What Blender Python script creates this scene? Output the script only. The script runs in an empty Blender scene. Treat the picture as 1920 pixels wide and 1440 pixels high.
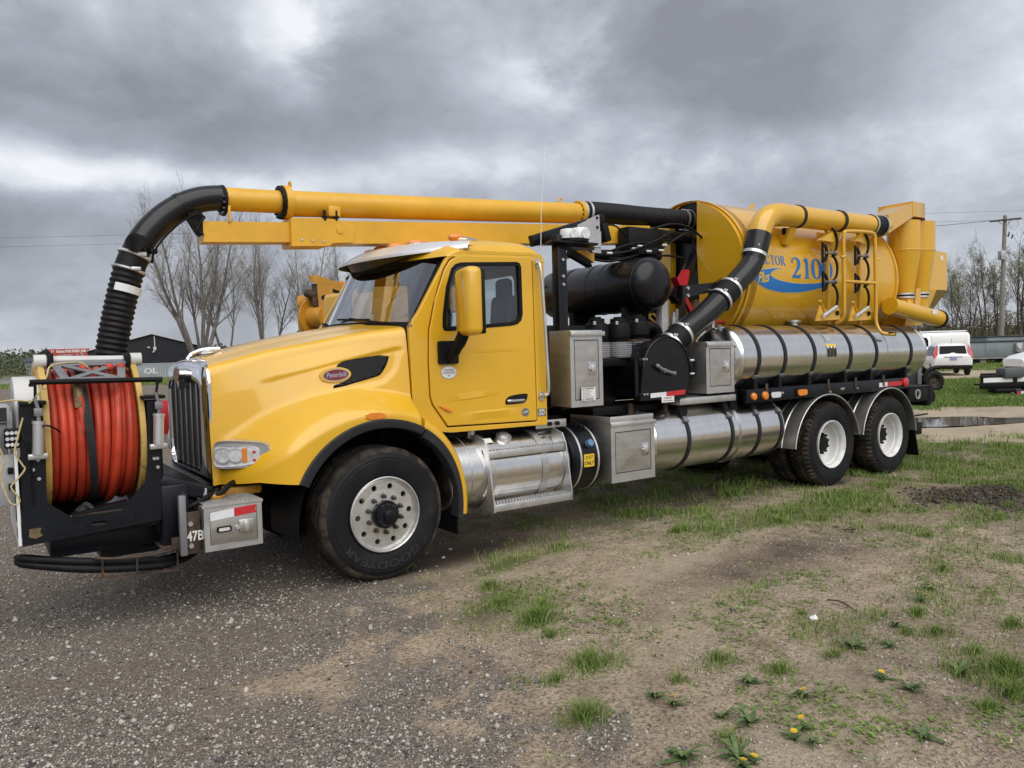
import bpy, bmesh, math, random
import numpy as np
from mathutils import Vector, Matrix
from mathutils.geometry import tessellate_polygon
R = math.radians
scene = bpy.context.scene
col = scene.collection
rng = random.Random(7)
nrng = np.random.default_rng(7)

# ------------------------------------------------------------------ camera
CAM = Vector((-2.6503, -6.7032, 1.7672))
cam_r = Vector((0.81508315, -0.57869689, -0.02737466))
cam_u = Vector((0.04546218, 0.01678419, 0.99882505))
cam_f = Vector((0.57755749, 0.81536998, -0.03998933))
cd = bpy.data.cameras.new('camera')
cam = bpy.data.objects.new('camera', cd); col.objects.link(cam)
cam.matrix_world = Matrix(((cam_r.x, cam_u.x, -cam_f.x, CAM.x), (cam_r.y, cam_u.y, -cam_f.y, CAM.y), (cam_r.z, cam_u.z, -cam_f.z, CAM.z), (0, 0, 0, 1)))
cd.sensor_width = 36; cd.lens = 36 * 1446.5 / 1920
cd.clip_start = 0.05; cd.clip_end = 5000
scene.camera = cam

# ------------------------------------------------------------------ view
scene.view_settings.view_transform = 'Standard'
scene.view_settings.look = 'None'
scene.view_settings.exposure = 0.9
scene.view_settings.gamma = 1.0
scene.view_settings.use_curve_mapping = False
scene.cycles.use_denoising = True
scene.cycles.max_bounces = 8
scene.cycles.caustics_reflective = False
scene.cycles.caustics_refractive = False

# ------------------------------------------------------------------ node helper
class NT:
    def __init__(s, nt): s.nt = nt
    def n(s, t, **kw):
        nd = s.nt.nodes.new(t)
        for k, v in kw.items():
            setattr(nd, k, v)
        return nd
    def set(s, sock, v):
        if isinstance(v, bpy.types.NodeSocket): s.nt.links.new(v, sock)
        else:
            if hasattr(sock.default_value, '__len__') and hasattr(v, '__len__') and len(sock.default_value) == 4 and len(v) == 3: v = (*v, 1)
            sock.default_value = v
    def m(s, op, a, b=0.0, c=0.0, clamp=False):
        nd = s.n('ShaderNodeMath', operation=op, use_clamp=clamp)
        s.set(nd.inputs[0], a); s.set(nd.inputs[1], b); s.set(nd.inputs[2], c)
        return nd.outputs[0]
    def mix(s, f, a, b, blend='MIX'):
        nd = s.n('ShaderNodeMix', data_type='RGBA', blend_type=blend)
        s.set(nd.inputs[0], f); s.set(nd.inputs[6], a); s.set(nd.inputs[7], b)
        return nd.outputs[2]
    def ramp(s, f, lo, hi):
        nd = s.n('ShaderNodeMapRange', interpolation_type='SMOOTHSTEP')
        s.set(nd.inputs[0], f); s.set(nd.inputs[1], lo); s.set(nd.inputs[2], hi)
        return nd.outputs[0]
    def noise(s, vec, scale, detail=4.0, rough=0.55, dist=0.0):
        nd = s.n('ShaderNodeTexNoise')
        if vec is not None: s.set(nd.inputs['Vector'], vec)
        nd.inputs['Scale'].default_value = scale; nd.inputs['Detail'].default_value = detail
        nd.inputs['Roughness'].default_value = rough; nd.inputs['Distortion'].default_value = dist
        return nd.outputs[0]
    def voro(s, vec, scale, feature='F1'):
        nd = s.n('ShaderNodeTexVoronoi', feature=feature)
        s.set(nd.inputs['Vector'], vec); nd.inputs['Scale'].default_value = scale
        return nd
    def vmap(s, vec, sc):
        nd = s.n('ShaderNodeVectorMath', operation='MULTIPLY')
        s.set(nd.inputs[0], vec); nd.inputs[1].default_value = sc
        return nd.outputs[0]

# ------------------------------------------------------------------ world
def pix_dir(px, py):
    return (cam_f + cam_r * ((px - 960) / 1446.5) - cam_u * ((py - 720) / 1446.5)).normalized()
SUN_EL, SUN_AZ = R(50), R(256)          # azimuth from +X, counter-clockwise
w = bpy.data.worlds.new('World'); scene.world = w; w.use_nodes = True
t = NT(w.node_tree); w.node_tree.nodes.clear()
tc = t.n('ShaderNodeTexCoord').outputs['Generated']
sx = t.n('ShaderNodeSeparateXYZ'); t.set(sx.inputs[0], tc)
X, Y, Z = sx.outputs
den = t.m('ADD', t.m('MAXIMUM', Z, 0.0), 0.30)
cb = t.n('ShaderNodeCombineXYZ')
t.set(cb.inputs[0], t.m('DIVIDE', X, den)); t.set(cb.inputs[1], t.m('DIVIDE', Y, den)); t.set(cb.inputs[2], t.m('MULTIPLY', Z, 1.3))
pl = cb.outputs[0]
dv = t.vmap(tc, (1.0, 1.0, 1.65))
n1 = t.m('ADD', t.m('MULTIPLY', t.noise(pl, 0.85, 8, 0.52, 0.1), 0.30), t.m('MULTIPLY', t.noise(dv, 2.6, 8, 0.55, 0.15), 0.70))
n2 = t.noise(dv, 6.0, 9, 0.58, 0.25)
n3 = t.noise(dv, 17.0, 7, 0.6, 0.2)
# large cloud masses of this sky: (px, py) in the photograph turned into azimuth / elevation of the real sky
AZ = t.m('ARCTAN2', Y, X); EL = t.m('ARCSINE', Z)
wob = t.m('MULTIPLY', t.m('SUBTRACT', n2, 0.5), 0.34)
wob2 = t.m('MULTIPLY', t.m('SUBTRACT', n1, 0.5), 0.30)
def blob(px, py, wx, wy, amp):
    d = pix_dir(px, py)
    a0 = math.atan2(d.y, d.x); e0 = math.asin(d.z)
    u = t.m('DIVIDE', t.m('ADD', t.m('SUBTRACT', AZ, a0), t.m('MULTIPLY', wob, 0.7)), wx / 1446.5)
    v = t.m('DIVIDE', t.m('ADD', t.m('SUBTRACT', EL, e0), t.m('MULTIPLY', wob2, 0.45)), wy / 1446.5)
    q = t.m('ADD', t.m('MULTIPLY', u, u), t.m('MULTIPLY', v, v))
    return t.m('MULTIPLY', t.m('EXPONENT', t.m('MULTIPLY', q, -1.0)), amp)
dens = t.m('ADD', t.m('MULTIPLY', t.m('SUBTRACT', n1, 0.5), 1.0), t.m('ADD', t.m('MULTIPLY', t.m('SUBTRACT', n2, 0.5), 0.95), t.m('MULTIPLY', t.m('SUBTRACT', n3, 0.5), 0.34)))
for b in ((250, 190, 480, 120, -0.34), (430, 240, 260, 60, -0.14), (120, 318, 300, 44, 0.50), (330, 345, 200, 26, 0.25), (540, 30, 70, 110, 0.42), (950, 130, 130, 80, 0.30), (960, 170, 90, 50, 0.12),
          (1430, 130, 430, 130, -0.30), (1500, 190, 160, 70, -0.12), (1860, 90, 160, 140, 0.30), (1060, 270, 260, 60, 0.16), (860, 330, 300, 36, 0.22), (720, 90, 130, 70, -0.08),
          (1350, 310, 330, 40, 0.18), (1800, 330, 200, 60, 0.05), (300, 440, 260, 26, -0.18), (60, 480, 150, 40, -0.16), (100, 600, 400, 60, -0.04), (1850, 470, 160, 50, 0.16), (700, 340, 180, 40, 0.16)):
    dens = t.m('ADD', dens, blob(*b))
dens = t.m('ADD', dens, 0.525)
cr = t.n('ShaderNodeValToRGB'); t.set(cr.inputs[0], dens)
e = cr.color_ramp.elements
e[0].position = 0.08; e[0].color = (0.258, 0.268, 0.305, 1)
e[1].position = 0.98; e[1].color = (0.84, 0.86, 0.89, 1)
for pos, c in ((0.35, (0.345, 0.362, 0.412, 1)), (0.58, (0.475, 0.502, 0.56, 1)), (0.8, (0.675, 0.705, 0.755, 1))):
    k = e.new(pos); k.color = c
sky = t.n('ShaderNodeTexSky', sky_type='NISHITA'); sky.sun_disc = False
sky.sun_elevation = SUN_EL; sky.sun_rotation = R(90) - SUN_AZ
bg1 = t.n('ShaderNodeBackground'); t.set(bg1.inputs[0], sky.outputs[0]); bg1.inputs[1].default_value = 0.05
bg2 = t.n('ShaderNodeBackground'); t.set(bg2.inputs[0], cr.outputs[0]); bg2.inputs[1].default_value = 0.60
mx = t.n('ShaderNodeMixShader'); mx.inputs[0].default_value = 0.93
t.nt.links.new(bg1.outputs[0], mx.inputs[1]); t.nt.links.new(bg2.outputs[0], mx.inputs[2])
out = t.n('ShaderNodeOutputWorld'); t.nt.links.new(mx.outputs[0], out.inputs[0])

# ------------------------------------------------------------------ sun behind the overcast
sd = bpy.data.lights.new('sun', 'SUN'); sd.energy = 1.5; sd.angle = R(75); sd.color = (1.0, 0.96, 0.90)
so = bpy.data.objects.new('sun', sd); col.objects.link(so)
sdir = Vector((math.cos(SUN_EL) * math.cos(SUN_AZ), math.cos(SUN_EL) * math.sin(SUN_AZ), math.sin(SUN_EL)))
so.rotation_euler = sdir.to_track_quat('Z', 'Y').to_euler()
so.location = sdir * 60

# ------------------------------------------------------------------ materials
def mat(name, base, rough=0.5, metal=0.0, coat=0.0, var=0.12, vs=4.0, stretch=(1, 1, 1), dirt=None, bump=None, rvar=0.1, spec=None, alpha=None, trans=0.0, ior=None, rand=0.0, emit=None):
    m = bpy.data.materials.new(name); m.use_nodes = True
    t = NT(m.node_tree); nd = m.node_tree.nodes
    p = nd['Principled BSDF']
    tcn = t.n('ShaderNodeTexCoord').outputs['Object']
    v = t.vmap(tcn, stretch)
    nz = t.noise(v, vs, 5, 0.6)
    lo = tuple(max(0, c * (1 - var)) for c in base); hi = tuple(min(1, c * (1 + var)) for c in base)
    c = t.mix(t.ramp(nz, 0.3, 0.7), lo, hi)
    if rand:
        oi = t.n('ShaderNodeObjectInfo').outputs['Random']
        c = t.mix(1.0, c, t.mix(oi, (1 - rand,) * 3, (1, 1, 1)), 'MULTIPLY')
    if dirt:
        for (dc, amt, sc, lo_, hi_) in (dirt if isinstance(dirt, list) else [dirt]):
            dn = t.noise(tcn, sc, 8, 0.65, 0.6)
            f = t.m('MULTIPLY', t.ramp(dn, lo_, hi_), amt)
            c = t.mix(f, c, dc)
    t.set(p.inputs['Base Color'], c)
    rn = t.noise(v, vs * 1.7, 4, 0.6)
    t.set(p.inputs['Roughness'], t.m('ADD', rough - rvar * 0.5, t.m('MULTIPLY', rn, rvar)))
    p.inputs['Metallic'].default_value = metal
    p.inputs['Coat Weight'].default_value = coat
    p.inputs['Coat Roughness'].default_value = 0.10
    if spec is not None: p.inputs['Specular IOR Level'].default_value = spec
    if trans: p.inputs['Transmission Weight'].default_value = trans
    if ior: p.inputs['IOR'].default_value = ior
    if alpha is not None: p.inputs['Alpha'].default_value = alpha
    if bump:
        b = t.n('ShaderNodeBump'); b.inputs['Strength'].default_value = bump[1]; b.inputs['Distance'].default_value = bump[2] if len(bump) > 2 else 0.01
        t.set(b.inputs['Height'], t.noise(v, bump[0], 5, 0.6)); t.set(p.inputs['Normal'], b.outputs[0])
    return m
MUD = (0.16, 0.125, 0.09)
M = {}
M['yellow'] = mat('cab_yellow_paint', (0.73, 0.415, 0.017), 0.36, coat=0.7, var=0.05, vs=1.5, rvar=0.12, dirt=[((0.42, 0.30, 0.12), 0.22, 2.2, 0.52, 0.8)])
M['yellow2'] = mat('body_yellow_shaded', (0.69, 0.385, 0.014), 0.30, coat=0.8, var=0.06, vs=1.2, rvar=0.12, dirt=[((0.30, 0.20, 0.08), 0.30, 1.6, 0.52, 0.85)])  # same paint as the cab, its dimmer light put into a darker tone
M['yellow3'] = mat('boom_yellow_shaded', (0.70, 0.385, 0.022), 0.42, coat=0.2, var=0.08, vs=3, dirt=[((0.22, 0.14, 0.06), 0.35, 3.0, 0.56, 0.8)])  # cab paint again, darker tone stands in for the light on the boom
M['crane'] = mat('crane_ochre_paint', (0.52, 0.25, 0.025), 0.45, var=0.12, vs=4, dirt=[((0.08, 0.05, 0.03), 0.5, 4, 0.55, 0.75)])
M['flange'] = mat('worn_reel_yellow', (0.55, 0.36, 0.10), 0.55, var=0.12, vs=8, dirt=[((0.12, 0.085, 0.05), 0.85, 9, 0.55, 0.66)])
M['black'] = mat('black_paint', (0.006, 0.0065, 0.009), 0.30, coat=0.12, var=0.3, vs=4, spec=0.3, dirt=[((0.035, 0.032, 0.03), 0.3, 5, 0.55, 0.85)])
M['blackm'] = mat('matte_black', (0.007, 0.007, 0.008), 0.55, var=0.3, vs=6, spec=0.2, dirt=[((0.035, 0.03, 0.025), 0.35, 7, 0.58, 0.8)])
M['navy'] = mat('reel_frame_black', (0.006, 0.0075, 0.011), 0.36, var=0.3, vs=5, spec=0.3, dirt=[((0.09, 0.078, 0.065), 0.5, 6, 0.60, 0.8)])
M['plastic'] = mat('grey_black_plastic', (0.022, 0.023, 0.027), 0.55, var=0.15, vs=6, spec=0.3, dirt=[((0.09, 0.085, 0.08), 0.4, 4, 0.5, 0.8)])
M['rubber'] = mat('tyre_rubber', (0.009, 0.0095, 0.012), 0.58, var=0.25, vs=5, spec=0.25, dirt=[((0.055, 0.046, 0.036), 0.4, 4, 0.5, 0.8)], bump=(60, 0.15, 0.004))
M['tread'] = mat('muddy_tread_rubber', (0.020, 0.018, 0.016), 0.8, var=0.3, vs=9, spec=0.2, dirt=[((0.12, 0.095, 0.068), 0.7, 7, 0.42, 0.7)], bump=(50, 0.3, 0.006))
M['duct'] = mat('black_duct', (0.007, 0.0075, 0.010), 0.30, coat=0.15, spec=0.35, var=0.25, vs=3, dirt=[((0.06, 0.06, 0.06), 0.35, 2.5, 0.5, 0.85)])
M['hose'] = mat('black_ribbed_rubber', (0.008, 0.008, 0.010), 0.5, var=0.3, vs=9, spec=0.25, dirt=[((0.08, 0.068, 0.052), 0.4, 5, 0.6, 0.8)])
M['red'] = mat('red_orange_hose', (0.58, 0.060, 0.026), 0.42, var=0.14, vs=7, dirt=[((0.12, 0.03, 0.02), 0.45, 8, 0.55, 0.8)], rand=0.35)
M['redpaint'] = mat('red_paint', (0.45, 0.02, 0.03), 0.4, var=0.1)
M['steel'] = mat('stainless_tank', (0.80, 0.79, 0.77), 0.21, 1.0, var=0.04, vs=2.2, stretch=(6, 1, 1), rvar=0.14, dirt=[((0.48, 0.41, 0.29), 0.45, 1.2, 0.54, 0.8), ((0.40, 0.37, 0.31), 0.3, 4, 0.58, 0.82)])
M['steelside'] = mat('weathered_stainless_box', (0.56, 0.55, 0.53), 0.40, 0.9, var=0.10, vs=4, stretch=(1, 1, 5), rvar=0.2, dirt=[((0.33, 0.28, 0.20), 0.5, 2.5, 0.45, 0.8)], bump=(30, 0.04, 0.005))
M['alu'] = mat('dull_aluminium', (0.62, 0.62, 0.62), 0.40, 0.85, var=0.08, vs=7, rvar=0.2, dirt=[((0.30, 0.27, 0.23), 0.5, 4, 0.5, 0.8)], bump=(20, 0.05, 0.01))
M['alu2'] = mat('worn_wheel_aluminium', (0.74, 0.735, 0.72), 0.36, 0.85, var=0.10, vs=9, dirt=[((0.36, 0.33, 0.28), 0.4, 7, 0.52, 0.75)])
M['visor'] = mat('bright_visor_aluminium', (0.74, 0.75, 0.76), 0.38, 0.55, var=0.05, vs=3)
M['chrome'] = mat('chrome', (0.72, 0.73, 0.75), 0.08, 1.0, var=0.03, vs=4, rvar=0.08, dirt=[((0.3, 0.28, 0.25), 0.25, 5, 0.5, 0.85)])
M['rim'] = mat('white_rim_paint', (0.74, 0.74, 0.73), 0.38, var=0.05, vs=6, dirt=[((0.36, 0.32, 0.26), 0.55, 6, 0.52, 0.8)])
M['white'] = mat('white_paint', (0.86, 0.865, 0.87), 0.32, coat=0.4, var=0.03, dirt=[((0.45, 0.43, 0.40), 0.25, 2, 0.5, 0.85)])
M['offwhite'] = mat('off_white_panel', (0.58, 0.58, 0.57), 0.45, var=0.06, vs=5, dirt=[((0.25, 0.22, 0.18), 0.5, 4, 0.52, 0.8)])
M['grey'] = mat('grey_steel_paint', (0.22, 0.22, 0.235), 0.42, 0.3, var=0.1, vs=6, dirt=[((0.10, 0.085, 0.07), 0.5, 6, 0.55, 0.8)])
M['lgrey'] = mat('light_grey_panel', (0.42, 0.42, 0.44), 0.45, 0.2, var=0.08, vs=5)
M['rust'] = mat('rusty_brown_steel', (0.06, 0.042, 0.030), 0.75, 0.2, var=0.4, vs=12, dirt=[((0.22, 0.10, 0.04), 0.6, 9, 0.5, 0.7)], bump=(40, 0.2, 0.005))
M['brass'] = mat('brass_fitting', (0.20, 0.15, 0.08), 0.55, 0.5, var=0.3, vs=20)
M['amber'] = mat('amber_lens', (0.78, 0.24, 0.02), 0.25, coat=0.6, var=0.12, vs=20)
M['redlens'] = mat('red_lens', (0.55, 0.02, 0.03), 0.22, coat=0.5, var=0.1, vs=20)
M['tapered'] = mat('red_reflective_tape', (0.52, 0.025, 0.03), 0.4, var=0.08, vs=30)
M['tapewhite'] = mat('white_reflective_tape', (0.72, 0.74, 0.76), 0.4, var=0.05, vs=30)
M['lens'] = mat('clear_lamp_lens', (0.72, 0.74, 0.77), 0.12, 0.15, coat=0.8, var=0.2, vs=25)
M['strobe'] = mat('strobe_dome', (0.72, 0.74, 0.76), 0.22, 0.0, coat=0.6, var=0.12, vs=20)
M['label'] = mat('white_label', (0.76, 0.77, 0.76), 0.5, var=0.04, vs=8)
M['labelyellow'] = mat('yellow_label', (0.76, 0.52, 0.03), 0.5, var=0.04)
M['ink'] = mat('black_ink', (0.015, 0.015, 0.018), 0.55, var=0.1)
M['inkgrey'] = mat('grey_ink', (0.16, 0.16, 0.17), 0.55, var=0.1)
M['blue'] = mat('blue_vinyl', (0.006, 0.165, 0.50), 0.35, coat=0.3, var=0.08, vs=2)
M['maroon'] = mat('maroon_enamel', (0.16, 0.012, 0.022), 0.2, coat=0.6, var=0.1)
M['rope'] = mat('yellow_rope_fibre', (0.50, 0.41, 0.19), 0.7, var=0.2, vs=40)
M['seat'] = mat('dark_seat_fabric', (0.03, 0.033, 0.038), 0.8, var=0.2, vs=12)
M['mesh'] = mat('black_mesh', (0.07, 0.072, 0.08), 0.35, 0.3, var=0.4, vs=60)
M['strap'] = mat('black_webbing', (0.014, 0.014, 0.017), 0.75, var=0.3, vs=30)
M['fade'] = mat('faded_red_sign', (0.42, 0.06, 0.045), 0.6, var=0.15, vs=1.2)
M['darkwall'] = mat('near_black_cladding', (0.008, 0.009, 0.014), 0.6, var=0.15, vs=1, stretch=(3, 3, 0.2))
M['cont'] = mat('pale_grey_container', (0.40, 0.43, 0.46), 0.55, var=0.12, vs=0.6)
M['roofw'] = mat('white_roof_trim', (0.6, 0.61, 0.62), 0.5, var=0.06)
M['galv'] = mat('grey_green_cladding', (0.20, 0.235, 0.245), 0.5, 0.1, var=0.12, vs=0.8)
M['bark'] = mat('grey_brown_bark', (0.155, 0.138, 0.122), 0.85, var=0.35, vs=3, stretch=(1, 1, 0.3))
M['bark2'] = mat('dark_woodland_bark', (0.075, 0.062, 0.052), 0.85, var=0.35, vs=3, stretch=(1, 1, 0.3))
M['twig'] = mat('bare_twigs', (0.26, 0.238, 0.218), 0.85, var=0.25, vs=1.5)
M['twig2'] = mat('budding_twigs', (0.21, 0.19, 0.15), 0.85, var=0.25, vs=1.5)
M['bud'] = mat('spring_leaf_buds', (0.20, 0.20, 0.085), 0.8, var=0.4, vs=0.5)
M['thicket'] = mat('spring_thicket_leaves', (0.125, 0.115, 0.062), 0.85, var=0.5, vs=0.35)
M['farleaf'] = mat('far_woodland_leaves', (0.085, 0.098, 0.055), 0.9, var=0.45, vs=0.12)
M['pole'] = mat('weathered_pole_wood', (0.24, 0.215, 0.18), 0.85, var=0.2, vs=2, stretch=(6, 6, 0.5))
M['wire'] = mat('dark_wire', (0.03, 0.03, 0.033), 0.6)
M['leaf'] = mat('weed_leaf', (0.095, 0.15, 0.045), 0.6, var=0.35, vs=30)
M['petal'] = mat('dandelion_petal', (0.75, 0.48, 0.02), 0.6, var=0.1, vs=60)
M['concrete'] = mat('pale_block', (0.33, 0.32, 0.30), 0.85, var=0.15)
M['carglass'] = mat('dark_car_glass', (0.004, 0.005, 0.006), 0.10, spec=0.12, var=0.1)
def glass_mat(name, tint, fac, rough=0.02):
    m = bpy.data.materials.new(name); m.use_nodes = True
    t = NT(m.node_tree); m.node_tree.nodes.clear()
    tr = t.n('ShaderNodeBsdfTransparent'); tr.inputs[0].default_value = (*tint, 1)
    gl = t.n('ShaderNodeBsdfGlossy'); gl.inputs['Roughness'].default_value = rough; gl.inputs[0].default_value = (0.9, 0.92, 0.95, 1)
    fr = t.n('ShaderNodeLayerWeight'); fr.inputs[0].default_value = 0.5
    f = t.m('ADD', fac, t.m('MULTIPLY', t.m('POWER', fr.outputs['Facing'], 2.5), 0.75), clamp=True)
    tcn = t.n('ShaderNodeTexCoord').outputs['Object']
    f = t.m('ADD', f, t.m('MULTIPLY', t.ramp(t.noise(t.vmap(tcn, (8, 8, 1)), 3, 5), 0.5, 0.75), 0.03), clamp=True)
    mx = t.n('ShaderNodeMixShader'); t.set(mx.inputs[0], f)
    t.nt.links.new(tr.outputs[0], mx.inputs[1]); t.nt.links.new(gl.outputs[0], mx.inputs[2])
    o = t.n('ShaderNodeOutputMaterial'); t.nt.links.new(mx.outputs[0], o.inputs[0])
    return m
M['glass'] = glass_mat('green_tinted_windshield', (0.74, 0.85, 0.83), 0.26)
M['glass2'] = glass_mat('tinted_side_glass', (0.70, 0.76, 0.77), 0.10)

# ------------------------------------------------------------------ mesh builder
def V3(p): return Vector((float(p[0]), float(p[1]), float(p[2])))
class MB:
    def __init__(s): s.v = []; s.f = []; s.mi = []; s.cur = 0
    def use(s, i): s.cur = i; return s
    def add(s, vs, fs):
        o = len(s.v); s.v += [tuple(map(float, p)) for p in vs]
        s.f += [tuple(i + o for i in f) for f in fs]; s.mi += [s.cur] * len(fs); return s
    def box(s, c, size, bev=0.0, rot=None, seg=2):
        bm = bmesh.new(); bmesh.ops.create_cube(bm, size=1.0)
        for q in bm.verts: q.co = Vector((q.co.x * size[0], q.co.y * size[1], q.co.z * size[2]))
        if bev > 0: bmesh.ops.bevel(bm, geom=bm.edges[:], offset=min(bev, min(size) * 0.49), segments=seg, affect='EDGES', profile=0.5)
        mt = Matrix.Translation(V3(c)) @ (rot.to_4x4() if rot else Matrix.Identity(4))
        bm.verts.ensure_lookup_table()
        s.add([mt @ q.co for q in bm.verts], [[q.index for q in f.verts] for f in bm.faces]); bm.free(); return s
    def box2(s, a, b, bev=0.0):
        return s.box([(a[i] + b[i]) / 2 for i in range(3)], [abs(b[i] - a[i]) for i in range(3)], bev)
    def bar(s, p0, p1, w, h, bev=0.0, up=(0, 0, 1)):
        p0 = V3(p0); p1 = V3(p1); d = p1 - p0; L = d.length; d.normalize()
        u = V3(up); sd_ = u.cross(d)
        if sd_.length < 1e-4: sd_ = Vector((1, 0, 0)).cross(d)
        sd_.normalize(); u = d.cross(sd_)
        return s.box((p0 + p1) / 2, (L, w, h), bev, Matrix((d, sd_, u)).transposed())
    def tube(s, path, r, seg=10, closed=False, caps=True):
        P = [V3(p) for p in path]; n = len(P)
        rr = r if hasattr(r, '__len__') else [r] * n
        tang = []
        for i in range(n):
            a = P[(i - 1) % n] if (closed or i > 0) else P[i]; b = P[(i + 1) % n] if (closed or i < n - 1) else P[i]
            tang.append((b - a).normalized())
        ref = Vector((0, 0, 1)) if abs(tang[0].z) < 0.9 else Vector((1, 0, 0))
        nv = tang[0].cross(ref).normalized(); vs = []
        for i in range(n):
            nv = (nv - tang[i] * nv.dot(tang[i]))
            if nv.length < 1e-6: nv = tang[i].orthogonal()
            nv.normalize(); bv = tang[i].cross(nv)
            for k in range(seg):
                a = 2 * math.pi * k / seg
                vs.append(P[i] + (nv * math.cos(a) + bv * math.sin(a)) * rr[i])
        fs = []
        for i in range(n if closed else n - 1):
            for k in range(seg):
                a = i * seg + k; b = i * seg + (k + 1) % seg; j = ((i + 1) % n) * seg
                fs.append((a, b, j + (k + 1) % seg, j + k))
        if caps and not closed:
            fs.append(tuple(range(seg - 1, -1, -1))); fs.append(tuple((n - 1) * seg + k for k in range(seg)))
        return s.add(vs, fs)
    def cyl(s, p0, p1, r0, r1=None, seg=24): return s.tube([p0, p1], [r0, r0 if r1 is None else r1], seg)
    def lathe(s, prof, c=(0, 0, 0), axis='y', seg=32, capends=False, a0=0.0, a1=2 * math.pi):
        # prof: (radius, offset along the axis)
        full = abs(a1 - a0 - 2 * math.pi) < 1e-6; ns = seg if full else seg + 1; vs = []
        for (r, h) in prof:
            for k in range(ns):
                a = a0 + (a1 - a0) * k / seg; q = (r * math.cos(a), r * math.sin(a))
                if axis == 'y': p = (q[0], h, q[1])
                elif axis == 'x': p = (h, q[0], q[1])
                else: p = (q[0], q[1], h)
                vs.append((p[0] + c[0], p[1] + c[1], p[2] + c[2]))
        fs = []
        for i in range(len(prof) - 1):
            for k in range(seg):
                k2 = (k + 1) % ns
                fs.append((i * ns + k, i * ns + k2, (i + 1) * ns + k2, (i + 1) * ns + k))
        if capends:
            fs.append(tuple(range(ns))); fs.append(tuple((len(prof) - 1) * ns + k for k in range(ns)))
        return s.add(vs, fs)
    def prism(s, poly, d0, d1, mp, holes=()):
        # extrude a 2-D outline (with holes) between depths d0 and d1; mp(u, v, d) -> point
        loops = [list(poly)] + [list(h) for h in holes]
        tri = tessellate_polygon([[Vector((u, v, 0)) for u, v in lp] for lp in loops])
        flat = [q for lp in loops for q in lp]; n = len(flat)
        vs = [mp(u, v, d0) for u, v in flat] + [mp(u, v, d1) for u, v in flat]
        fs = [tuple(f) for f in tri] + [tuple(i + n for i in reversed(f)) for f in tri]; o = 0
        for lp in loops:
            L = len(lp)
            for k in range(L): fs.append((o + k, o + (k + 1) % L, n + o + (k + 1) % L, n + o + k))
            o += L
        return s.add(vs, fs)
    def flat(s, poly, mp, holes=()):
        loops = [list(poly)] + [list(h) for h in holes]
        tri = tessellate_polygon([[Vector((u, v, 0)) for u, v in lp] for lp in loops])
        flat = [q for lp in loops for q in lp]
        return s.add([mp(u, v) for u, v in flat], [tuple(f) for f in tri])
    def grid(s, fn, nu, nv, cu=False):
        vs = [fn(i / nu, j / nv) for i in range(nu + (0 if cu else 1)) for j in range(nv + 1)]
        fs = []
        for i in range(nu):
            i2 = (i + 1) % nu if cu else i + 1
            for j in range(nv): fs.append((i * (nv + 1) + j, i2 * (nv + 1) + j, i2 * (nv + 1) + j + 1, i * (nv + 1) + j + 1))
        return s.add(vs, fs)
    def sphere(s, c, r, nu=16, nv=10):
        r = r if hasattr(r, '__len__') else (r, r, r)
        return s.grid(lambda u, v: (c[0] + r[0] * math.cos(2 * math.pi * u) * math.sin(math.pi * v), c[1] + r[1] * math.sin(2 * math.pi * u) * math.sin(math.pi * v), c[2] + r[2] * math.cos(math.pi * v)), nu, nv, True)
    def mesh(s, name, mats, sharp=38, flipfix=True):
        me = bpy.data.meshes.new(name); me.from_pydata(s.v, [], s.f)
        for m_ in mats: me.materials.append(m_)
        me.polygons.foreach_set('material_index', s.mi)
        if flipfix:
            bm = bmesh.new(); bm.from_mesh(me)
            bmesh.ops.remove_doubles(bm, verts=bm.verts, dist=1e-5)
            bmesh.ops.recalc_face_normals(bm, faces=bm.faces); bm.to_mesh(me); bm.free()
        me.polygons.foreach_set('use_smooth', [True] * len(me.polygons))
        me.set_sharp_from_angle(angle=R(sharp)); me.update()
        return me
def link(name, me, parent=None):
    o = bpy.data.objects.new(name, me); col.objects.link(o)
    if parent: o.parent = parent
    return o
def part(name, mb, m, parent=None, sharp=38):
    ms = m if isinstance(m, (list, tuple)) else [m]
    return link(name, mb.mesh(name, ms, sharp), parent)
def tag(o, label=None, cat=None, group=None, kind=None):
    for k, v in (('label', label), ('category', cat), ('group', group), ('kind', kind)):
        if v: o[k] = v
    return o
def thing(name, loc, label, cat, group=None, rz=0.0):
    o = bpy.data.objects.new(name, None); col.objects.link(o); o.location = loc; o.rotation_euler = (0, 0, rz); o.empty_display_size = 0.2
    return tag(o, label, cat, group)
def kids(o): return [c for c in bpy.data.objects if c.parent == o]
def copy_tree(o, parent=None):
    c = o.copy(); col.objects.link(c)
    if parent: c.parent = parent
    for k in kids(o): copy_tree(k, c)
    return c
XZ = lambda u, v, d: (u, d, v)
YZ = lambda u, v, d: (d, u, v)
XY = lambda u, v, d: (u, v, d)
def circ(cx, cy, r, n=24, ry=None, a0=0.0, a1=2 * math.pi):
    full = abs(a1 - a0 - 2 * math.pi) < 1e-6
    return [(cx + r * math.cos(a0 + (a1 - a0) * k / (n if full else n - 1)), cy + (ry or r) * math.sin(a0 + (a1 - a0) * k / (n if full else n - 1))) for k in range(n)]
def rrect(x0, z0, x1, z1, r, n=5):
    P = []
    for cx, cz, a in ((x1 - r, z1 - r, 0), (x0 + r, z1 - r, 90), (x0 + r, z0 + r, 180), (x1 - r, z0 + r, 270)):
        for k in range(n + 1): P.append((cx + r * math.cos(R(a + 90 * k / n)), cz + r * math.sin(R(a + 90 * k / n))))
    return P
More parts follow.
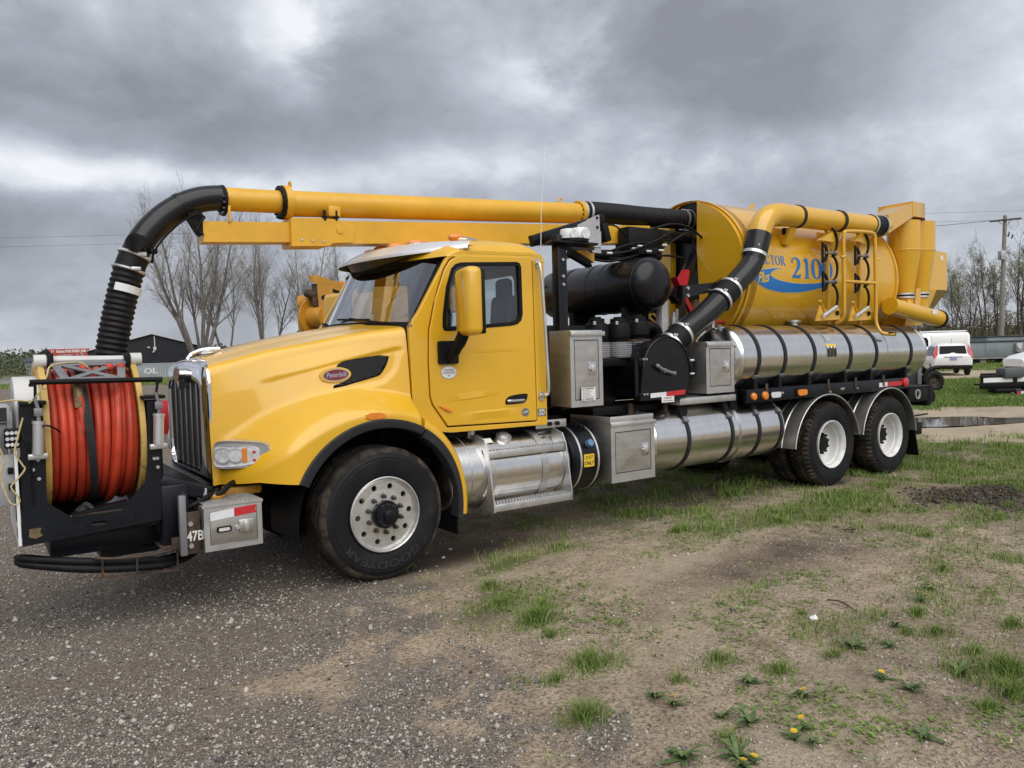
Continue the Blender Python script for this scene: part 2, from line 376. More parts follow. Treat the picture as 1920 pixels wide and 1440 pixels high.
def chaikin(P, n=2, closed=True):
    for _ in range(n):
        Q = []
        L = len(P)
        for i in range(L if closed else L - 1):
            a = P[i]; b = P[(i + 1) % L]
            Q.append(tuple(a[k] * .75 + b[k] * .25 for k in range(len(a)))); Q.append(tuple(a[k] * .25 + b[k] * .75 for k in range(len(a))))
        if not closed: Q = [P[0]] + Q + [P[-1]]
        P = Q
    return P
def smooth(a, b, x):
    x = max(0.0, min(1.0, (x - a) / (b - a))); return x * x * (3 - 2 * x)
def interp(x, pts):
    if x <= pts[0][0]: return pts[0][1]
    for (a, fa), (b, fb) in zip(pts, pts[1:]):
        if x <= b: return fa + (fb - fa) * (x - a) / (b - a)
    return pts[-1][1]
def catmull(P, n=8):
    P = [V3(p) for p in P]; out_ = []
    for i in range(len(P) - 1):
        p0 = P[max(0, i - 1)]; p1 = P[i]; p2 = P[i + 1]; p3 = P[min(len(P) - 1, i + 2)]
        for k in range(n):
            q = k / n
            out_.append(0.5 * ((2 * p1) + (p2 - p0) * q + (2 * p0 - 5 * p1 + 4 * p2 - p3) * q * q + (3 * p1 - p0 - 3 * p2 + p3) * q ** 3))
    return out_ + [P[-1]]
# lettering: flat outlines of the built-in font, mapped onto a surface
def text2d(body, size=1.0, bold=0.0, shear=0.0, sx=1.0):
    cu = bpy.data.curves.new('lettering', 'FONT'); cu.body = body; cu.size = size; cu.offset = bold; cu.shear = shear; cu.align_x = 'CENTER'; cu.align_y = 'CENTER'; cu.resolution_u = 3
    cu.fill_mode = 'FRONT'
    ob = bpy.data.objects.new('lettering', cu); col.objects.link(ob)
    dg = bpy.context.evaluated_depsgraph_get(); dg.update()
    me = bpy.data.meshes.new_from_object(ob.evaluated_get(dg))
    vs = [(p.co.x * sx, p.co.y) for p in me.vertices]; fs = [tuple(f.vertices) for f in me.polygons]
    bpy.data.objects.remove(ob); bpy.data.meshes.remove(me); bpy.data.curves.remove(cu)
    return vs, fs
def letters(mb, body, size, mp, **kw):
    vs, fs = text2d(body, size, **kw); mb.add([mp(u, v) for u, v in vs], fs); return mb
def ribbon2d(pts, w0):
    # stroke -> polygon quads; w0 number or per-point list
    n = len(pts); ws = w0 if hasattr(w0, '__len__') else [w0] * n; vs = []; fs = []
    for i in range(n):
        a = pts[max(0, i - 1)]; b = pts[min(n - 1, i + 1)]
        d = (b[0] - a[0], b[1] - a[1]); L = math.hypot(*d) or 1; nx, ny = -d[1] / L, d[0] / L
        vs += [(pts[i][0] + nx * ws[i] / 2, pts[i][1] + ny * ws[i] / 2), (pts[i][0] - nx * ws[i] / 2, pts[i][1] - ny * ws[i] / 2)]
    for i in range(n - 1): fs.append((2 * i, 2 * i + 1, 2 * i + 3, 2 * i + 2))
    return vs, fs

def slice2d(vs, fs, axis, vals):
    bm = bmesh.new(); V = [bm.verts.new((p[0], p[1], 0)) for p in vs]
    for f in fs:
        try: bm.faces.new([V[i] for i in f])
        except ValueError: pass
    for v_ in vals:
        bmesh.ops.bisect_plane(bm, geom=bm.verts[:] + bm.edges[:] + bm.faces[:], plane_co=(v_ if axis == 0 else 0, v_ if axis == 1 else 0, 0), plane_no=(1 if axis == 0 else 0, 1 if axis == 1 else 0, 0))
    bm.verts.index_update(); r_ = [(v_.co.x, v_.co.y) for v_ in bm.verts], [[v_.index for v_ in f.verts] for f in bm.faces]; bm.free()
    return r_
# ------------------------------------------------------------------ the ground
fh = Vector((cam_f.x, cam_f.y, 0)).normalized(); rh = Vector((fh.y, -fh.x, 0))
def lat_dep(x, y):
    dx = x - CAM.x; dy = y - CAM.y
    return dx * rh.x + dy * rh.y, dx * fh.x + dy * fh.y
_tab = np.random.default_rng(3).random((256, 256))
def vnoise(x, y):
    xi = np.floor(x).astype(int); yi = np.floor(y).astype(int); fx = x - xi; fy = y - yi
    fx = fx * fx * (3 - 2 * fx); fy = fy * fy * (3 - 2 * fy)
    g = lambda a, b: _tab[a % 256, b % 256]
    return (g(xi, yi) * (1 - fx) + g(xi + 1, yi) * fx) * (1 - fy) + (g(xi, yi + 1) * (1 - fx) + g(xi + 1, yi + 1) * fx) * fy
def fbm(x, y, o=4):
    x = np.asarray(x, float); y = np.asarray(y, float); a = 0.0; n_ = 0.0; k = 1.0
    for i in range(o):
        a = a + vnoise(x * 2 ** i + 13.7 * i, y * 2 ** i + 5.1 * i) * k; n_ += k; k *= 0.5
    return a / n_
def sstep(a, b, x):
    q = np.clip((x - a) / (b - a), 0, 1); return q * q * (3 - 2 * q)
def ell(x, y, cx, cy, rx, ry, ang=0.0):
    c, s_ = math.cos(ang), math.sin(ang); u = (x - cx) * c + (y - cy) * s_; v = -(x - cx) * s_ + (y - cy) * c
    return np.exp(-((u / rx) ** 2 + (v / ry) ** 2))
LINE = ([-8, -4.5, -4.19, -3.44, -2.72, -1.67, -1.0, 0, 3, 30, 200], [-2.5, -1.0, -0.9, -0.65, -0.45, -0.05, 0.35, 1.0, 3.0, 17, 110])
def zones(x, y):
    x = np.asarray(x, float); y = np.asarray(y, float)
    s_, d = lat_dep(x, y)
    n_ = fbm(x * 0.9, y * 0.9, 5) - 0.5; nf = fbm(x * 2.7 + 40, y * 2.7, 4) - 0.5; nb = fbm(x * 0.12 + 9, y * 0.12, 4) - 0.5
    edge = x - np.interp(y, *LINE) + n_ * 2.2 + nf * 1.3 + (fbm(x * 9, y * 9 + 3, 3) - 0.5) * 0.9
    gravel = 1 - sstep(-0.75, 0.55, edge) - 0.55 * np.maximum(0, fbm(x * 0.8 + 60, y * 0.8, 4) - 0.52) * 4 * (x > -3.2)
    gravel = np.clip(gravel, 0, 1)
    gravel = np.where((s_ > 2) & (d > 12), 0, gravel)
    gravel = np.maximum(gravel, 0.75 * ell(x, y, -0.35, -4.1, 0.35, 0.18, 0.6))
    # grass: tufts and patches between the tracks, lawn strips beyond
    g = np.zeros_like(x)
    for cx, cy, rx, ry, an, am in ((0.95, -1.45, 0.75, 0.22, 0.25, 0.75), (0.40, -2.20, 0.42, 0.28, 0.9, 0.8), (0.35, -2.65, 0.20, 0.14, 0.4, 1.0), (1.65, -1.35, 0.6, 0.16, 0.1, 0.5), (4.4, -1.9, 1.7, 0.30, -0.06, 1.0), (5.6, -1.7, 1.4, 0.36, 0, 0.95), (3.2, -1.9, 0.5, 0.16, 0, 0.7),
                               (2.4, -1.0, 0.9, 0.22, 0.1, 0.45), (6.6, -1.5, 1.4, 0.35, 0, 0.8), (8.6, -1.5, 1.5, 0.6, 0, 0.8), (6.2, -3.4, 0.7, 0.12, 0.1, 0.55), (4.6, -3.0, 0.5, 0.12, 0, 0.5), (3.6, -3.75, 0.45, 0.25, 0.3, 0.35), (1.7, -4.6, 0.6, 0.3, 0.3, 0.25), (0.15, -3.45, 0.22, 0.13, 0.3, 0.6), (0.75, -3.9, 0.35, 0.12, 0.2, 0.5), (2.9, -4.4, 0.35, 0.25, 0, 0.5)):
        g = np.maximum(g, am * ell(x, y, cx, cy, rx, ry, an))
    g = np.maximum(g, 0.5 * sstep(0.54, 0.70, fbm(x * 1.15 + 5, y * 1.15 + 2, 4)) * (x > 0.2) * (d < 9))
    under = sstep(2.3, 3.6, x) * sstep(-1.5, -0.7, y + n_) * (1 - sstep(12.8, 14.2, d + n_ * 3)) * np.where(s_ > -3, 1, 0)
    g = np.maximum(g, under * (0.55 + nf * 1.4))
    right = sstep(8.6, 10.0, d + n_ * 2) * (1 - sstep(13.2, 14.6, d + n_ * 2.5)) * sstep(3.4, 5.0, s_)
    g = np.maximum(g, right * (0.78 + nf * 1.5))
    lawn = sstep(20.0, 21.2, d + n_ * 2) * (1 - sstep(33, 36, d + nb * 8)) * sstep(3, 6, s_)
    g = np.maximum(g, lawn)
    lawn2 = sstep(44.5, 46, d + n_) * sstep(5, 12, s_)
    g = np.maximum(g, lawn2)
    lawn3 = sstep(60, 63, d) * (1 - sstep(6, 14, s_))
    g = np.maximum(g, lawn3)
    g = np.clip(g + n_ * 0.35 * (g > 0.05), 0, 1)
    track = sstep(13.4, 14.8, d + n_ * 2.5) * (1 - sstep(19.4, 20.8, d + n_ * 2)) * sstep(2, 4, s_)
    road = sstep(34, 36, d + nb * 6) * (1 - sstep(44, 46, d)) * sstep(3, 6, s_)
    sand = np.clip(np.maximum(track, road) * 0.85 + ell(x, y, 1.9, -2.35, 1.3, 0.16, 0.22) * 0.8 + ell(x, y, 1.2, -3.3, 0.8, 0.22, 0.35) * 0.75 + ell(x, y, 3.6, -1.75, 1.6, 0.12, 0) * 0.6 + ell(x, y, 0.5, -4.6, 0.9, 0.3, 0.4) * 0.6 + np.maximum(0, n_ + 0.02) * 0.9, 0, 1)
    dark = np.clip(ell(x, y, 7.2, -2.65, 1.7, 0.42, -0.2) * 1.15 + ell(x, y, 2.8, -2.75, 1.5, 0.42, 0.05) * 0.55 + ell(x, y, 8.0, -3.4, 1.6, 0.25, -0.1) * 0.8 + ell(x, y, 0.2, -2.3, 0.45, 0.14, 0.7) * 0.55 + ell(x, y, -0.25, -0.85, 1.7, 0.5, 0.2) * 0.6 + ell(x, y, 0.7, -0.9, 0.9, 0.28, 0.1) * 0.8 + ell(x, y, -0.35, -3.05, 0.3, 0.10, 0.9) * 0.35 + np.maximum(0, -n_ - 0.04) * 1.6 + np.maximum(0, -nf - 0.06) * 0.9 + under * 0.35, 0, 1)  # mud and damp, plus painted-in shade under the truck front
    return gravel, g, sand, dark
PUD = ([(13.3, 1.75), (14.2, 1.0), (15.3, 0.55), (16.2, 0.35), (17.2, 0.35), (17.0, 0.85), (16.5, 1.25), (16.7, 1.8), (15.6, 2.6), (14.4, 3.2), (13.4, 3.0)])
def gz(x, y):
    x = np.asarray(x, float); y = np.asarray(y, float)
    s_, d = lat_dep(x, y)
    h = (fbm(x * 1.3 + 3, y * 1.3, 4) - 0.5) * 0.055 + (fbm(x * 6, y * 6 + 7, 3) - 0.5) * 0.022
    gr, g, sa, dk = zones(x, y)
    h = h * (1 - 0.45 * gr) + dk * (fbm(x * 9, y * 16, 3) - 0.5) * 0.05 * (x > 4)
    h = h * (1 - np.maximum.reduce([ell(x, y, 0, -1.0, 0.3, 0.4), ell(x, y, 6.1, -1.0, 0.35, 0.5), ell(x, y, 7.48, -1.0, 0.35, 0.5)]))
    fade = 1 / (1 + (np.hypot(x - 2, y + 2) / 30) ** 2)
    h = h * fade
    return h - 0.05 * ell(x, y, 15.2, 1.7, 2.2, 1.5)
def axis(lo, hi, st):
    a = list(np.arange(lo, hi + 1e-6, st)); k = st
    while a[-1] < 2600: k *= 1.13; a.append(a[-1] + k)
    k = st
    while a[0] > -2600: k *= 1.13; a.insert(0, a[0] - k)
    return np.array(a)
gx = axis(-4.6, 9.5, 0.05); gy = axis(-6.2, 1.6, 0.05)
GX, GY = np.meshgrid(gx, gy, indexing='ij'); fx_, fy_ = GX.ravel(), GY.ravel()
nx_, ny_ = len(gx), len(gy)
me = bpy.data.meshes.new('ground')
idx = np.arange(nx_ * ny_).reshape(nx_, ny_)
quads = np.stack([idx[:-1, :-1], idx[1:, :-1], idx[1:, 1:], idx[:-1, 1:]], -1).reshape(-1, 4)
def np_mesh(me, co, faces_flat, sizes):
    me.vertices.add(len(co)); me.vertices.foreach_set('co', np.ascontiguousarray(co, np.float32).ravel())
    me.loops.add(len(faces_flat)); me.loops.foreach_set('vertex_index', np.ascontiguousarray(faces_flat, np.int32))
    st = np.concatenate([[0], np.cumsum(sizes)[:-1]]).astype(np.int32)
    me.polygons.add(len(sizes)); me.polygons.foreach_set('loop_start', st)
    me.update(calc_edges=True)
np_mesh(me, np.stack([fx_, fy_, gz(fx_, fy_)], -1), quads.ravel(), np.full(len(quads), 4))
me.polygons.foreach_set('use_smooth', [True] * len(me.polygons))
for nm, arr in zip(('gravel', 'grassy', 'sandy', 'moist_shade'), zones(fx_, fy_)):
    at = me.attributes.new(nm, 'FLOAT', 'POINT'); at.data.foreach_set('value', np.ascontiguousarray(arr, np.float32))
def ground_mat():
    m = bpy.data.materials.new('yard_ground'); m.use_nodes = True; t = NT(m.node_tree); p = m.node_tree.nodes['Principled BSDF']
    P = t.n('ShaderNodeTexCoord').outputs['Object']
    A = lambda nm: t.n('ShaderNodeAttribute', attribute_name=nm).outputs['Fac']
    n_big = t.noise(P, 0.7, 6, 0.6); n_mid = t.noise(P, 4.0, 7, 0.62, 0.3); n_fine = t.noise(P, 42, 6, 0.7); n_f2 = t.noise(P, 13, 6, 0.7)
    # gravel: two sizes of stone cells, each cell its own grey
    Pd = t.n('ShaderNodeVectorMath', operation='ADD'); t.set(Pd.inputs[0], P)
    nn = t.n('ShaderNodeTexNoise'); t.set(nn.inputs['Vector'], P); nn.inputs['Scale'].default_value = 30
    sc_ = t.vmap(nn.outputs['Color'], (0.02, 0.02, 0.02)); t.set(Pd.inputs[1], sc_)
    va = t.voro(Pd.outputs[0], 62); vb = t.voro(Pd.outputs[0], 150)
    def grey(v):
        sp = t.n('ShaderNodeSeparateColor'); t.set(sp.inputs[0], v.outputs['Color'])
        r_ = t.n('ShaderNodeValToRGB'); t.set(r_.inputs[0], sp.outputs[0]); e = r_.color_ramp.elements
        e[0].position = 0; e[0].color = (0.07, 0.062, 0.056, 1); e[1].position = 1; e[1].color = (0.70, 0.66, 0.59, 1)
        k = e.new(0.5); k.color = (0.225, 0.206, 0.188, 1); k = e.new(0.86); k.color = (0.42, 0.385, 0.34, 1)
        return r_.outputs[0]
    gap = t.m('SUBTRACT', 1.0, t.ramp(va.outputs['Distance'], 0.30, 0.62))
    gcol = t.mix(t.m('MULTIPLY', gap, t.ramp(n_f2, 0.40, 0.55)), t.mix(0.65, grey(vb), (0.185, 0.155, 0.125)), grey(va))
    gcol = t.mix(t.m('MULTIPLY', t.ramp(n_big, 0.42, 0.68), 0.5), gcol, (0.235, 0.185, 0.14))
    gcol = t.mix(0.5, gcol, t.mix(1.0, gcol, (1.0, 0.93, 0.86), 'MULTIPLY'))
    # bare dirt
    dcol = t.mix(t.ramp(n_mid, 0.3, 0.7), (0.315, 0.248, 0.176), (0.54, 0.435, 0.315))
    dcol = t.mix(t.m('MULTIPLY', t.ramp(n_fine, 0.46, 0.60), 0.75), dcol, (0.095, 0.068, 0.048))
    dcol = t.mix(t.m('MULTIPLY', t.ramp(n_f2, 0.50, 0.64), 0.65), dcol, (0.50, 0.415, 0.305))
    dcol = t.mix(t.m('MULTIPLY', t.ramp(t.noise(P, 110, 3, 0.7), 0.58, 0.68), 0.6), dcol, (0.055, 0.042, 0.03))
    dcol = t.mix(t.m('MULTIPLY', A('sandy'), t.ramp(t.m('ADD', n_mid, t.m('MULTIPLY', n_fine, 0.5)), 0.45, 0.8)), dcol, (0.47, 0.39, 0.28))
    dcol = t.mix(t.m('MULTIPLY', A('moist_shade'), t.ramp(t.m('ADD', n_f2, t.m('MULTIPLY', A('moist_shade'), 0.3)), 0.38, 0.62)), dcol, (0.062, 0.043, 0.030))
    peb = t.m('MULTIPLY', t.m('SUBTRACT', 1.0, t.ramp(vb.outputs['Distance'], 0.2, 0.36)), t.ramp(t.noise(P, 55, 2), 0.60, 0.66))
    dcol = t.mix(peb, dcol, (0.42, 0.385, 0.33))
    # soil and thatch below the grass
    scol = t.mix(t.ramp(n_fine, 0.3, 0.7), (0.085, 0.085, 0.038), (0.20, 0.185, 0.085))
    scol = t.mix(t.ramp(n_mid, 0.35, 0.7), scol, (0.12, 0.15, 0.045))
    c = t.mix(t.ramp(t.m('ADD', A('gravel'), t.m('MULTIPLY', t.m('SUBTRACT', n_f2, 0.5), 0.8)), 0.35, 0.62), dcol, gcol)
    c = t.mix(t.m('MULTIPLY', t.ramp(t.m('ADD', A('moist_shade'), t.m('MULTIPLY', t.m('SUBTRACT', n_mid, 0.5), 0.6)), 0.3, 0.9), 0.45), c, (0.05, 0.042, 0.036))
    c = t.mix(t.ramp(t.m('ADD', A('grassy'), t.m('MULTIPLY', t.m('SUBTRACT', n_f2, 0.5), 1.2)), 0.38, 0.8), c, scol)
    t.set(p.inputs['Base Color'], c)
    t.set(p.inputs['Roughness'], t.m('SUBTRACT', 0.93, t.m('MULTIPLY', A('moist_shade'), 0.22)))
    p.inputs['Specular IOR Level'].default_value = 0.3
    h = t.m('ADD', t.m('MULTIPLY', t.m('MULTIPLY', gap, A('gravel')), 0.011), t.m('ADD', t.m('MULTIPLY', n_fine, 0.015), t.m('MULTIPLY', n_f2, 0.032)))
    h = t.m('ADD', h, t.m('MULTIPLY', peb, 0.006))
    b = t.n('ShaderNodeBump'); b.inputs['Strength'].default_value = 1.0; b.inputs['Distance'].default_value = 1.0
    t.set(b.inputs['Height'], h); t.set(p.inputs['Normal'], b.outputs[0])
    return m
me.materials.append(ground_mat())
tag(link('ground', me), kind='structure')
# puddle on the track behind the truck
mw = bpy.data.materials.new('muddy_water'); mw.use_nodes = True; p = mw.node_tree.nodes['Principled BSDF']
p.inputs['Base Color'].default_value = (0.085, 0.062, 0.042, 1); p.inputs['Roughness'].default_value = 0.03; p.inputs['Specular IOR Level'].default_value = 0.9
mb = MB(); mb.flat(chaikin(PUD, 3), lambda u, v: (u, v, -0.012)); tag(part('puddle', mb, mw), kind='structure')
mb = MB(); mb.flat(chaikin([(-5.2, 24.5), (-2, 22.5), (1.5, 23), (3.5, 25.5), (2.5, 28), (-1, 29.5), (-4.5, 28.5)], 3), lambda u, v: (u, v, 0.012)); tag(part('puddle', mb, mw), kind='structure')
# ================================================================== THE TRUCK
T = thing('vacuum_truck', (0, 0, 0), 'yellow vacuum sewer truck with red hose reel on its front bumper and overhead boom', 'truck')
def P(name, mb, m, parent=None, sharp=38): return part(name, mb, m, parent or T, sharp)
# ---- chassis
for sy in (-0.43, 0.43):
    P('frame_rail', MB().box2((-1.02, sy - 0.04, 0.84), (8.6, sy + 0.04, 1.11), 0.01), M['blackm'])
for x in (0.9, 2.2, 3.6, 5.0, 8.3):
    P('cross_member', MB().box2((x, -0.39, 0.9), (x + 0.12, 0.39, 1.05), 0.01), M['blackm'])
P('front_axle', MB().cyl((0, -0.85, 0.5), (0, 0.85, 0.5), 0.065, seg=12).box2((-0.06, -0.5, 0.55), (0.06, -0.36, 0.9)).box2((-0.06, 0.36, 0.55), (0.06, 0.5, 0.9)).box2((-0.7, -0.48, 0.62), (0.75, -0.40, 0.68)), M['blackm'])
for x in (6.109, 7.479):
    P('rear_axle', MB().cyl((x, -0.9, 0.53), (x, 0.9, 0.53), 0.09, seg=14).sphere((x, 0, 0.53), (0.26, 0.2, 0.24)), M['blackm'])
P('drive_shaft', MB().cyl((1.5, 0, 0.72), (5.9, 0, 0.58), 0.06, seg=12), M['blackm'])
P('engine_block', MB().box2((-0.8, -0.36, 0.5), (1.3, 0.36, 1.35), 0.06), M['blackm'])
P('belly_shield', MB().box2((1.2, -0.62, 0.75), (5.1, 0.62, 0.83), 0.02), M['blackm'])
# ---- tyres and wheels
def tyre_mb(Rd, W, lug):
    prof = [(0.292, 0.045), (0.298, 0.02), (0.318, 0.006), (0.345, -0.002), (0.40, -0.006), (0.43, -0.007), (0.435, -0.002), (Rd - 0.075, -0.002), (Rd - 0.07, 0.002), (Rd - 0.045, 0.004), (Rd - 0.028, 0.010), (Rd - 0.012, 0.022), (Rd - 0.004, 0.036)]
    n = 16
    mid = [(Rd + 0.004 * math.sin(math.pi * k / n), 0.045 + (W - 0.09) * k / n) for k in range(n + 1)]
    if not lug:
        mid = []
        ys = [0.045]
        for g in (0.24, 0.42, 0.58, 0.76):
            c = W * g; ys += [c - 0.009, c - 0.0085, c + 0.0085, c + 0.009]
        ys.append(W - 0.045)
        for i, y in enumerate(ys): mid.append((Rd - (0.014 if i % 4 in (2, 3) and 0 < i < len(ys) - 1 else 0), y))
    full = prof + mid + [(r, W - y) for r, y in reversed(prof)]
    NL = 54; seg = NL * 4 if lug else 96
    mb = MB()
    def fn(u, v):
        i = min(len(full) - 1, round(v * (len(full) - 1))); r, y = full[i]; a = 2 * math.pi * u
        if lug and r > Rd - 0.05:
            tt = y / W; side = 0 if tt < 0.5 else 1
            ph = (a * NL / (2 * math.pi) + (0.5 if side else 0) + 0.5 * (abs(tt - 0.5) < 0.17) + 0.25 * math.sin(tt * 12)) % 1.0
            gr = ph > 0.70
            if abs(abs(tt - 0.5) - 0.17) < 0.03 and lug == 1: gr = True
            if gr: r -= 0.022 if r > Rd - 0.015 else 0.012
        return (r * math.cos(a), y, r * math.sin(a))
    mb.grid(fn, seg, len(full) - 1, True)
    return mb
def bolt(mb, c, r, h, d=(0, -1, 0), seg=6):
    c = V3(c); return mb.cyl(c, c + V3(d) * h, r, r * 0.86, seg)
M['nut'] = mat('dark_lug_nut', (0.075, 0.06, 0.05), 0.6, 0.4, var=0.3, vs=30)
nut_me = MB().cyl((0, 0, 0), (0, -0.018, 0), 0.021, 0.020, 6).cyl((0, -0.018, 0), (0, -0.05, 0), 0.0165, 0.014, 6).cyl((0, -0.05, 0), (0, -0.056, 0), 0.010, 0.008, 8).mesh('lug_nut', [M['nut']])
def wheel(loc, mesh_parent, tyre_me, inner=False):
    pass
# front steer wheel: aluminium disc with ten hand holes
def front_wheel_me():
    mb = MB(); rot0 = R(8)
    holes = [circ(0.222 * math.cos(rot0 + k * R(36)), 0.222 * math.sin(rot0 + k * R(36)), 0.0225, 12) for k in range(10)]
    mb.prism(circ(0, 0, 0.262, 48), 0.030, 0.055, XZ, holes)
    mb.lathe([(0.262, 0.055), (0.262, 0.030), (0.266, 0.024), (0.272, 0.026), (0.276, 0.020), (0.284, -0.004), (0.292, -0.012), (0.2985, -0.010), (0.300, 0.0), (0.296, 0.012), (0.29, 0.03), (0.285, 0.06)], seg=64)
    mb.lathe([(0.19, 0.031), (0.185, 0.024), (0.11, 0.020), (0.105, 0.03)], seg=48)
    mb.lathe([(0.285, 0.06), (0.27, 0.12), (0.262, 0.2), (0.27, 0.30), (0.292, 0.34)], seg=48)
    return mb.mesh('wheel', [M['alu2']])
def hub_me():
    mb = MB(); mb.lathe([(0.112, 0.03), (0.112, -0.015), (0.106, -0.022), (0.092, -0.022), (0.088, -0.05), (0.078, -0.066), (0.05, -0.068), (0.046, -0.088), (0.03, -0.094), (0.0, -0.096)], seg=32)
    return mb.mesh('hub', [M['black']])
tf = tyre_mb(0.53, 0.375, 0).mesh('tyre', [M['rubber']]); fw = front_wheel_me(); hm = hub_me()
trA = tyre_mb(0.53, 0.275, 1).mesh('tyre', [M['rubber'], M['tread']]); trB = tyre_mb(0.525, 0.275, 2).mesh('tyre', [M['rubber'], M['tread']])
def tread_faces(me, Rd):
    for p_ in me.polygons:
        r = sum(math.hypot(me.vertices[i].co.x, me.vertices[i].co.z) for i in p_.vertices) / len(p_.vertices)
        if r > Rd - 0.04: p_.material_index = 1
tf.materials.append(M['tread']); tread_faces(tf, 0.53); tread_faces(trA, 0.53); tread_faces(trB, 0.525)
def front_wheel(y, flip):
    w_ = link('wheel', fw, T); w_.location = (0, y, 0.527); w_.rotation_euler = (0, R(6), R(180) if flip else R(0))
    link('tyre', tf, w_); link('hub', hm, w_)
    for k in range(10):
        a = R(26) + k * R(36); n_ = link('lug_nut', nut_me, w_); n_.location = (0.1435 * math.cos(a), 0.028, 0.1435 * math.sin(a)); n_.rotation_euler = (0, -a, 0)
    return w_
fwl = front_wheel(-1.19, False); front_wheel(1.19, True)
# raised sidewall lettering
mb = MB()
vs, fs = text2d('GOODYEAR', 0.085, 0.002)
def side(u, v, flip=1.0, rad=0.395, a0=-90):
    a = R(a0) - (u / rad); r = rad + v
    return (r * math.cos(a) , -0.0085, r * math.sin(a))
# letter tops point to the tread, read from outside the truck
mb.add([side(u * 1.5, v) for u, v in vs], fs)
mb2 = MB().add([side(u * 1.5, v, a0=90) for u, v in vs], fs)
for q in (mb, mb2):
    for i, v in enumerate(q.v): q.v[i] = (v[0], v[1], v[2])
M['sideletter'] = mat('raised_rubber_letter', (0.022, 0.021, 0.021), 0.55, var=0.3, vs=14)
def mirror_x(mb): mb.v = [(-x, y, z) for x, y, z in mb.v]; return mb
part('sidewall_lettering', mb, M['sideletter'], fwl)
# dual rear wheels
def rear_wheel_me():
    mb = MB(); mb.lathe([(0.285, 0.05), (0.292, 0.02), (0.2985, 0.004), (0.297, -0.008), (0.290, -0.010), (0.282, 0.0), (0.276, 0.012), (0.268, 0.020), (0.264, 0.045), (0.262, 0.075), (0.252, 0.082), (0.248, 0.12), (0.246, 0.165), (0.236, 0.180), (0.20, 0.195), (0.13, 0.20), (0.125, 0.21)], seg=64)
    mb.lathe([(0.262, 0.045), (0.27, 0.16), (0.292, 0.26)], seg=40)
    return mb.mesh('wheel', [M['rim']])
def rear_hub_me():
    mb = MB(); mb.lathe([(0.132, 0.20), (0.128, 0.165), (0.10, 0.16), (0.096, 0.12), (0.088, 0.105), (0.0, 0.10)], seg=24)
    for k in range(10):
        a = k * R(36); mb.cyl((0.12 * math.cos(a), 0.19, 0.12 * math.sin(a)), (0.12 * math.cos(a), 0.115, 0.12 * math.sin(a)), 0.018, 0.014, 6)
    return mb.mesh('hub', [M['blackm']])
rw, rh_ = rear_wheel_me(), rear_hub_me()
for sgn in (-1, 1):
    for x, tm in ((6.109, trA), (7.479, trB)):
        for off in (0.0, 0.325):
            w_ = link('wheel', rw, T); w_.location = (x, sgn * (1.19 - off), 0.525); w_.rotation_euler = (0, R(rng.uniform(0, 60)), R(180) if sgn > 0 else 0)
            link('tyre', tm, w_)
            if off == 0: link('hub', rh_, w_)
# ---- hood with its fenders (one shaped skin)
def wU(x): return 0.635 + 0.365 * (max(0.0, min(1.0, (x + 1.17) / 1.5))) ** 0.92
def zs(x): return interp(x, [(-1.17, 1.735), (-1.0, 1.775), (-0.742, 1.845), (-0.45, 1.895), (-0.13, 1.955), (0.1, 1.988), (0.34, 2.012)])
def zc(x): return interp(x, [(-1.17, 1.775), (-1.0, 1.812), (-0.75, 1.885), (-0.5, 1.942), (-0.2, 1.998), (0.19, 2.058), (0.34, 2.075)])
def yL(x):
    q = max(0.0, min(1.0, (x + 1.17) / 0.50)); return 0.605 + 0.615 * math.sin(q * math.pi / 2) ** 0.85
RA = 0.745
_cr = np.polyfit([-1.17, -1.0, -0.85, -0.7, -0.55, -0.4, -0.2, 0, 0.2, 0.34], [0.845, 0.92, 1.01, 1.105, 1.19, 1.25, 1.305, 1.325, 1.30, 1.255], 5)
def crest(x): return float(np.polyval(_cr, x))
def zbot(x):
    if x < -0.70: return interp(x, [(-1.17, 0.835), (-0.93, 0.872), (-0.70, 0.848)])
    return max(0.848 if x < -0.665 else 0, 0.52 + math.sqrt(max(RA ** 2 - x * x, 0.0)))
def yside(x, z):
    h = 0.21 + 0.16 * smooth(-0.15, 0.95, -x)
    W = 1 - smooth(0, 1, (z - crest(x) + 0.02) / h)
    yu = wU(x) + (0.07 + 0.25 * math.exp(-((x + 0.38) / 0.42) ** 2)) * (zs(x) - z)
    # pressed-in panel around the badge and intake
    up = interp(x, [(-0.85, 1.60), (-0.6, 1.66), (-0.3, 1.735), (0.24, 1.845)]); lo = interp(x, [(-0.6, 1.44), (-0.2, 1.51), (0.12, 1.575), (0.26, 1.70)])
    rec = smooth(up + 0.012, up - 0.028, z) if False else 0
    s1 = 1 - smooth(up - 0.03, up, z); s2 = smooth(lo - 0.03, lo + 0.012, z) * smooth(-0.62, -0.3, x) + (1 - smooth(-0.62, -0.3, x)) * smooth(1.25, 1.62, z)
    yu -= 0.016 * s1 * s2 * smooth(-0.86, -0.70, x) * (1 - smooth(0.215, 0.255, x - (z - 1.7) * 0.35))
    return yu + (max(yL(x), yu) - yu) * W
xs = sorted(set([-1.17 + 1.50 * i / 110 for i in range(111)] + [-0.70, -0.69, -0.68, -0.672]))
NT_, NS_, RC = 12, 56, 0.085
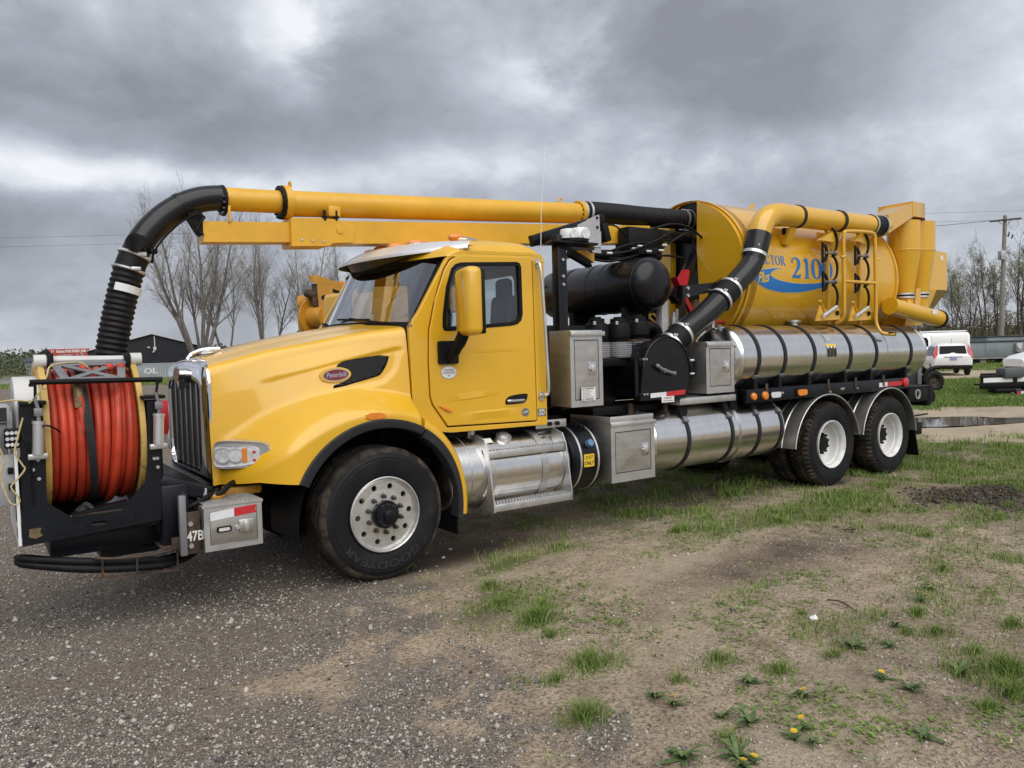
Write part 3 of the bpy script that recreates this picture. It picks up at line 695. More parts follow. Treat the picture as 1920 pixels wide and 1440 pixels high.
def hood_col(x, sg):
    colp = []
    wt = wU(x); z0 = zs(x); c_ = zc(x)
    for k in range(NT_ + 1):
        y = (wt - RC) * k / NT_; q = y / (wt - RC)
        ridge = 0.012 * (smooth(0.40, 0.46, q) - smooth(0.46, 0.62, q) * 1.0)
        colp.append((x, sg * y, z0 + (c_ - z0) * (1 - q ** 2.2) + (0.010 * (1 - smooth(0.50, 0.58, q)) if x > -1.1 else 0)))
    for k in range(1, 7):
        a = R(90 - 15 * k); colp.append((x, sg * (wt - RC + RC * math.cos(a)), z0 - RC + RC * math.sin(a)))
    zt = z0 - RC; zb = zbot(x)
    y_end = wt; d0 = yside(x, zt) - wt
    for k in range(1, NS_ + 1):
        q = k / NS_; z = zt + (zb - zt) * q
        colp.append((x, sg * (yside(x, z) - d0 * max(0, 1 - q * 5)), z))
    return colp
mb = MB()
for sg in (-1, 1):
    cols = [hood_col(x, sg) for x in xs]; n = len(cols[0]); vs = [p_ for c in cols for p_ in c]
    mb.add(vs, [(i * n + j, (i + 1) * n + j, (i + 1) * n + j + 1, i * n + j + 1) for i in range(len(cols) - 1) for j in range(n - 1)])
    last = cols[-1]                                        # return flange at the rear edge
    mb.add(last + [(p_[0] - 0.01, p_[1] * 0.97, p_[2] - 0.03) for p_ in last], [(j, j + 1, n + j + 1, n + j) for j in range(n - 1)])
hood = P('hood', mb, M['yellow'], sharp=50)
P('engine_bay_liner', MB().box2((-1.12, -0.58, 0.95), (0.3, 0.58, 1.66), 0.1), M['blackm'])
def onhood(x, z, off=0.004): return (x, -(yside(x, z) + off), z)
# black fender flare
def arch(th, r): return (r * math.cos(th), 0.52 + r * math.sin(th))
def strip(th0, th1, n, sec):
    mb = MB(); S = [[sec(th0 + (th1 - th0) * i / n)] for i in range(n + 1)]; S = [s[0] for s in S]; m_ = len(S[0])
    vs = [p_ for s in S for p_ in s]
    fs = [(i * m_ + j, (i + 1) * m_ + j, (i + 1) * m_ + j + 1, i * m_ + j + 1) for i in range(n) for j in range(m_ - 1)]
    fs += [tuple(range(m_)), tuple(n * m_ + j for j in range(m_))]
    return mb.add(vs, fs)
for sg in (-1, 1):
    def sec(th):
        q = []
        ro = 0.770 - 0.012 * smooth(R(150), R(60), th)
        for r, y in ((0.685, 1.12), (0.685, 1.215), (0.695, 1.232), (0.72, 1.238), (ro - 0.01, 1.238), (ro, 1.230), (ro, 1.19)):
            a, b = arch(th, r); q.append((a, sg * y, b))
        return q
    P('fender_flare', strip(R(154.5), R(62), 36, sec), M['plastic'])
    def sec2(th):
        q = []; k = smooth(R(62), R(-5), th); ri = 0.672 - 0.02 * k; ro = 0.755 - 0.05 * k
        for r, y in ((ri, 1.10), (ri, 1.205), (ri + 0.01, 1.222), (ro - 0.008, 1.226), (ro, 1.218), (ro, 1.15)):
            a, b = arch(th, r); q.append((a, sg * y, b))
        return q
    P('fender_flare', strip(R(60.5), R(-9), 26, sec2), M['plastic'])
    def sec3(th):
        q = []; k = smooth(R(62), R(-5), th); ro = 0.752 - 0.05 * k
        for r, y in ((ro - 0.01, 1.19), (ro - 0.004, 1.212), (ro + 0.01, 1.216), (ro + 0.045, 1.205), (ro + 0.075, 1.165), (ro + 0.09, 1.10), (ro + 0.095, 1.02)):
            a, b = arch(th, r); q.append((a, sg * y, b))
        return q
    P('rear_fender', strip(R(62), R(-7), 26, sec3), M['yellow'])
    P('wheel_liner', MB().lathe([(0.70, sg * 1.19), (0.70, sg * 0.55), (0.4, sg * 0.55)], (0, 0, 0.50), seg=40, a0=R(-8), a1=R(188)), M['blackm'])
    P('mud_flap', MB().box2((0.66, sg * 0.78, 0.26), (0.675, sg * 1.18, 0.62)), M['blackm'])
P('side_marker', MB().prism(chaikin([(-0.150, 1.335), (0.005, 1.335), (0.018, 1.285), (-0.150, 1.285)], 1), -1.232, -1.200, XZ), M['amber'])
# intake mesh and badge
vent = [(-0.262, 1.688), (-0.225, 1.728), (-0.17, 1.748), (0.188, 1.792), (0.155, 1.70), (0.10, 1.625), (0.06, 1.608), (-0.30, 1.525), (-0.298, 1.552), (-0.255, 1.562), (-0.175, 1.592), (-0.155, 1.625), (-0.18, 1.66)]
vent = chaikin(vent, 1)
iv = MB()
iv.prism(vent, -0.002, 0.006, lambda u, v, d: onhood(u, v, d))
M['void'] = mat('intake_shadow_black', (0.003, 0.003, 0.0035), 0.9, spec=0.05)
vt = P('air_intake', iv, M['void'])
mb = MB()
def inside(u, v, poly):
    c = False; j = len(poly) - 1
    for i in range(len(poly)):
        if (poly[i][1] > v) != (poly[j][1] > v) and u < (poly[j][0] - poly[i][0]) * (v - poly[i][1]) / (poly[j][1] - poly[i][1]) + poly[i][0]: c = not c
        j = i
    return c
for r_i in range(22):
    v = 1.528 + r_i * 0.0125
    for c_i in range(24):
        u = -0.31 + c_i * 0.022 + (0.011 if r_i % 2 else 0)
        if all(inside(u + a, v + b, vent) for a, b in ((-0.012, 0), (0.012, 0), (0, 0.006), (0, -0.006))):
            for (ua, va, ub, vb_) in ((u - 0.011, v + 0.004, u + 0.011, v + 0.004), (u - 0.011, v - 0.002, u - 0.011, v + 0.008)):
                a = onhood(ua, va, 0.009); b = onhood(ub, vb_, 0.009); mb.bar(a, b, 0.005, 0.0035)
part('intake_mesh', mb, M['mesh'], vt)
bx, bz = -0.275, 1.634
_y0 = yside(bx, bz); _gx = (yside(bx + 0.1, bz) - yside(bx - 0.1, bz)) / 0.2; _gz = (yside(bx, bz + 0.05) - yside(bx, bz - 0.05)) / 0.1
def ob(u, v, d): return (bx + u, -(_y0 + _gx * u + 0.25 * _gz * (v + u * 0.05) + d + 0.010), bz + v + u * 0.05)
bd = P('maker_badge', MB().prism(circ(0, 0, 0.118, 36, 0.060), -0.03, 0.014, ob), M['yellow'])
part('badge_rim', MB().prism(circ(0, 0, 0.100, 36, 0.047), 0.012, 0.018, ob), M['chrome'], bd)
part('badge_face', MB().prism(circ(0, 0, 0.095, 36, 0.042), 0.016, 0.020, ob), M['maroon'], bd)
mb = MB(); letters(mb, 'Peterbilt', 0.052, lambda u, v: ob(u, v, 0.0215), bold=0.0006, shear=0.28, sx=0.86)
mb.bar(ob(-0.078, -0.026, 0.0213), ob(-0.066, 0.028, 0.0213), 0.004, 0.001)
part('badge_script', mb, M['chrome'], bd)
# ---- grille
GX0 = -1.172
def gsec(r): return rrect(-0.665, 0.815, 0.665, 1.775, r, 8)
go = [(-0.665, 0.815), (0.665, 0.815)] + [(0.665, 1.66)] + [(0.64 - 0, 1.715), (0.56, 1.76), (0.30, 1.793), (0, 1.802), (-0.30, 1.793), (-0.56, 1.76), (-0.64, 1.715)] + [(-0.665, 1.66)]
gi = [(-0.44, 0.915), (0.44, 0.915), (0.535, 0.99), (0.545, 1.10), (0.545, 1.56), (0.50, 1.60), (0.2, 1.64), (0, 1.65), (-0.2, 1.64), (-0.50, 1.60), (-0.545, 1.56), (-0.545, 1.10), (-0.535, 0.99)]
def ray_hit(poly, ang, c=(0.0, 1.28)):
    dx, dz = math.cos(ang), math.sin(ang); best = None; n = len(poly)
    for i in range(n):
        (x1, z1), (x2, z2) = poly[i], poly[(i + 1) % n]; ex, ez = x2 - x1, z2 - z1; den = dx * ez - dz * ex
        if abs(den) < 1e-9: continue
        t_ = ((x1 - c[0]) * ez - (z1 - c[1]) * ex) / den; u_ = ((x1 - c[0]) * dz - (z1 - c[1]) * dx) / den
        if t_ > 0 and -1e-6 <= u_ <= 1 + 1e-6 and (best is None or t_ > best): best = t_
    return best
def shellf(u, v):
    ang = 2 * math.pi * u; ro, ri = ray_hit(go, ang), ray_hit(gi, ang); q = v
    top = smooth(0.55, 0.95, math.sin(ang)); dep = 0.055 + 0.05 * top
    if q < 0.12: r_ = ri; x = GX0 + 0.02 - 0.045 * (q / 0.12)
    else:
        k = (q - 0.12) / 0.88; kk = math.sin(k * math.pi / 2) ** (1.0 - 0.15 * top)
        r_ = ri + (ro - ri) * kk; x = GX0 - 0.03 + dep * (1 - math.cos(k * math.pi / 2)) ** 1.3
    return (x, r_ * math.cos(ang), 1.28 + r_ * math.sin(ang))
go = [(-0.70, 0.812), (0.70, 0.812), (0.66, 1.60), (0.645, 1.68), (0.60, 1.735), (0.52, 1.765), (0.28, 1.788), (0, 1.796), (-0.28, 1.788), (-0.52, 1.765), (-0.60, 1.735), (-0.645, 1.68), (-0.66, 1.60)]
grl = P('grille_surround', MB().grid(shellf, 120, 14, True), M['chrome'], sharp=60)
part('grille_screen', MB().flat(gi, lambda u, v: (GX0 + 0.02, u * 1.02, 1.28 + (v - 1.28) * 1.02)), M['blackm'], grl)
mb = MB()
for k in range(58):
    z = 0.93 + k * 0.0122; hw = interp(z, [(0.915, 0.44), (0.99, 0.535), (1.56, 0.545), (1.60, 0.5), (1.64, 0.2)])
    mb.box2((GX0 - 0.002, -hw, z), (GX0 + 0.012, hw, z + 0.0055))
part('grille_mesh', mb, M['mesh'], grl)
for y in (-0.36, -0.18, 0.0, 0.18, 0.36):
    zt = 1.60 if abs(y) > 0.05 else 1.57
    part('grille_bar', MB().box2((GX0 - 0.016, y - 0.008, 0.925), (GX0 - 0.004, y + 0.008, zt), 0.004), M['grey'], grl)
em = part('grille_emblem', MB().prism(circ(-0.01, 1.668, 0.120, 32, 0.066), GX0 - 0.075, GX0 - 0.0, YZ).prism([(-0.08, 1.63), (0.06, 1.63), (-0.01, 1.545)], GX0 - 0.068, GX0 - 0.02, YZ), M['chrome'], grl)
part('emblem_face', MB().prism(circ(-0.01, 1.668, 0.104, 32, 0.055), GX0 - 0.080, GX0 - 0.074, YZ), M['maroon'], grl)
mb = MB(); mb.tube(catmull([(-1.16, 0, 1.79), (-1.12, 0, 1.835), (-1.02, 0, 1.865), (-0.90, 0, 1.868)], 5), [0.012] * 4 + [0.016] * 4 + [0.02] * 4 + [0.022] * 4, 8)
mb.grid(lambda u, v: (-1.08 + u * 0.22, (v - 0.5) * 0.16 * math.sin(math.pi * min(1, u + 0.15)), 1.852 + 0.015 * u - 0.04 * abs(v - 0.5)), 8, 6)
P('hood_ornament', mb, M['chrome'])
# ---- headlights
for sg in (-1, 1):
    def hl(u, v, d, sg=sg):
        x = -1.125 + u * 0.30; y = 0.735 + 0.27 * (max(u, 0.0) ** 0.9 + min(u, 0.0) * 0.6) + d * 0.75; z = 1.075 + v
        return (x - d * 0.66, sg * y, z)
    body = chaikin([(-0.03, 0.085), (0.12, 0.105), (0.60, 0.098), (0.98, 0.085), (1.06, 0.05), (1.05, -0.04), (0.95, -0.075), (0.55, -0.098), (0.08, -0.108), (-0.05, -0.085)], 2)
    h_ = P('headlight', MB().prism(body, -0.12, 0.065, hl), M['alu'])
    b_ = h_.modifiers.new('bevel', 'BEVEL'); b_.width = 0.02; b_.segments = 3; b_.limit_method = 'ANGLE'; b_.angle_limit = R(40)
    face = [(0.02 + (u - 0.02) * 0.80 if u > 0.02 else u * 0.6, v * 0.78 - 0.010) for u, v in body]
    part('lamp_lens', MB().prism(face, 0.06, 0.073, hl), M['lens'], h_)
    for cu_, rr_ in ((0.15, 0.060), (0.40, 0.054)):
        part('reflector', MB().prism(circ(cu_, -0.008, rr_ / 0.34, 20, rr_), 0.072, 0.0765, hl), M['lgrey'], h_)
        part('reflector_glass', MB().prism(circ(cu_, -0.008, rr_ / 0.42, 20, rr_ * 0.82), 0.076, 0.0785, hl), M['lens'], h_)
    part('turn_signal', MB().prism([(0.53, 0.048), (0.62, 0.046), (0.62, -0.052), (0.53, -0.058)], 0.072, 0.077, hl), M['amber'], h_)
    for vv in (0.02, -0.04): part('red_bead', MB().prism(circ(0.76, vv, 0.034, 10, 0.009), 0.072, 0.077, hl), M['redlens'], h_)
# ---- cab shell
door = chaikin([(0.672, 1.163), (0.525, 1.375), (0.512, 1.60), (0.515, 1.95), (0.60, 2.27), (0.70, 2.515), (0.78, 2.59), (0.90, 2.615), (1.605, 2.63), (1.615, 1.145)], 1)
door = [(0.672, 1.163), (0.535, 1.355), (0.514, 1.42), (0.508, 1.70), (0.520, 1.97), (0.59, 2.25), (0.685, 2.49), (0.74, 2.565), (0.80, 2.598), (0.90, 2.615), (1.605, 2.632), (1.617, 1.143)]
win = [(0.652, 2.0), (0.655, 2.10), (0.695, 2.335), (0.752, 2.495), (0.79, 2.53), (0.85, 2.548), (1.43, 2.578), (1.462, 2.568), (1.474, 2.54), (1.478, 2.12), (1.462, 2.065), (1.42, 2.032), (1.35, 2.018), (0.70, 1.975), (0.665, 1.978)]
def inset(poly, d):
    out_ = []; n = len(poly); area = sum(poly[i][0] * poly[(i + 1) % n][1] - poly[(i + 1) % n][0] * poly[i][1] for i in range(n)); sg = 1 if area > 0 else -1
    for i in range(n):
        a = poly[i - 1]; b = poly[i]; c = poly[(i + 1) % n]
        def nrm(p, q):
            dx, dy = q[0] - p[0], q[1] - p[1]; L = math.hypot(dx, dy) or 1; return (-dy / L * sg, dx / L * sg)
        n1, n2 = nrm(a, b), nrm(b, c); mx, my = n1[0] + n2[0], n1[1] + n2[1]; L = max(0.3, (mx * mx + my * my) / 2)
        out_.append((b[0] + mx / L * d * 1.0, b[1] + my / L * d * 1.0))
    return out_
shell = [(0.345, 1.30), (0.40, 1.17), (0.47, 1.138), (0.70, 1.105), (1.742, 1.095), (1.748, 2.60), (1.72, 2.665), (1.60, 2.68), (0.86, 2.665), (0.72, 2.61), (0.425, 2.13), (0.335, 2.015)]
SG = (-1, 1)
for sg in SG:
    sh = P('cab_side', MB().prism(shell, sg * 1.058, sg * 1.01, XZ, [inset(door, -0.012)]), M['yellow'])
    b_ = sh.modifiers.new('bevel', 'BEVEL'); b_.width = 0.006; b_.segments = 2; b_.limit_method = 'ANGLE'
    P('door_jamb', MB().prism(inset(door, -0.03), sg * 1.004, sg * 0.985, XZ, [inset(win, -0.01)]), M['blackm'])
    d_ = P('door', MB().prism(door, sg * 1.062, sg * 1.012, XZ, [win]), M['yellow'])
    b_ = d_.modifiers.new('bevel', 'BEVEL'); b_.width = 0.007; b_.segments = 2; b_.limit_method = 'ANGLE'
    part('window_seal', MB().prism(inset(win, -0.006), sg * 1.066, sg * 1.02, XZ, [inset(win, 0.026)]), M['blackm'], d_)
    part('window_glass', MB().flat(inset(win, 0.02), lambda u, v, sg=sg: (u, sg * 1.046, v)), M['glass2'], d_)
    # pressed crease lines in the door skin: shallow wedges
    def wedge(x0, z0, x1, z1, h, dp, up):
        q = MB()
        for (xa, za, xb, zb_) in ((x0, z0, x1, z1),):
            n = 14; vs = []
            for i in range(n + 1):
                tt = i / n; x = xa + (xb - xa) * tt; z = za + (zb_ - za) * tt; k = dp * smooth(0, 0.45, tt) * (1 - smooth(0.55, 1, tt))
                vs += [(x, sg * 1.0615, z + h * up), (x, sg * (1.0615 + k), z), (x, sg * 1.0615, z - 0.012 * up)]
            q.add(vs, [(3 * i + a, 3 * i + 3 + a, 3 * i + 4 + a, 3 * i + 1 + a) for i in range(n) for a in (0, 1)])
        return q
    part('door_crease', wedge(0.56, 1.366, 1.30, 1.414, 0.06, 0.006, 1), M['yellow'], d_, 20)
    part('door_crease', wedge(0.72, 1.256, 1.52, 1.268, 0.07, 0.009, -1), M['yellow'], d_, 20)
    part('door_crease', wedge(0.79, 1.775, 1.60, 1.80, 0.05, 0.003, 1), M['yellow'], d_, 20)
    hp = chaikin([(1.262, 1.315), (1.275, 1.365), (1.33, 1.39), (1.50, 1.40), (1.52, 1.385), (1.495, 1.325), (1.46, 1.312), (1.29, 1.308)], 1)
    hd = part('handle_recess', MB().prism(hp, sg * 1.066, sg * 1.05, XZ), M['black'], d_)
    part('handle', MB().box2((1.282, sg * 1.064, 1.325), (1.475, sg * 1.082, 1.353), 0.012), M['chrome'], d_)
    part('door_reflector', MB().prism([(0.583, 1.338), (0.625, 1.335), (0.712, 1.293), (0.708, 1.287), (0.672, 1.288)], sg * 1.062, sg * 1.078, XZ), M['amber'], d_)
# door stickers (driver's side)
dd = [o for o in bpy.data.objects if o.name == 'door'][0]
def on_door(u, v, d=1.0705): return (u, -d, v)
part('oval_sticker', MB().prism(circ(0.692, 1.618, 0.079, 32, 0.056), -1.0625, -1.0645, XZ), M['chrome'], dd)
part('oval_sticker', MB().prism(circ(0.692, 1.618, 0.072, 32, 0.050), -1.064, -1.0655, XZ), M['label'], dd)
mb = MB()
letters(mb, 'CERTIFIED', 0.021, lambda u, v: (0.692 + u, -1.0662, 1.636 + v), bold=0.0006)
letters(mb, 'CLEAN IDLE', 0.023, lambda u, v: (0.692 + u, -1.0662, 1.615 + v), bold=0.0007)
letters(mb, 'CA', 0.02, lambda u, v: (0.692 + u, -1.0662, 1.592 + v), bold=0.0007)
part('sticker_lettering', mb, M['inkgrey'], dd)
part('round_sticker', MB().prism(circ(1.487, 1.228, 0.043, 24, 0.038), -1.0625, -1.064, XZ), M['inkgrey'], dd)
mb = MB(); mb.prism([(1.455, 1.235), (1.52, 1.245), (1.52, 1.225), (1.455, 1.215)], -1.064, -1.0655, XZ)
part('round_sticker', mb, M['alu'], dd)
P('fuel_sign', MB().box2((1.632, -1.0605, 1.180), (1.722, -1.0585, 1.250)), M['ink'])
mb = MB(); letters(mb, 'DIESEL', 0.034, lambda u, v: (1.677 + u, -1.0615, 1.232 + v), bold=0.0012, sx=0.75); letters(mb, 'ONLY', 0.038, lambda u, v: (1.677 + u, -1.0615, 1.199 + v), bold=0.0014, sx=0.8)
P('fuel_sign_lettering', mb, M['label'])
# rear corner seam, roof, back wall
P('cab_seam', MB().box2((1.636, -1.0595, 1.348), (1.745, -1.0575, 1.353)), M['ink'])
mb = MB()
def roof(u, v):
    prof = [(0.70, 2.60), (0.735, 2.675), (0.80, 2.735), (0.90, 2.775), (1.05, 2.80), (1.25, 2.815), (1.48, 2.818), (1.60, 2.810), (1.68, 2.780), (1.73, 2.715), (1.75, 2.60)]
    q = u * (len(prof) - 1); i = min(int(q), len(prof) - 2); f = q - i
    x = prof[i][0] + (prof[i + 1][0] - prof[i][0]) * f; zt = prof[i][1] + (prof[i + 1][1] - prof[i][1]) * f
    a = math.pi * v; y = -math.cos(a); yy = abs(y) ** 1.0
    zz = 2.60 + (zt - 2.60) * max(0.0, 1 - abs(y) ** 7.0) ** 0.45
    fx = 0.20 * (1 - abs(y) ** 2.0) * (1 - u) ** 1.5
    return (x - fx, 1.06 * y, zz)
mb.grid(roof, 40, 44)
P('cab_roof', mb, M['yellow'], sharp=60)
P('cab_back', MB().prism([(-1.02, 1.12), (1.02, 1.12), (1.02, 2.64), (-1.02, 2.64)], 1.745, 1.715, YZ, [rrect(-0.62, 2.02, 0.62, 2.52, 0.07)]), M['yellow'])
P('rear_window', MB().flat(rrect(-0.63, 2.01, 0.63, 2.53, 0.07), lambda u, v: (1.73, u, v)), M['glass2'])
P('cab_floor', MB().box2((0.4, -1.0, 1.10), (1.72, 1.0, 1.16)), M['blackm'])
P('cab_lining', MB().box2((0.85, -0.99, 2.60), (1.71, 0.99, 2.63)), M['seat'])
# windshield
def wb(y): return 0.135 + 0.295 * (abs(y) / 1.0) ** 2
def wt_(y): return 0.47 + 0.30 * (abs(y) / 1.0) ** 2
def wsf(u, v, off=0.0):
    y = -1.0 + 2.0 * u; yb = y * 1.0; yt = y * 0.985
    return (wb(y) + (wt_(y) - wb(y)) * v - off, yb + (yt - yb) * v, 2.045 - 0.03 * abs(y) ** 2 + (2.655 - 2.045) * v - 0.02 * y * y * v)
ws = P('windshield', MB().grid(wsf, 28, 8), M['glass'])
mb = MB()
def frame_strip(fn, n, wd=0.05):
    vs = []
    for i in range(n + 1): a, b = fn(i / n); vs += [a, b]
    return mb.add(vs, [(2 * i, 2 * i + 1, 2 * i + 3, 2 * i + 2) for i in range(n)])
frame_strip(lambda q: (wsf(q, -0.03, 0.004), wsf(q, 0.055, 0.004)), 28)
frame_strip(lambda q: (wsf(0.0 - 0.012, q, 0.004), wsf(0.035, q, 0.004)), 10)
frame_strip(lambda q: (wsf(1.012, q, 0.004), wsf(0.965, q, 0.004)), 10)
part('windshield_seal', mb, M['blackm'], ws)
# pillars and cowl
for sg in SG:
    mb = MB(); n = 14; vs = []
    for i in range(n + 1):
        v = i / n; a = wsf(0.0 if sg < 0 else 1.0, v); x = a[0]
        bx_, bz_ = 0.335 + (0.745 - 0.335) * v, 2.0 + (2.62 - 2.0) * v
        vs += [(x - 0.005, sg * abs(a[1]) * 0.985, a[2]), (x + 0.0, sg * (abs(a[1]) + 0.03), a[2]), (max(x + 0.03, bx_ + 0.02), sg * 1.052, a[2] - 0.005), (bx_ + 0.09, sg * 1.058, bz_)]
    mb.add(vs, [(4 * i + a, 4 * i + 4 + a, 4 * i + 5 + a, 4 * i + 1 + a) for i in range(n) for a in range(3)])
    P('windshield_pillar', mb, M['yellow'])
mb = MB(); mb.grid(lambda u, v: (0.33 + (wb(-1.03 + 2.06 * u) + 0.03 - 0.33) * v if False else min(0.34, wb(-1.03 + 2.06 * u) - 0.02) + 0.12 * v, -1.03 + 2.06 * u, 2.065 - 0.055 * abs(2 * u - 1) ** 2.5 - 0.02 * (1 - v)), 24, 3)
P('cowl', mb, M['blackm'])
P('cowl_side', MB().box2((0.33, -1.02, 1.2), (0.52, 1.02, 1.98), 0.02), M['blackm'])
for y0, y1 in ((-0.85, -0.25), (0.05, 0.62)):
    a = Vector((wb(y0) - 0.02, y0, 2.04)); b = Vector((wb(y1) + 0.012, y1, 2.115))
    wp = MB().tube([a, (a + b) / 2 + Vector((-0.04, 0, 0.0)), b], 0.008, 6); c = Vector(b)
    wp.bar((wb(y1 - 0.28) + 0.01, y1 - 0.28, 2.09), (wb(y1 + 0.22) + 0.01, y1 + 0.22, 2.115), 0.012, 0.018)
    P('wiper', wp, M['blackm'])
P('hood_latch', MB().tube([(0.35, -1.035, 2.06), (0.35, -1.035, 2.02)], 0.014, 8).sphere((0.35, -1.04, 2.015), 0.022, 10, 6), M['brass'])
# sun visor: bright curved brow with a black underside
def vis(u, v):
    y = -1.085 + 2.17 * u; q = abs(y) / 1.085
    xl = 0.275 + 0.63 * q ** 2.1; zl = 2.632 + 0.055 * q ** 2 + 0.01
    xt = 0.60 + 0.36 * q ** 2.0; zt = 2.772 - 0.03 * q ** 4
    k = v ** 0.8
    return (xl + (xt - xl) * v, y * (1 - 0.01 * v), zl + (zt - zl) * math.sin(v * math.pi / 2))
mb = MB(); mb.grid(vis, 40, 6); mb.use(1); mb.grid(lambda u, v: tuple(np.array(vis(u, v)) + np.array((0.006, 0, -0.012 - 0.03 * v))), 40, 6)
mb.use(0); n = 40; vs = [vis(i / n, 0) for i in range(n + 1)] + [tuple(np.array(vis(i / n, 0)) + np.array((0.0, 0, -0.022))) for i in range(n + 1)]
mb.add(vs, [(i, i + 1, n + 2 + i, n + 1 + i) for i in range(n)])
vz = P('sun_visor', mb, [M['visor'], M['blackm']], sharp=50)
mb = MB(); mb.grid(lambda u, v: (0.30 + 0.62 * abs(2 * u - 1) ** 2.1 + 0.06 + (0.10) * v, -1.02 + 2.04 * u, 2.66 - 0.115 * v - 0.0), 30, 3)
part('visor_underside', mb, M['black'], vz)
for y in (-0.52, -0.26, 0.0, 0.26, 0.52):
    x = 0.58 + 0.30 * (y / 1.0) ** 2
    ml = P('roof_marker_light', MB().sphere((x + 0.06, y, 2.775), (0.10, 0.05, 0.042), 14, 8), M['amber'])
    part('marker_base', MB().sphere((x + 0.12, y, 2.768), (0.16, 0.06, 0.03), 14, 8), M['chrome'], ml)
# nearest marker stands on the roof edge above the door
ml = P('roof_marker_light', MB().sphere((0.93, -0.86, 2.795), (0.085, 0.045, 0.038), 14, 8), M['amber'])
part('marker_base', MB().sphere((1.02, -0.86, 2.78), (0.14, 0.055, 0.028), 14, 8), M['chrome'], ml)
# mirrors
for sg in SG:
    rt = Matrix.Rotation(R(-14) * -sg, 3, 'Z')
    mr = P('mirror', MB().box((0.725, sg * 1.36, 2.195), (0.15, 0.33, 0.555), 0.055, rt, 4), M['yellow'])
    part('mirror_glass', MB().box((0.805, sg * 1.375, 2.19), (0.03, 0.30, 0.52), 0.012, rt), M['blackm'], mr)
    P('mirror_bracket', MB().prism(rrect(0.588, 1.69, 0.775, 1.885, 0.018), sg * 1.062, sg * 1.095, XZ), M['blackm'])
    P('mirror_arm', MB().tube(catmull([(0.69, sg * 1.095, 1.73), (0.70, sg * 1.17, 1.80), (0.715, sg * 1.25, 1.90), (0.72, sg * 1.30, 1.98)], 5), [0.045] * 8 + [0.052] * 8, 12), M['blackm'])
# grab handle
gh = P('grab_handle', MB().tube(catmull([(1.66, -1.06, 2.58), (1.655, -1.115, 2.555), (1.672, -1.125, 2.3), (1.70, -1.125, 1.75), (1.71, -1.125, 1.42), (1.685, -1.105, 1.375), (1.675, -1.06, 1.37)], 7), 0.0155, 10), M['alu'])
for z in (2.585, 1.365): part('handle_foot', MB().prism(circ(1.665 if z > 2 else 1.672, z, 0.026, 12, 0.045), -1.058, -1.07, XZ), M['alu'], gh)
for z in (2.37, 1.83): P('window_bumper', MB().cyl((1.745, -1.03, z), (1.79, -1.04, z), 0.014, seg=8), M['blackm'])
# seats, wheel and dash
for sy, hh in ((-0.52, 0.0), (0.52, -0.42)):
    st = P('seat', MB().box((1.36, sy, 1.72), (0.50, 0.5, 0.16), 0.05), M['seat'])
    part('backrest', MB().box((1.625, sy - 0.02, 2.03 + hh * 0.6), (0.12, 0.36, 0.60), 0.06, Matrix.Rotation(R(6), 3, 'Y')), M['seat'], st)
    part('headrest', MB().box((1.65, sy - 0.02, 2.39 + hh), (0.09, 0.22, 0.20), 0.045), M['seat'], st)
P('dashboard', MB().box2((0.36, -0.98, 1.6), (0.72, 0.98, 1.99), 0.06), M['seat'])
P('steering_wheel', MB().tube([(0.90 + 0.09 * math.sin(a) * 1.0, -0.52 + 0.21 * math.cos(a), 2.0 + 0.19 * math.sin(a)) for a in np.linspace(0, 2 * math.pi, 25)[:-1]], 0.016, 8, True).cyl((0.7, -0.52, 1.85), (0.9, -0.52, 2.0), 0.025, seg=8), M['seat'])
P('rear_view_mirror', MB().box((0.60, 0.35, 2.47), (0.03, 0.34, 0.14), 0.03), M['blackm'])
# antenna
P('antenna', MB().tube([(1.80, -0.93, 2.42), (1.812, -0.93, 2.7), (1.83, -0.93, 3.1), (1.90, -0.93, 3.72)], [0.006, 0.004, 0.003, 0.002], 6).box2((1.75, -0.95, 2.40), (1.82, -0.91, 2.43)), M['alu'])
# under the door: bracket, little lamp, cables
P('step_lamp', MB().box2((0.95, -0.93, 1.045), (1.02, -0.86, 1.105), 0.01).cyl((0.985, -0.93, 1.075), (0.985, -0.945, 1.075), 0.024, seg=12), M['alu'])
P('cab_bracket', MB().box2((1.62, -1.04, 1.06), (1.98, -1.02, 1.135), 0.004), M['alu'])
for x in (1.77, 1.86): P('bracket_knob', MB().cyl((x, -1.04, 1.10), (x, -1.07, 1.10), 0.02, seg=10), M['blackm'])
P('under_cab_box', MB().box2((0.75, -0.9, 1.0), (1.9, -0.45, 1.10), 0.02), M['blackm'])
P('cable_bundle', MB().tube(catmull([(0.75, -0.8, 1.03), (1.1, -0.86, 1.0), (1.5, -0.84, 1.03), (1.9, -0.85, 0.99), (2.3, -0.9, 0.98)], 6), 0.022, 8), M['blackm'])
for k in range(4): P('air_hose', MB().tube(catmull([(1.75 + 0.05 * k, -0.6, 1.05), (1.95 + 0.06 * k, -0.85 - 0.03 * k, 1.04 - 0.012 * k), (2.3, -0.80 - 0.05 * k, 1.06), (2.6, -0.6, 1.08)], 6), 0.013, 6), M['blackm'])
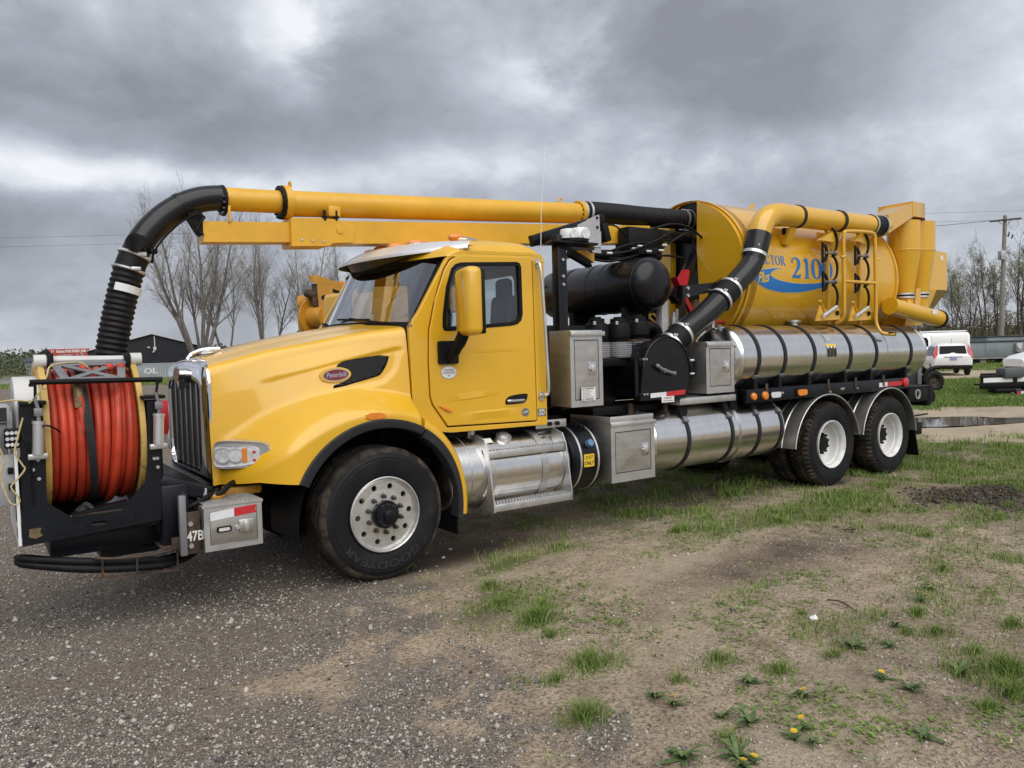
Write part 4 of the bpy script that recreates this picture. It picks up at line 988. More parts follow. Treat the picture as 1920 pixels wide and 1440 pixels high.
# ---- tanks
def tank(mb, x0, x1, y, z, r, dome=0.10, seg=48, lip=0.006):
    prof = []
    for k in range(9): a = R(90 * k / 8); prof.append((r * (max(0.0, math.sin(a)) ** 0.75) if k else 0.0, x0 - dome * math.cos(a)))
    prof += [(r + lip, x0), (r + lip, x0 + 0.025), (r, x0 + 0.027), (r, (x0 + x1) / 2), (r, x1 - 0.027), (r + lip, x1 - 0.025), (r + lip, x1)]
    for k in range(9): a = R(90 - 90 * k / 8); prof.append((r * (max(0.0, math.sin(a)) ** 0.75) if k < 8 else 0.0, x1 + dome * math.cos(a)))
    return mb.lathe(prof, (0, y, z), 'x', seg)
def band(x, y, z, r, wd=0.05, th=0.008, ax='x', seg=48, a0=0.0, a1=2 * math.pi): return MB().lathe([(r, x - wd / 2), (r + th, x - wd / 2), (r + th, x + wd / 2), (r, x + wd / 2)], (0, y, z), ax, seg, a0=a0, a1=a1)
ft = P('fuel_tank', tank(MB(), 0.70, 1.86, -0.87, 0.725, 0.325, 0.12), M['steel'])
for x in (1.02, 1.60): part('tank_strap', band(x, -0.87, 0.725, 0.327, 0.07), M['steelside'], ft)
part('tank_seam', band(0.82, -0.87, 0.725, 0.325, 0.012, 0.004), M['steelside'], ft)
# step assembly hung around the tank
STZ = 0.475
sp = P('cab_step', MB().box2((0.975, -1.27, 0.445), (1.835, -1.10, 0.472), 0.004).box2((0.975, -1.285, 0.415), (1.835, -1.268, 0.478), 0.003), M['alu'])
part('upper_tread', MB().box2((0.98, -1.19, 0.905), (1.82, -1.05, 0.925), 0.004).box2((0.98, -1.205, 0.865), (1.82, -1.19, 0.928), 0.003), M['alu'], sp)
for z, y0, y1 in ((0.474, -1.265, -1.11), (0.927, -1.185, -1.06)):
    mb = MB()
    for k in range(26):
        for j in range(3): mb.box((1.0 + k * 0.0325, y0 + (y1 - y0) * (j + 0.5) / 3, z + 0.003), (0.018, 0.032, 0.010), 0.003)
    part('step_grip', mb, M['alu'], sp)
for x in (0.965, 1.825):
    part('step_bracket', MB().prism([(-1.285, 0.41), (-1.285, 0.475), (-1.21, 0.93), (-1.16, 1.02), (-1.02, 1.06), (-0.98, 1.0), (-1.14, 0.93), (-1.19, 0.80), (-1.20, 0.66), (-1.15, 0.50), (-1.02, 0.41)], x, x + 0.012, lambda u, v, d: (d, u, v)), M['alu'], sp)
part('tank_cap', MB().cyl((1.26, -1.02, 0.995), (1.26, -1.035, 1.035), 0.075, 0.07, 20).cyl((1.26, -1.035, 1.035), (1.26, -1.04, 1.05), 0.05, 0.045, 16), M['alu2'], ft)
part('tank_label', MB().box((1.06, -1.055, 1.003), (0.11, 0.06, 0.003), 0, Matrix.Rotation(R(35), 3, 'X')), M['label'], ft)
# black DEF tank with bright bands
df = P('fluid_tank', tank(MB(), 1.97, 2.30, -0.87, 0.735, 0.315, 0.03), M['black'])
for x in (2.03, 2.245): part('tank_band', band(x, -0.87, 0.735, 0.318, 0.022, 0.007), M['alu2'], df)
part('filler_cap', MB().cyl((2.14, -1.16, 0.885), (2.14, -1.205, 0.905), 0.037, 0.034, 16), mat('blue_cap', (0.10, 0.20, 0.36), 0.4), df)
dz, dy = 0.74, -1.189
part('tank_label', MB().prism(rrect(2.062, 0.675, 2.188, 0.795, 0.006), -1.186, -1.191, XZ), M['labelyellow'], df)
mb = MB(); letters(mb, 'D E F', 0.046, lambda u, v: (2.125 + u, -1.1922, 0.762 + v), bold=0.001, sx=0.85); letters(mb, 'ONLY', 0.05, lambda u, v: (2.125 + u, -1.1922, 0.708 + v), bold=0.0012, sx=0.85)
part('label_lettering', mb, M['ink'], df)
# lower stainless water tank
lt = P('lower_water_tank', tank(MB(), 3.03, 5.12, -0.86, 0.815, 0.345, 0.09), M['steel'])
for x in (3.50, 4.20, 4.67, 5.08):
    part('tank_strap', band(x, -0.86, 0.815, 0.347, 0.045), M['strap'], lt)
    part('strap_bolt', MB().box((x, -1.155, 1.02), (0.055, 0.03, 0.07), 0.006, Matrix.Rotation(R(-48), 3, 'X')).cyl((x, -1.14, 1.03), (x, -1.06, 1.12), 0.012, seg=6), M['grey'], lt)
part('tank_rib', band(4.36, -0.86, 0.815, 0.346, 0.05, 0.016), M['steel'], lt)
for x in (3.50, 4.20, 4.67): P('tank_hanger', MB().prism([(-1.08, 1.20), (-0.82, 1.20), (-0.95, 1.10), (-1.14, 1.00), (-1.13, 1.07)], x - 0.04, x + 0.04, YZ), M['blackm'])
P('drain_loop', MB().tube(catmull([(2.99, -1.05, 0.70), (3.04, -1.12, 0.66), (3.05, -1.12, 0.57), (2.99, -1.06, 0.53)], 5), 0.012, 8), M['alu'])
# upper stainless water tank
ut = P('upper_water_tank', tank(MB(), 4.36, 8.33, -0.88, 1.643, 0.372, 0.10), M['steel'])
for x in (4.62, 5.10, 5.68, 6.45, 7.05, 7.92):
    part('tank_strap', band(x, -0.88, 1.643, 0.374, 0.05), M['strap'], ut)
    part('strap_bolt', MB().bar((x, -1.175, 1.40), (x, -1.13, 1.335), 0.02, 0.02).box((x, -1.19, 1.425), (0.06, 0.03, 0.05), 0.006, Matrix.Rotation(R(38), 3, 'X')), M['grey'], ut)
for x in (5.93, 7.32): part('tank_seam', band(x, -0.88, 1.643, 0.372, 0.012, 0.004), M['steelside'], ut)
part('breather', MB().cyl((5.92, -0.80, 1.99), (5.92, -0.80, 2.06), 0.05, seg=16).cyl((5.92, -0.80, 2.06), (5.92, -0.80, 2.085), 0.09, seg=18), M['alu'], ut)
for k in range(3): part('tank_valve', MB().cyl((4.12 + 0.09 * k, -0.86, 1.99), (4.12 + 0.09 * k, -0.86, 2.10), 0.025, seg=10).cyl((4.12 + 0.09 * k, -0.86, 2.04), (4.12 + 0.09 * k, -0.86, 2.065), 0.035, seg=6), M['brass'] if k % 2 else M['alu'], ut)
def cylmap(yc, zc_, r): return lambda u, v: (u, yc - r * math.cos(v), zc_ + r * math.sin(v))
cm = cylmap(-0.88, 1.643, 0.3755)
part('tank_label', MB().grid(lambda a, b: cm(5.928 + 0.206 * a, -0.075 + 0.43 * b), 2, 8), M['labelyellow'], ut)
mb = MB()
for k in range(3): mb.grid(lambda a, b, k=k: cylmap(-0.88, 1.643, 0.3765)(5.930 + 0.068 * k + 0.064 * a, -0.073 + 0.345 * b), 1, 6)
part('label_panel', mb, M['ink'], ut)
mb = MB()
for k in range(3): mb.flat(circ(5.962 + 0.068 * k, 0.245, 0.018, 12, 0.045), lambda u, v: cylmap(-0.88, 1.643, 0.377)(u, v))
part('label_spot', mb, M['label'], ut)
part('faded_label', MB().grid(lambda a, b: cm(5.96 + 0.10 * a, 0.45 + 0.27 * b), 2, 4), M['lgrey'], ut)
P('red_pipe', MB().tube([(4.3, -0.62, 2.06), (5.0, -0.62, 2.07)], 0.02, 8), M['redpaint'])
# ---- side rail with its lamps
rail = P('side_rail', MB().box2((4.45, -1.205, 1.135), (7.93, -1.15, 1.285), 0.006).box2((4.45, -1.15, 1.265), (7.93, -0.6, 1.285), 0.003), M['navy'])
for x in (4.65, 5.10, 5.68, 6.45, 7.05, 7.92):
    part('rail_bracket', MB().prism([(-1.15, 1.285), (-0.75, 1.285), (-0.80, 1.34), (-1.05, 1.38), (-1.19, 1.42), (-1.19, 1.285)], x - 0.05, x + 0.01, YZ), M['blackm'], rail)
for x in (4.80, 6.02, 6.62, 7.28): part('rusty_strap', MB().box2((x - 0.022, -1.214, 1.20), (x + 0.022, -1.204, 1.34), 0.003), M['rust'], rail)
for x in (5.05, 5.09, 6.05, 6.30, 6.34, 6.65, 7.30): part('bolt', bolt(MB(), (x, -1.205, 1.20 + 0.02 * math.sin(x * 9)), 0.016, 0.016), M['alu'], rail)
for x, r_ in ((4.555, 0.042), (4.76, 0.048)): part('marker_lamp', MB().lathe([(r_, -1.205), (r_, -1.228), (r_ * 0.8, -1.238), (0, -1.242)], (x, 0, 1.205), 'y', 20), M['amber'], rail)
part('clear_lamp', MB().prism(rrect(4.865, 1.172, 5.045, 1.238, 0.03), -1.205, -1.228, XZ), M['lens'], rail)
part('clear_lamp_rim', MB().prism(rrect(4.853, 1.162, 5.057, 1.248, 0.035), -1.205, -1.218, XZ), M['blackm'], rail)
part('turn_lamp_rim', MB().prism(rrect(5.34, 1.15, 5.57, 1.265, 0.05), -1.205, -1.222, XZ), M['blackm'], rail)
part('turn_lamp', MB().prism(rrect(5.365, 1.172, 5.545, 1.243, 0.035), -1.22, -1.236, XZ), M['amber'], rail)
part('white_tape', MB().prism([(7.18, 1.185), (7.38, 1.187), (7.38, 1.245), (7.18, 1.24)], -1.205, -1.208, XZ), M['tapewhite'], rail)
part('red_tape', MB().prism([(7.38, 1.187), (7.76, 1.187), (7.76, 1.245), (7.38, 1.245)], -1.205, -1.208, XZ), M['tapered'], rail)
part('marker_lamp', MB().lathe([(0.065, -1.205), (0.065, -1.226), (0.05, -1.236), (0, -1.24)], (7.83, 0, 1.222), 'y', 20), M['redlens'], rail)
# ---- rear fenders, flap, bumper
for cx, cz, rr_, a0, a1 in ((5.98, 0.47, 0.685, 174, 12), (7.40, 0.50, 0.665, 172, 4)):
    for sg in SG:
        th0, th1 = R(a0), R(a1); n = 30
        mb = MB(); vs = []
        ys = (1.23, 1.225, 1.05, 1.04, 1.03, 0.92, 0.91, 0.90, 0.60)
        off = (0.004, 0.0, 0.0, 0.010, 0.0, 0.0, 0.010, 0.0, 0.0)
        for i in range(n + 1):
            th = th0 + (th1 - th0) * i / n
            for y, o_ in zip(ys, off): vs.append((cx + (rr_ + o_) * math.cos(th), sg * y, cz + (rr_ + o_) * math.sin(th)))
        m_ = len(ys); mb.add(vs, [(i * m_ + j, (i + 1) * m_ + j, (i + 1) * m_ + j + 1, i * m_ + j + 1) for i in range(n) for j in range(m_ - 1)])
        fd = P('wheel_fender', mb, M['steelside'])
        part('fender_edge', MB().tube([(cx + rr_ * math.cos(th0 + (th1 - th0) * i / n), sg * 1.232, cz + rr_ * math.sin(th0 + (th1 - th0) * i / n)) for i in range(n + 1)], 0.009, 6), M['alu'], fd)
P('mud_flap', MB().prism([(-1.20, 0.55), (-0.62, 0.55), (-0.62, 0.18), (-1.20, 0.18)], 8.10, 8.115, lambda u, v, d: (d + (0.55 - v) * 0.25, u, v)), M['blackm'])
rb = P('rear_bumper', MB().box2((7.95, -1.20, 0.935), (8.58, -1.14, 1.145), 0.006).box2((7.95, -1.21, 1.13), (8.60, -0.6, 1.148), 0.003).box2((8.45, -1.2, 0.86), (8.56, 1.2, 1.14), 0.01), M['blackm'])
part('lamp_socket', MB().lathe([(0.07, -1.2), (0.07, -1.215), (0.05, -1.215), (0.045, -1.19)], (8.17, 0, 1.04), 'y', 18), M['alu'], rb)
part('rubber_bump', MB().cyl((8.62, -1.19, 0.98), (8.62, -1.05, 0.98), 0.085, seg=16), M['blackm'], rb)
P('tow_pin', MB().cyl((8.2, -1.0, 0.70), (8.75, -1.05, 0.72), 0.012, seg=6), M['blackm'])
P('tail_box', MB().box2((8.2, -1.1, 0.45), (8.5, -0.9, 0.62), 0.01), M['blackm'])
# ---- stainless boxes
def cabinet(name, x0, x1, y0, y1, z0, z1, mt, dx0=0.05, dz0=0.06, dz1=0.085, lid=True):
    c = P(name, MB().box2((x0, y0, z0), (x1, y1, z1), 0.006), mt)
    f = MB(); f.prism([(x0 - 0.002, z0 - 0.002), (x1 + 0.002, z0 - 0.002), (x1 + 0.002, z1), (x0 - 0.002, z1)], y0 - 0.012, y0 - 0.001, XZ, [[(x0 + dx0, z0 + dz0), (x1 - dx0, z0 + dz0), (x1 - dx0, z1 - dz1), (x0 + dx0, z1 - dz1)]])
    part('door_frame', f, M['alu'], c)
    part('door_gap', MB().box2((x0 + dx0 + 0.001, y0 - 0.003, z0 + dz0 + 0.001), (x1 - dx0 - 0.001, y0 - 0.0005, z1 - dz1 - 0.001)), M['ink'], c)
    a, b = (x0 + dx0 + 0.009, z0 + dz0 + 0.009), (x1 - dx0 - 0.009, z1 - dz1 - 0.009)
    q = MB(); cx_, cz_ = (a[0] + b[0]) / 2, (a[1] + b[1]) / 2
    # cross-broken door skin: four shallow triangles
    q.add([(a[0], y0 - 0.010, a[1]), (b[0], y0 - 0.010, a[1]), (b[0], y0 - 0.010, b[1]), (a[0], y0 - 0.010, b[1]), (cx_, y0 - 0.020, cz_)], [(0, 1, 4), (1, 2, 4), (2, 3, 4), (3, 0, 4)])
    q.box2((a[0], y0 - 0.0105, a[1]), (b[0], y0 - 0.002, b[1]))
    dr = part('cabinet_door', q, M['steelside'], c, 2)
    if lid: part('drip_rail', MB().box2((x0 - 0.004, y0 - 0.035, z1 - 0.055), (x1 + 0.022, y0 - 0.006, z1 - 0.012), 0.004), M['alu'], c)
    lx, lz = b[0] - 0.075, cz_ + (b[1] - a[1]) * 0.02
    l_ = part('latch', MB().box2((lx - 0.045, y0 - 0.024, lz - 0.062), (lx + 0.04, y0 - 0.014, lz + 0.062), 0.008), M['chrome'], c)
    part('latch_handle', MB().box2((lx - 0.03, y0 - 0.040, lz - 0.035), (lx + 0.025, y0 - 0.024, lz + 0.035), 0.006).cyl((lx - 0.06, y0 - 0.03, lz), (lx - 0.035, y0 - 0.03, lz), 0.012, seg=8), M['alu2'], c)
    return c
ub = cabinet('upper_toolbox', 1.95, 2.345, -1.15, -0.845, 1.245, 1.965, M['steelside'], 0.045, 0.06, 0.09)
part('warning_label', MB().box2((2.06, -1.1785, 1.30), (2.235, -1.1765, 1.425)), M['label'], ub)
mb = MB()
for z in (1.412, 1.313):
    letters(mb, 'WARNING', 0.026, lambda u, v: (2.155 + u, -1.1795, z + v), bold=0.0008, sx=0.9)
    mb.add([(2.070, -1.1795, z - 0.009), (2.092, -1.1795, z - 0.009), (2.081, -1.1795, z + 0.011)], [(0, 1, 2)])
for k in range(6):
    z = 1.393 - k * 0.0125; mb.box2((2.072, -1.1797, z), (2.072 + 0.15 * (0.6 + 0.4 * rng.random()), -1.179, z + 0.003))
part('label_lettering', mb, M['inkgrey'], ub)
lb = cabinet('lower_toolbox', 2.39, 2.975, -1.20, -0.60, 0.485, 1.065, M['steelside'], 0.05, 0.085, 0.09, False)
part('tray_rim', MB().box2((2.39, -1.205, 1.065), (2.975, -1.192, 1.125), 0.003).box2((2.39, -1.2, 1.065), (2.403, -0.6, 1.125), 0.003).box2((2.962, -1.2, 1.065), (2.975, -0.6, 1.125), 0.003).box2((2.39, -0.613, 1.065), (2.975, -0.6, 1.125), 0.003).box2((2.385, -1.225, 1.028), (2.995, -1.20, 1.066), 0.004), M['alu'], lb)
part('side_grille', MB().box2((2.386, -1.0, 0.55), (2.39, -0.8, 0.9)), M['steelside'], lb)
b3 = cabinet('side_toolbox', 3.835, 4.29, -1.15, -0.84, 1.275, 1.835, M['steelside'], 0.05, 0.07, 0.075)
P('toolbox_shelf', MB().box2((3.42, -1.16, 1.175), (4.32, -0.7, 1.245), 0.006), M['alu'])
P('shelf_support', MB().box2((3.45, -1.1, 1.0), (3.6, -0.75, 1.18), 0.01), M['blackm'])
P('shelf_support', MB().box2((4.3, -1.1, 1.0), (4.42, -0.75, 1.30), 0.01), M['blackm'])
P('lean_box', MB().box2((4.30, -0.80, 1.25), (4.45, -0.45, 1.75), 0.01), M['blackm'])
# ---- blower housing behind the cab
bh = P('blower_housing', MB().lathe([(0.0, -0.66), (0.31, -0.66), (0.325, -0.64), (0.325, -0.58), (0.34, -0.575), (0.34, -0.55), (0.325, -0.545), (0.325, -0.3), (0, -0.3)], (2.72, 0, 1.42), 'y', 48).box2((2.95, -1.1, 1.26), (3.48, -0.3, 1.75), 0.06).cyl((3.185, -1.1, 1.56), (3.185, -0.4, 1.56), 0.30, seg=32), M['black'])
dp = [(2.80, 1.255), (3.47, 1.255), (3.50, 1.32), (3.52, 1.48)] + [(3.185 + 0.335 * math.cos(R(a)), 1.555 + 0.335 * math.sin(R(a))) for a in range(5, 176, 10)] + [(2.84, 1.50)]
bd2 = P('inspection_door', MB().prism(dp, -1.20, -1.10, XZ), M['black'])
b_ = bd2.modifiers.new('bevel', 'BEVEL'); b_.width = 0.012; b_.segments = 2; b_.limit_method = 'ANGLE'
part('door_rim', MB().tube([(u, -1.202, v) for u, v in dp[4:-1]], 0.010, 6), M['black'], bd2)
part('door_handle', MB().tube(catmull([(3.02, -1.235, 1.60), (3.08, -1.24, 1.565), (3.14, -1.24, 1.545), (3.21, -1.24, 1.525), (3.26, -1.235, 1.515)], 5), [0.018, 0.014] * 10 + [0.02], 8).cyl((3.12, -1.2, 1.55), (3.12, -1.245, 1.55), 0.024, seg=10).sphere((3.02, -1.235, 1.60), 0.022, 10, 6).sphere((3.26, -1.235, 1.515), 0.022, 10, 6), M['grey'], bd2)
part('hinge', MB().cyl((2.78, -1.17, 1.30), (2.78, -1.17, 1.68), 0.024, seg=10).box2((2.78, -1.21, 1.655), (2.92, -1.20, 1.685), 0.004).box2((2.78, -1.21, 1.305), (2.92, -1.20, 1.335), 0.004), M['black'], bd2)
for x, z in ((2.845, 1.67), (2.885, 1.67), (2.845, 1.32), (2.885, 1.32)): part('bolt', bolt(MB(), (x, -1.21, z), 0.013, 0.012), M['alu'], bd2)
part('clamp', MB().tube(catmull([(3.54, -1.17, 1.66), (3.60, -1.2, 1.64), (3.60, -1.2, 1.50), (3.54, -1.17, 1.47)], 5), 0.018, 8).box2((3.53, -1.21, 1.51), (3.56, -1.17, 1.62), 0.005), M['blackm'], bd2)
for z in (1.64, 1.50): part('clamp_bolt', MB().cyl((3.53, -1.2, z), (3.58, -1.21, z), 0.014, seg=8), M['alu'], bd2)
part('white_tape', MB().prism([(2.945, 1.278), (3.17, 1.285), (3.17, 1.33), (2.945, 1.325)], -1.2005, -1.2035, XZ), M['tapewhite'], bd2)
part('red_tape', MB().prism([(3.17, 1.285), (3.44, 1.29), (3.46, 1.34), (3.17, 1.33)], -1.2005, -1.2035, XZ), M['tapered'], bd2)
part('cleanout_label', MB().box2((3.10, -1.206, 1.222), (3.28, -1.202, 1.284)), M['label'], bd2)
mb = MB(); letters(mb, 'CLEANOUT', 0.026, lambda u, v: (3.19 + u, -1.2068, 1.266 + v), bold=0.0006, sx=0.9); mb.box2((3.12, -1.207, 1.236), (3.26, -1.2064, 1.243))
part('label_lettering', mb, M['inkgrey'], bd2)
P('blower_base', MB().box2((2.4, -0.95, 1.12), (3.75, -0.3, 1.20), 0.01), M['blackm'])
for x in (2.86, 3.36): P('base_bolt', MB().cyl((x, -1.0, 1.08), (x, -1.0, 1.22), 0.03, seg=10), M['rust'])
# relief valves with perforated skirts
for k, (x, z, y) in enumerate(((2.60, 1.75, -0.80), (2.875, 1.75, -0.83), (3.155, 1.775, -0.83))):
    rv = P('relief_valve', MB().lathe([(0.05, 0.36), (0.05, 0.345), (0.085, 0.34), (0.085, 0.30), (0.115, 0.285), (0.125, 0.22), (0.12, 0.15), (0.085, 0.12), (0.085, 0.08), (0, 0.08)], (x, y, z), 'z', 20), M['blackm'])
    part('valve_skirt', MB().lathe([(0.0, 0.10), (0.125, 0.10), (0.132, 0.095), (0.132, -0.055), (0.13, -0.06), (0, -0.06)], (x, y, z), 'z', 28), M['rust'] if k == 2 else M['grey'], rv)
    mb = MB()
    for r_ in range(6):
        for c_ in range(22):
            a = R(-90 + (c_ - 11) * 8 + (4 if r_ % 2 else 0)); mb.box((x + 0.1335 * math.cos(a), y + 0.1335 * math.sin(a), z - 0.035 + r_ * 0.021), (0.010, 0.004, 0.010), 0, Matrix.Rotation(a + R(90), 3, 'Z'))
    part('perforation', mb, M['lgrey'], rv)
    part('valve_tag', MB().box2((x - 0.115, y - 0.09, z + 0.275), (x - 0.08, y - 0.08, z + 0.312), 0.004), M['lgrey'], rv)
P('bent_pipe', MB().tube(catmull([(3.24, -0.80, 2.0), (3.38, -0.80, 2.01), (3.47, -0.80, 1.95), (3.48, -0.80, 1.80), (3.48, -0.80, 1.70)], 6), 0.06, 14).cyl((3.48, -0.8, 1.76), (3.48, -0.8, 1.79), 0.075, seg=16), M['blackm'])
P('manifold', MB().box2((2.5, -0.92, 1.60), (3.6, -0.45, 1.70), 0.02), M['blackm'])
# transverse silencer
sl = P('silencer', MB().lathe([(0, -0.86), (0.10, -0.855), (0.18, -0.835), (0.245, -0.795), (0.285, -0.735), (0.29, -0.70), (0.29, 0.9), (0.25, 0.97), (0, 1.0)], (3.47, 0, 2.475), 'y', 56), M['black'])
for y in (-0.70, -0.15, 0.05, 0.45): part('silencer_band', MB().lathe([(0.29, y - 0.012), (0.2945, y - 0.01), (0.2945, y + 0.01), (0.29, y + 0.012)], (3.47, 0, 2.475), 'y', 56), M['black'], sl)
part('lifting_eye', MB().prism([(3.40, 2.72), (3.455, 2.86), (3.485, 2.86), (3.54, 2.72)], 0.28, 0.295, XZ, [circ(3.47, 2.82, 0.018, 10)]), M['blackm'], sl)
P('silencer_cradle', MB().box2((3.3, -0.5, 1.75), (3.66, -0.42, 2.24), 0.01), M['blackm'])
P('silencer_cradle', MB().box2((3.3, 0.4, 1.2), (3.66, 0.48, 2.24), 0.01), M['blackm'])
P('slim_post', MB().box2((2.45, -0.35, 1.2), (2.52, -0.28, 2.6), 0.005), M['blackm'])
P('engine_cover', MB().box2((2.15, -0.3, 1.2), (4.2, 0.9, 2.05), 0.04), M['blackm'])
P('grey_panel', MB().box2((3.42, -0.42, 1.86), (3.78, -0.40, 2.13), 0.01), M['lgrey'])
P('white_post', MB().box2((3.70, -0.66, 1.80), (3.80, -0.56, 2.30), 0.006), M['offwhite'])
P('filter_canister', MB().cyl((3.93, -0.62, 1.90), (3.93, -0.62, 2.12), 0.05, seg=16).cyl((3.93, -0.62, 2.12), (3.93, -0.62, 2.18), 0.028, seg=10).cyl((4.0, -0.6, 2.05), (4.0, -0.6, 2.22), 0.02, seg=8), M['alu'])
for k in range(5): P('loose_hose', MB().tube(catmull([(3.7, -0.35 - 0.05 * k, 2.0 + 0.05 * k), (3.9, -0.5 - 0.04 * k, 1.95), (4.15, -0.55, 2.0 + 0.06 * k), (4.3, -0.45, 2.3 + 0.03 * k)], 6), 0.018, 7), M['blackm'])
P('pump_body', MB().box2((3.7, -0.55, 1.5), (4.3, 0.3, 2.0), 0.05), M['blackm'])
# upright mast with strobe
ms = P('lamp_mast', MB().box2((2.075, -0.86, 1.2), (2.185, -0.76, 2.90), 0.006), M['black'])
for z in (2.42, 2.50, 2.66): part('mast_bolt', bolt(MB(), (2.13, -0.86, z), 0.018, 0.014), M['alu'], ms)
part('mast_plate', MB().prism([(1.93, -0.95), (2.52, -0.95), (2.60, -0.72), (2.0, -0.72)], 2.815, 2.832, lambda u, v, d: (u, v, d)), M['black'], ms)
sb = P('strobe_beacon', MB().lathe([(0.15, 0), (0.15, 0.03), (0.12, 0.035)], (2.29, -0.84, 2.835), 'z', 28), M['blackm'])
for x, r_, h in ((2.21, 0.082, 0.125), (2.355, 0.095, 0.145)):
    part('strobe_lens', MB().lathe([(r_, 0.03), (r_ * 1.02, 0.05), (r_, h - 0.02), (r_ * 0.9, h - 0.004), (r_ * 0.5, h + 0.004), (0, h + 0.005)], (x, -0.86, 2.835), 'z', 24), M['strobe'], sb)
    part('strobe_core', MB().prism(circ(x, 2.835 + h * 0.55, r_ * 0.55, 20), -0.86 - r_ * 0.98, -0.86 - r_ * 1.03, XZ), M['lens'], sb)
# boom rest: black arm rising to a plate with a work light
P('boom_rest_arm', MB().bar((1.95, -0.6, 2.86), (2.75, -0.5, 3.10), 0.06, 0.11, 0.005).bar((2.2, -0.7, 2.80), (2.85, -0.5, 2.86), 0.08, 0.05), M['black'])
pl_ = P('boom_rest_plate', MB().prism([(2.58, 3.07), (2.90, 3.205), (2.915, 2.80), (2.80, 2.80)], -0.55, -0.50, XZ), M['lgrey'])
for z in (3.17, 3.07): part('plate_bolt', bolt(MB(), (2.865, -0.55, z), 0.016, 0.012), M['blackm'], pl_)
part('gusset', MB().prism([(2.66, 2.86), (2.91, 3.03), (2.91, 2.86)], -0.56, -0.553, XZ), M['alu'], pl_)
wl = P('work_light', MB().box((3.02, -0.46, 3.03), (0.09, 0.16, 0.20), 0.02, Matrix.Rotation(R(-18), 3, 'Y')).box2((2.92, -0.53, 3.10), (3.00, -0.45, 3.22), 0.01), M['blackm'])
P('boom_rest_wedge', MB().prism([(2.65, 2.86), (2.95, 2.97), (2.95, 2.72)], -0.40, -0.30, XZ), M['yellow3'])
P('rest_strut', MB().bar((2.55, -0.45, 2.80), (2.86, -0.40, 2.70), 0.07, 0.07, 0.01), M['blackm'])
# ---- the boom
def bz_(x): return 3.150 + 0.0555 * x
bt = P('boom_tube', MB().cyl((-0.26, 0, bz_(-0.26)), (3.10, 0, bz_(3.10)), 0.113, seg=40), M['yellow3'])
part('inner_tube', MB().cyl((-0.80, 0, bz_(-0.80) + 0.018), (-0.24, 0, bz_(-0.24) + 0.01), 0.098, seg=36), M['yellow3'], bt)
def flange(x, r, th, n, mt, bm_):
    q = MB().cyl((x, 0, bz_(x) + 0.006), (x + th, 0, bz_(x + th) + 0.006), r, seg=36); o_ = part('flange', q, mt, bt)
    b = MB()
    for k in range(n):
        a = 2 * math.pi * (k + .5) / n; yy, zz = (r - 0.018) * math.cos(a), bz_(x) + (r - 0.018) * math.sin(a)
        b.cyl((x - 0.010, yy, zz), (x + th + 0.008, yy, zz), 0.008, seg=6)
    part('flange_bolts', b, bm_, bt)
flange(-0.835, 0.128, 0.022, 14, M['blackm'], M['grey']); flange(-0.345, 0.145, 0.025, 14, M['blackm'], M['blackm']); flange(-0.315, 0.150, 0.060, 14, M['yellow3'], M['yellow3'])
part('lifting_eye', MB().tube([(-0.24 + 0.0, 0.0 + 0.026 * math.cos(a), bz_(-0.24) + 0.165 + 0.026 * math.sin(a)) for a in np.linspace(0, 2 * math.pi, 15)[:-1]], 0.008, 6, True), M['yellow3'], bt)
part('lifting_eye', MB().tube([(2.82 + 0.026 * math.cos(a), 0.0, bz_(2.82) + 0.135 + 0.026 * math.sin(a)) for a in np.linspace(0, 2 * math.pi, 15)[:-1]], 0.008, 6, True), M['yellow3'], bt)
flange(3.06, 0.135, 0.05, 14, M['yellow3'], M['blackm'])
def hz(x): return 2.889 + 0.0610 * x
def beam(x0, x1, h0, h1, w_):
    q = MB(); vs = []
    for x, h in ((x0, h0), (x1, h1)):
        for y, s_ in ((-w_, 1), (w_, 1), (w_, -1), (-w_, -1)): vs.append((x, y, hz(x) + s_ * h / 2))
    q.add(vs, [(0, 1, 2, 3), (7, 6, 5, 4), (0, 4, 5, 1), (1, 5, 6, 2), (2, 6, 7, 3), (3, 7, 4, 0)]); return q
bb = P('boom_beam', beam(-0.27, 4.1, 0.205, 0.205, 0.11), M['yellow3'])
i_ = part('inner_beam', beam(-1.01, -0.20, 0.168, 0.172, 0.09), M['yellow3'], bb)
part('beam_collar', MB().prism([(-0.29, hz(-0.28) - 0.125), (0.05, hz(0.05) - 0.125), (0.09, hz(0.09) - 0.10), (0.28, hz(0.28) - 0.095), (0.30, hz(0.3) + 0.02), (0.16, hz(0.16) + 0.108), (0.0, hz(0) + 0.12), (-0.29, hz(-0.28) + 0.118)], -0.128, 0.128, XZ), M['yellow3'], bb)
part('collar_boss', MB().cyl((0.16, -0.12, hz(0.16) + 0.02), (0.16, -0.136, hz(0.16) + 0.02), 0.035, seg=18), M['yellow3'], bb)
for k in range(3): part('collar_bolt', bolt(MB(), (-0.20 + 0.10 * k, -0.128, hz(-0.2) - 0.07), 0.012, 0.008), M['alu'], bb)
part('tube_bracket', MB().box2((0.10, -0.05, hz(0.1) + 0.095), (0.16, 0.05, bz_(0.1) - 0.06), 0.005).box2((0.06, -0.13, bz_(0.1) - 0.12), (0.17, 0.0, bz_(0.1) - 0.03), 0.004), M['yellow3'], bb)
for x in (0.02, 0.13): part('bracket_pin', MB().cyl((x, -0.12, hz(x) + 0.10), (x, -0.12, bz_(x) - 0.07), 0.014, seg=8).cyl((x, -0.12, hz(x) + 0.12), (x, -0.12, hz(x) + 0.14), 0.026, seg=6), M['blackm'], bb)
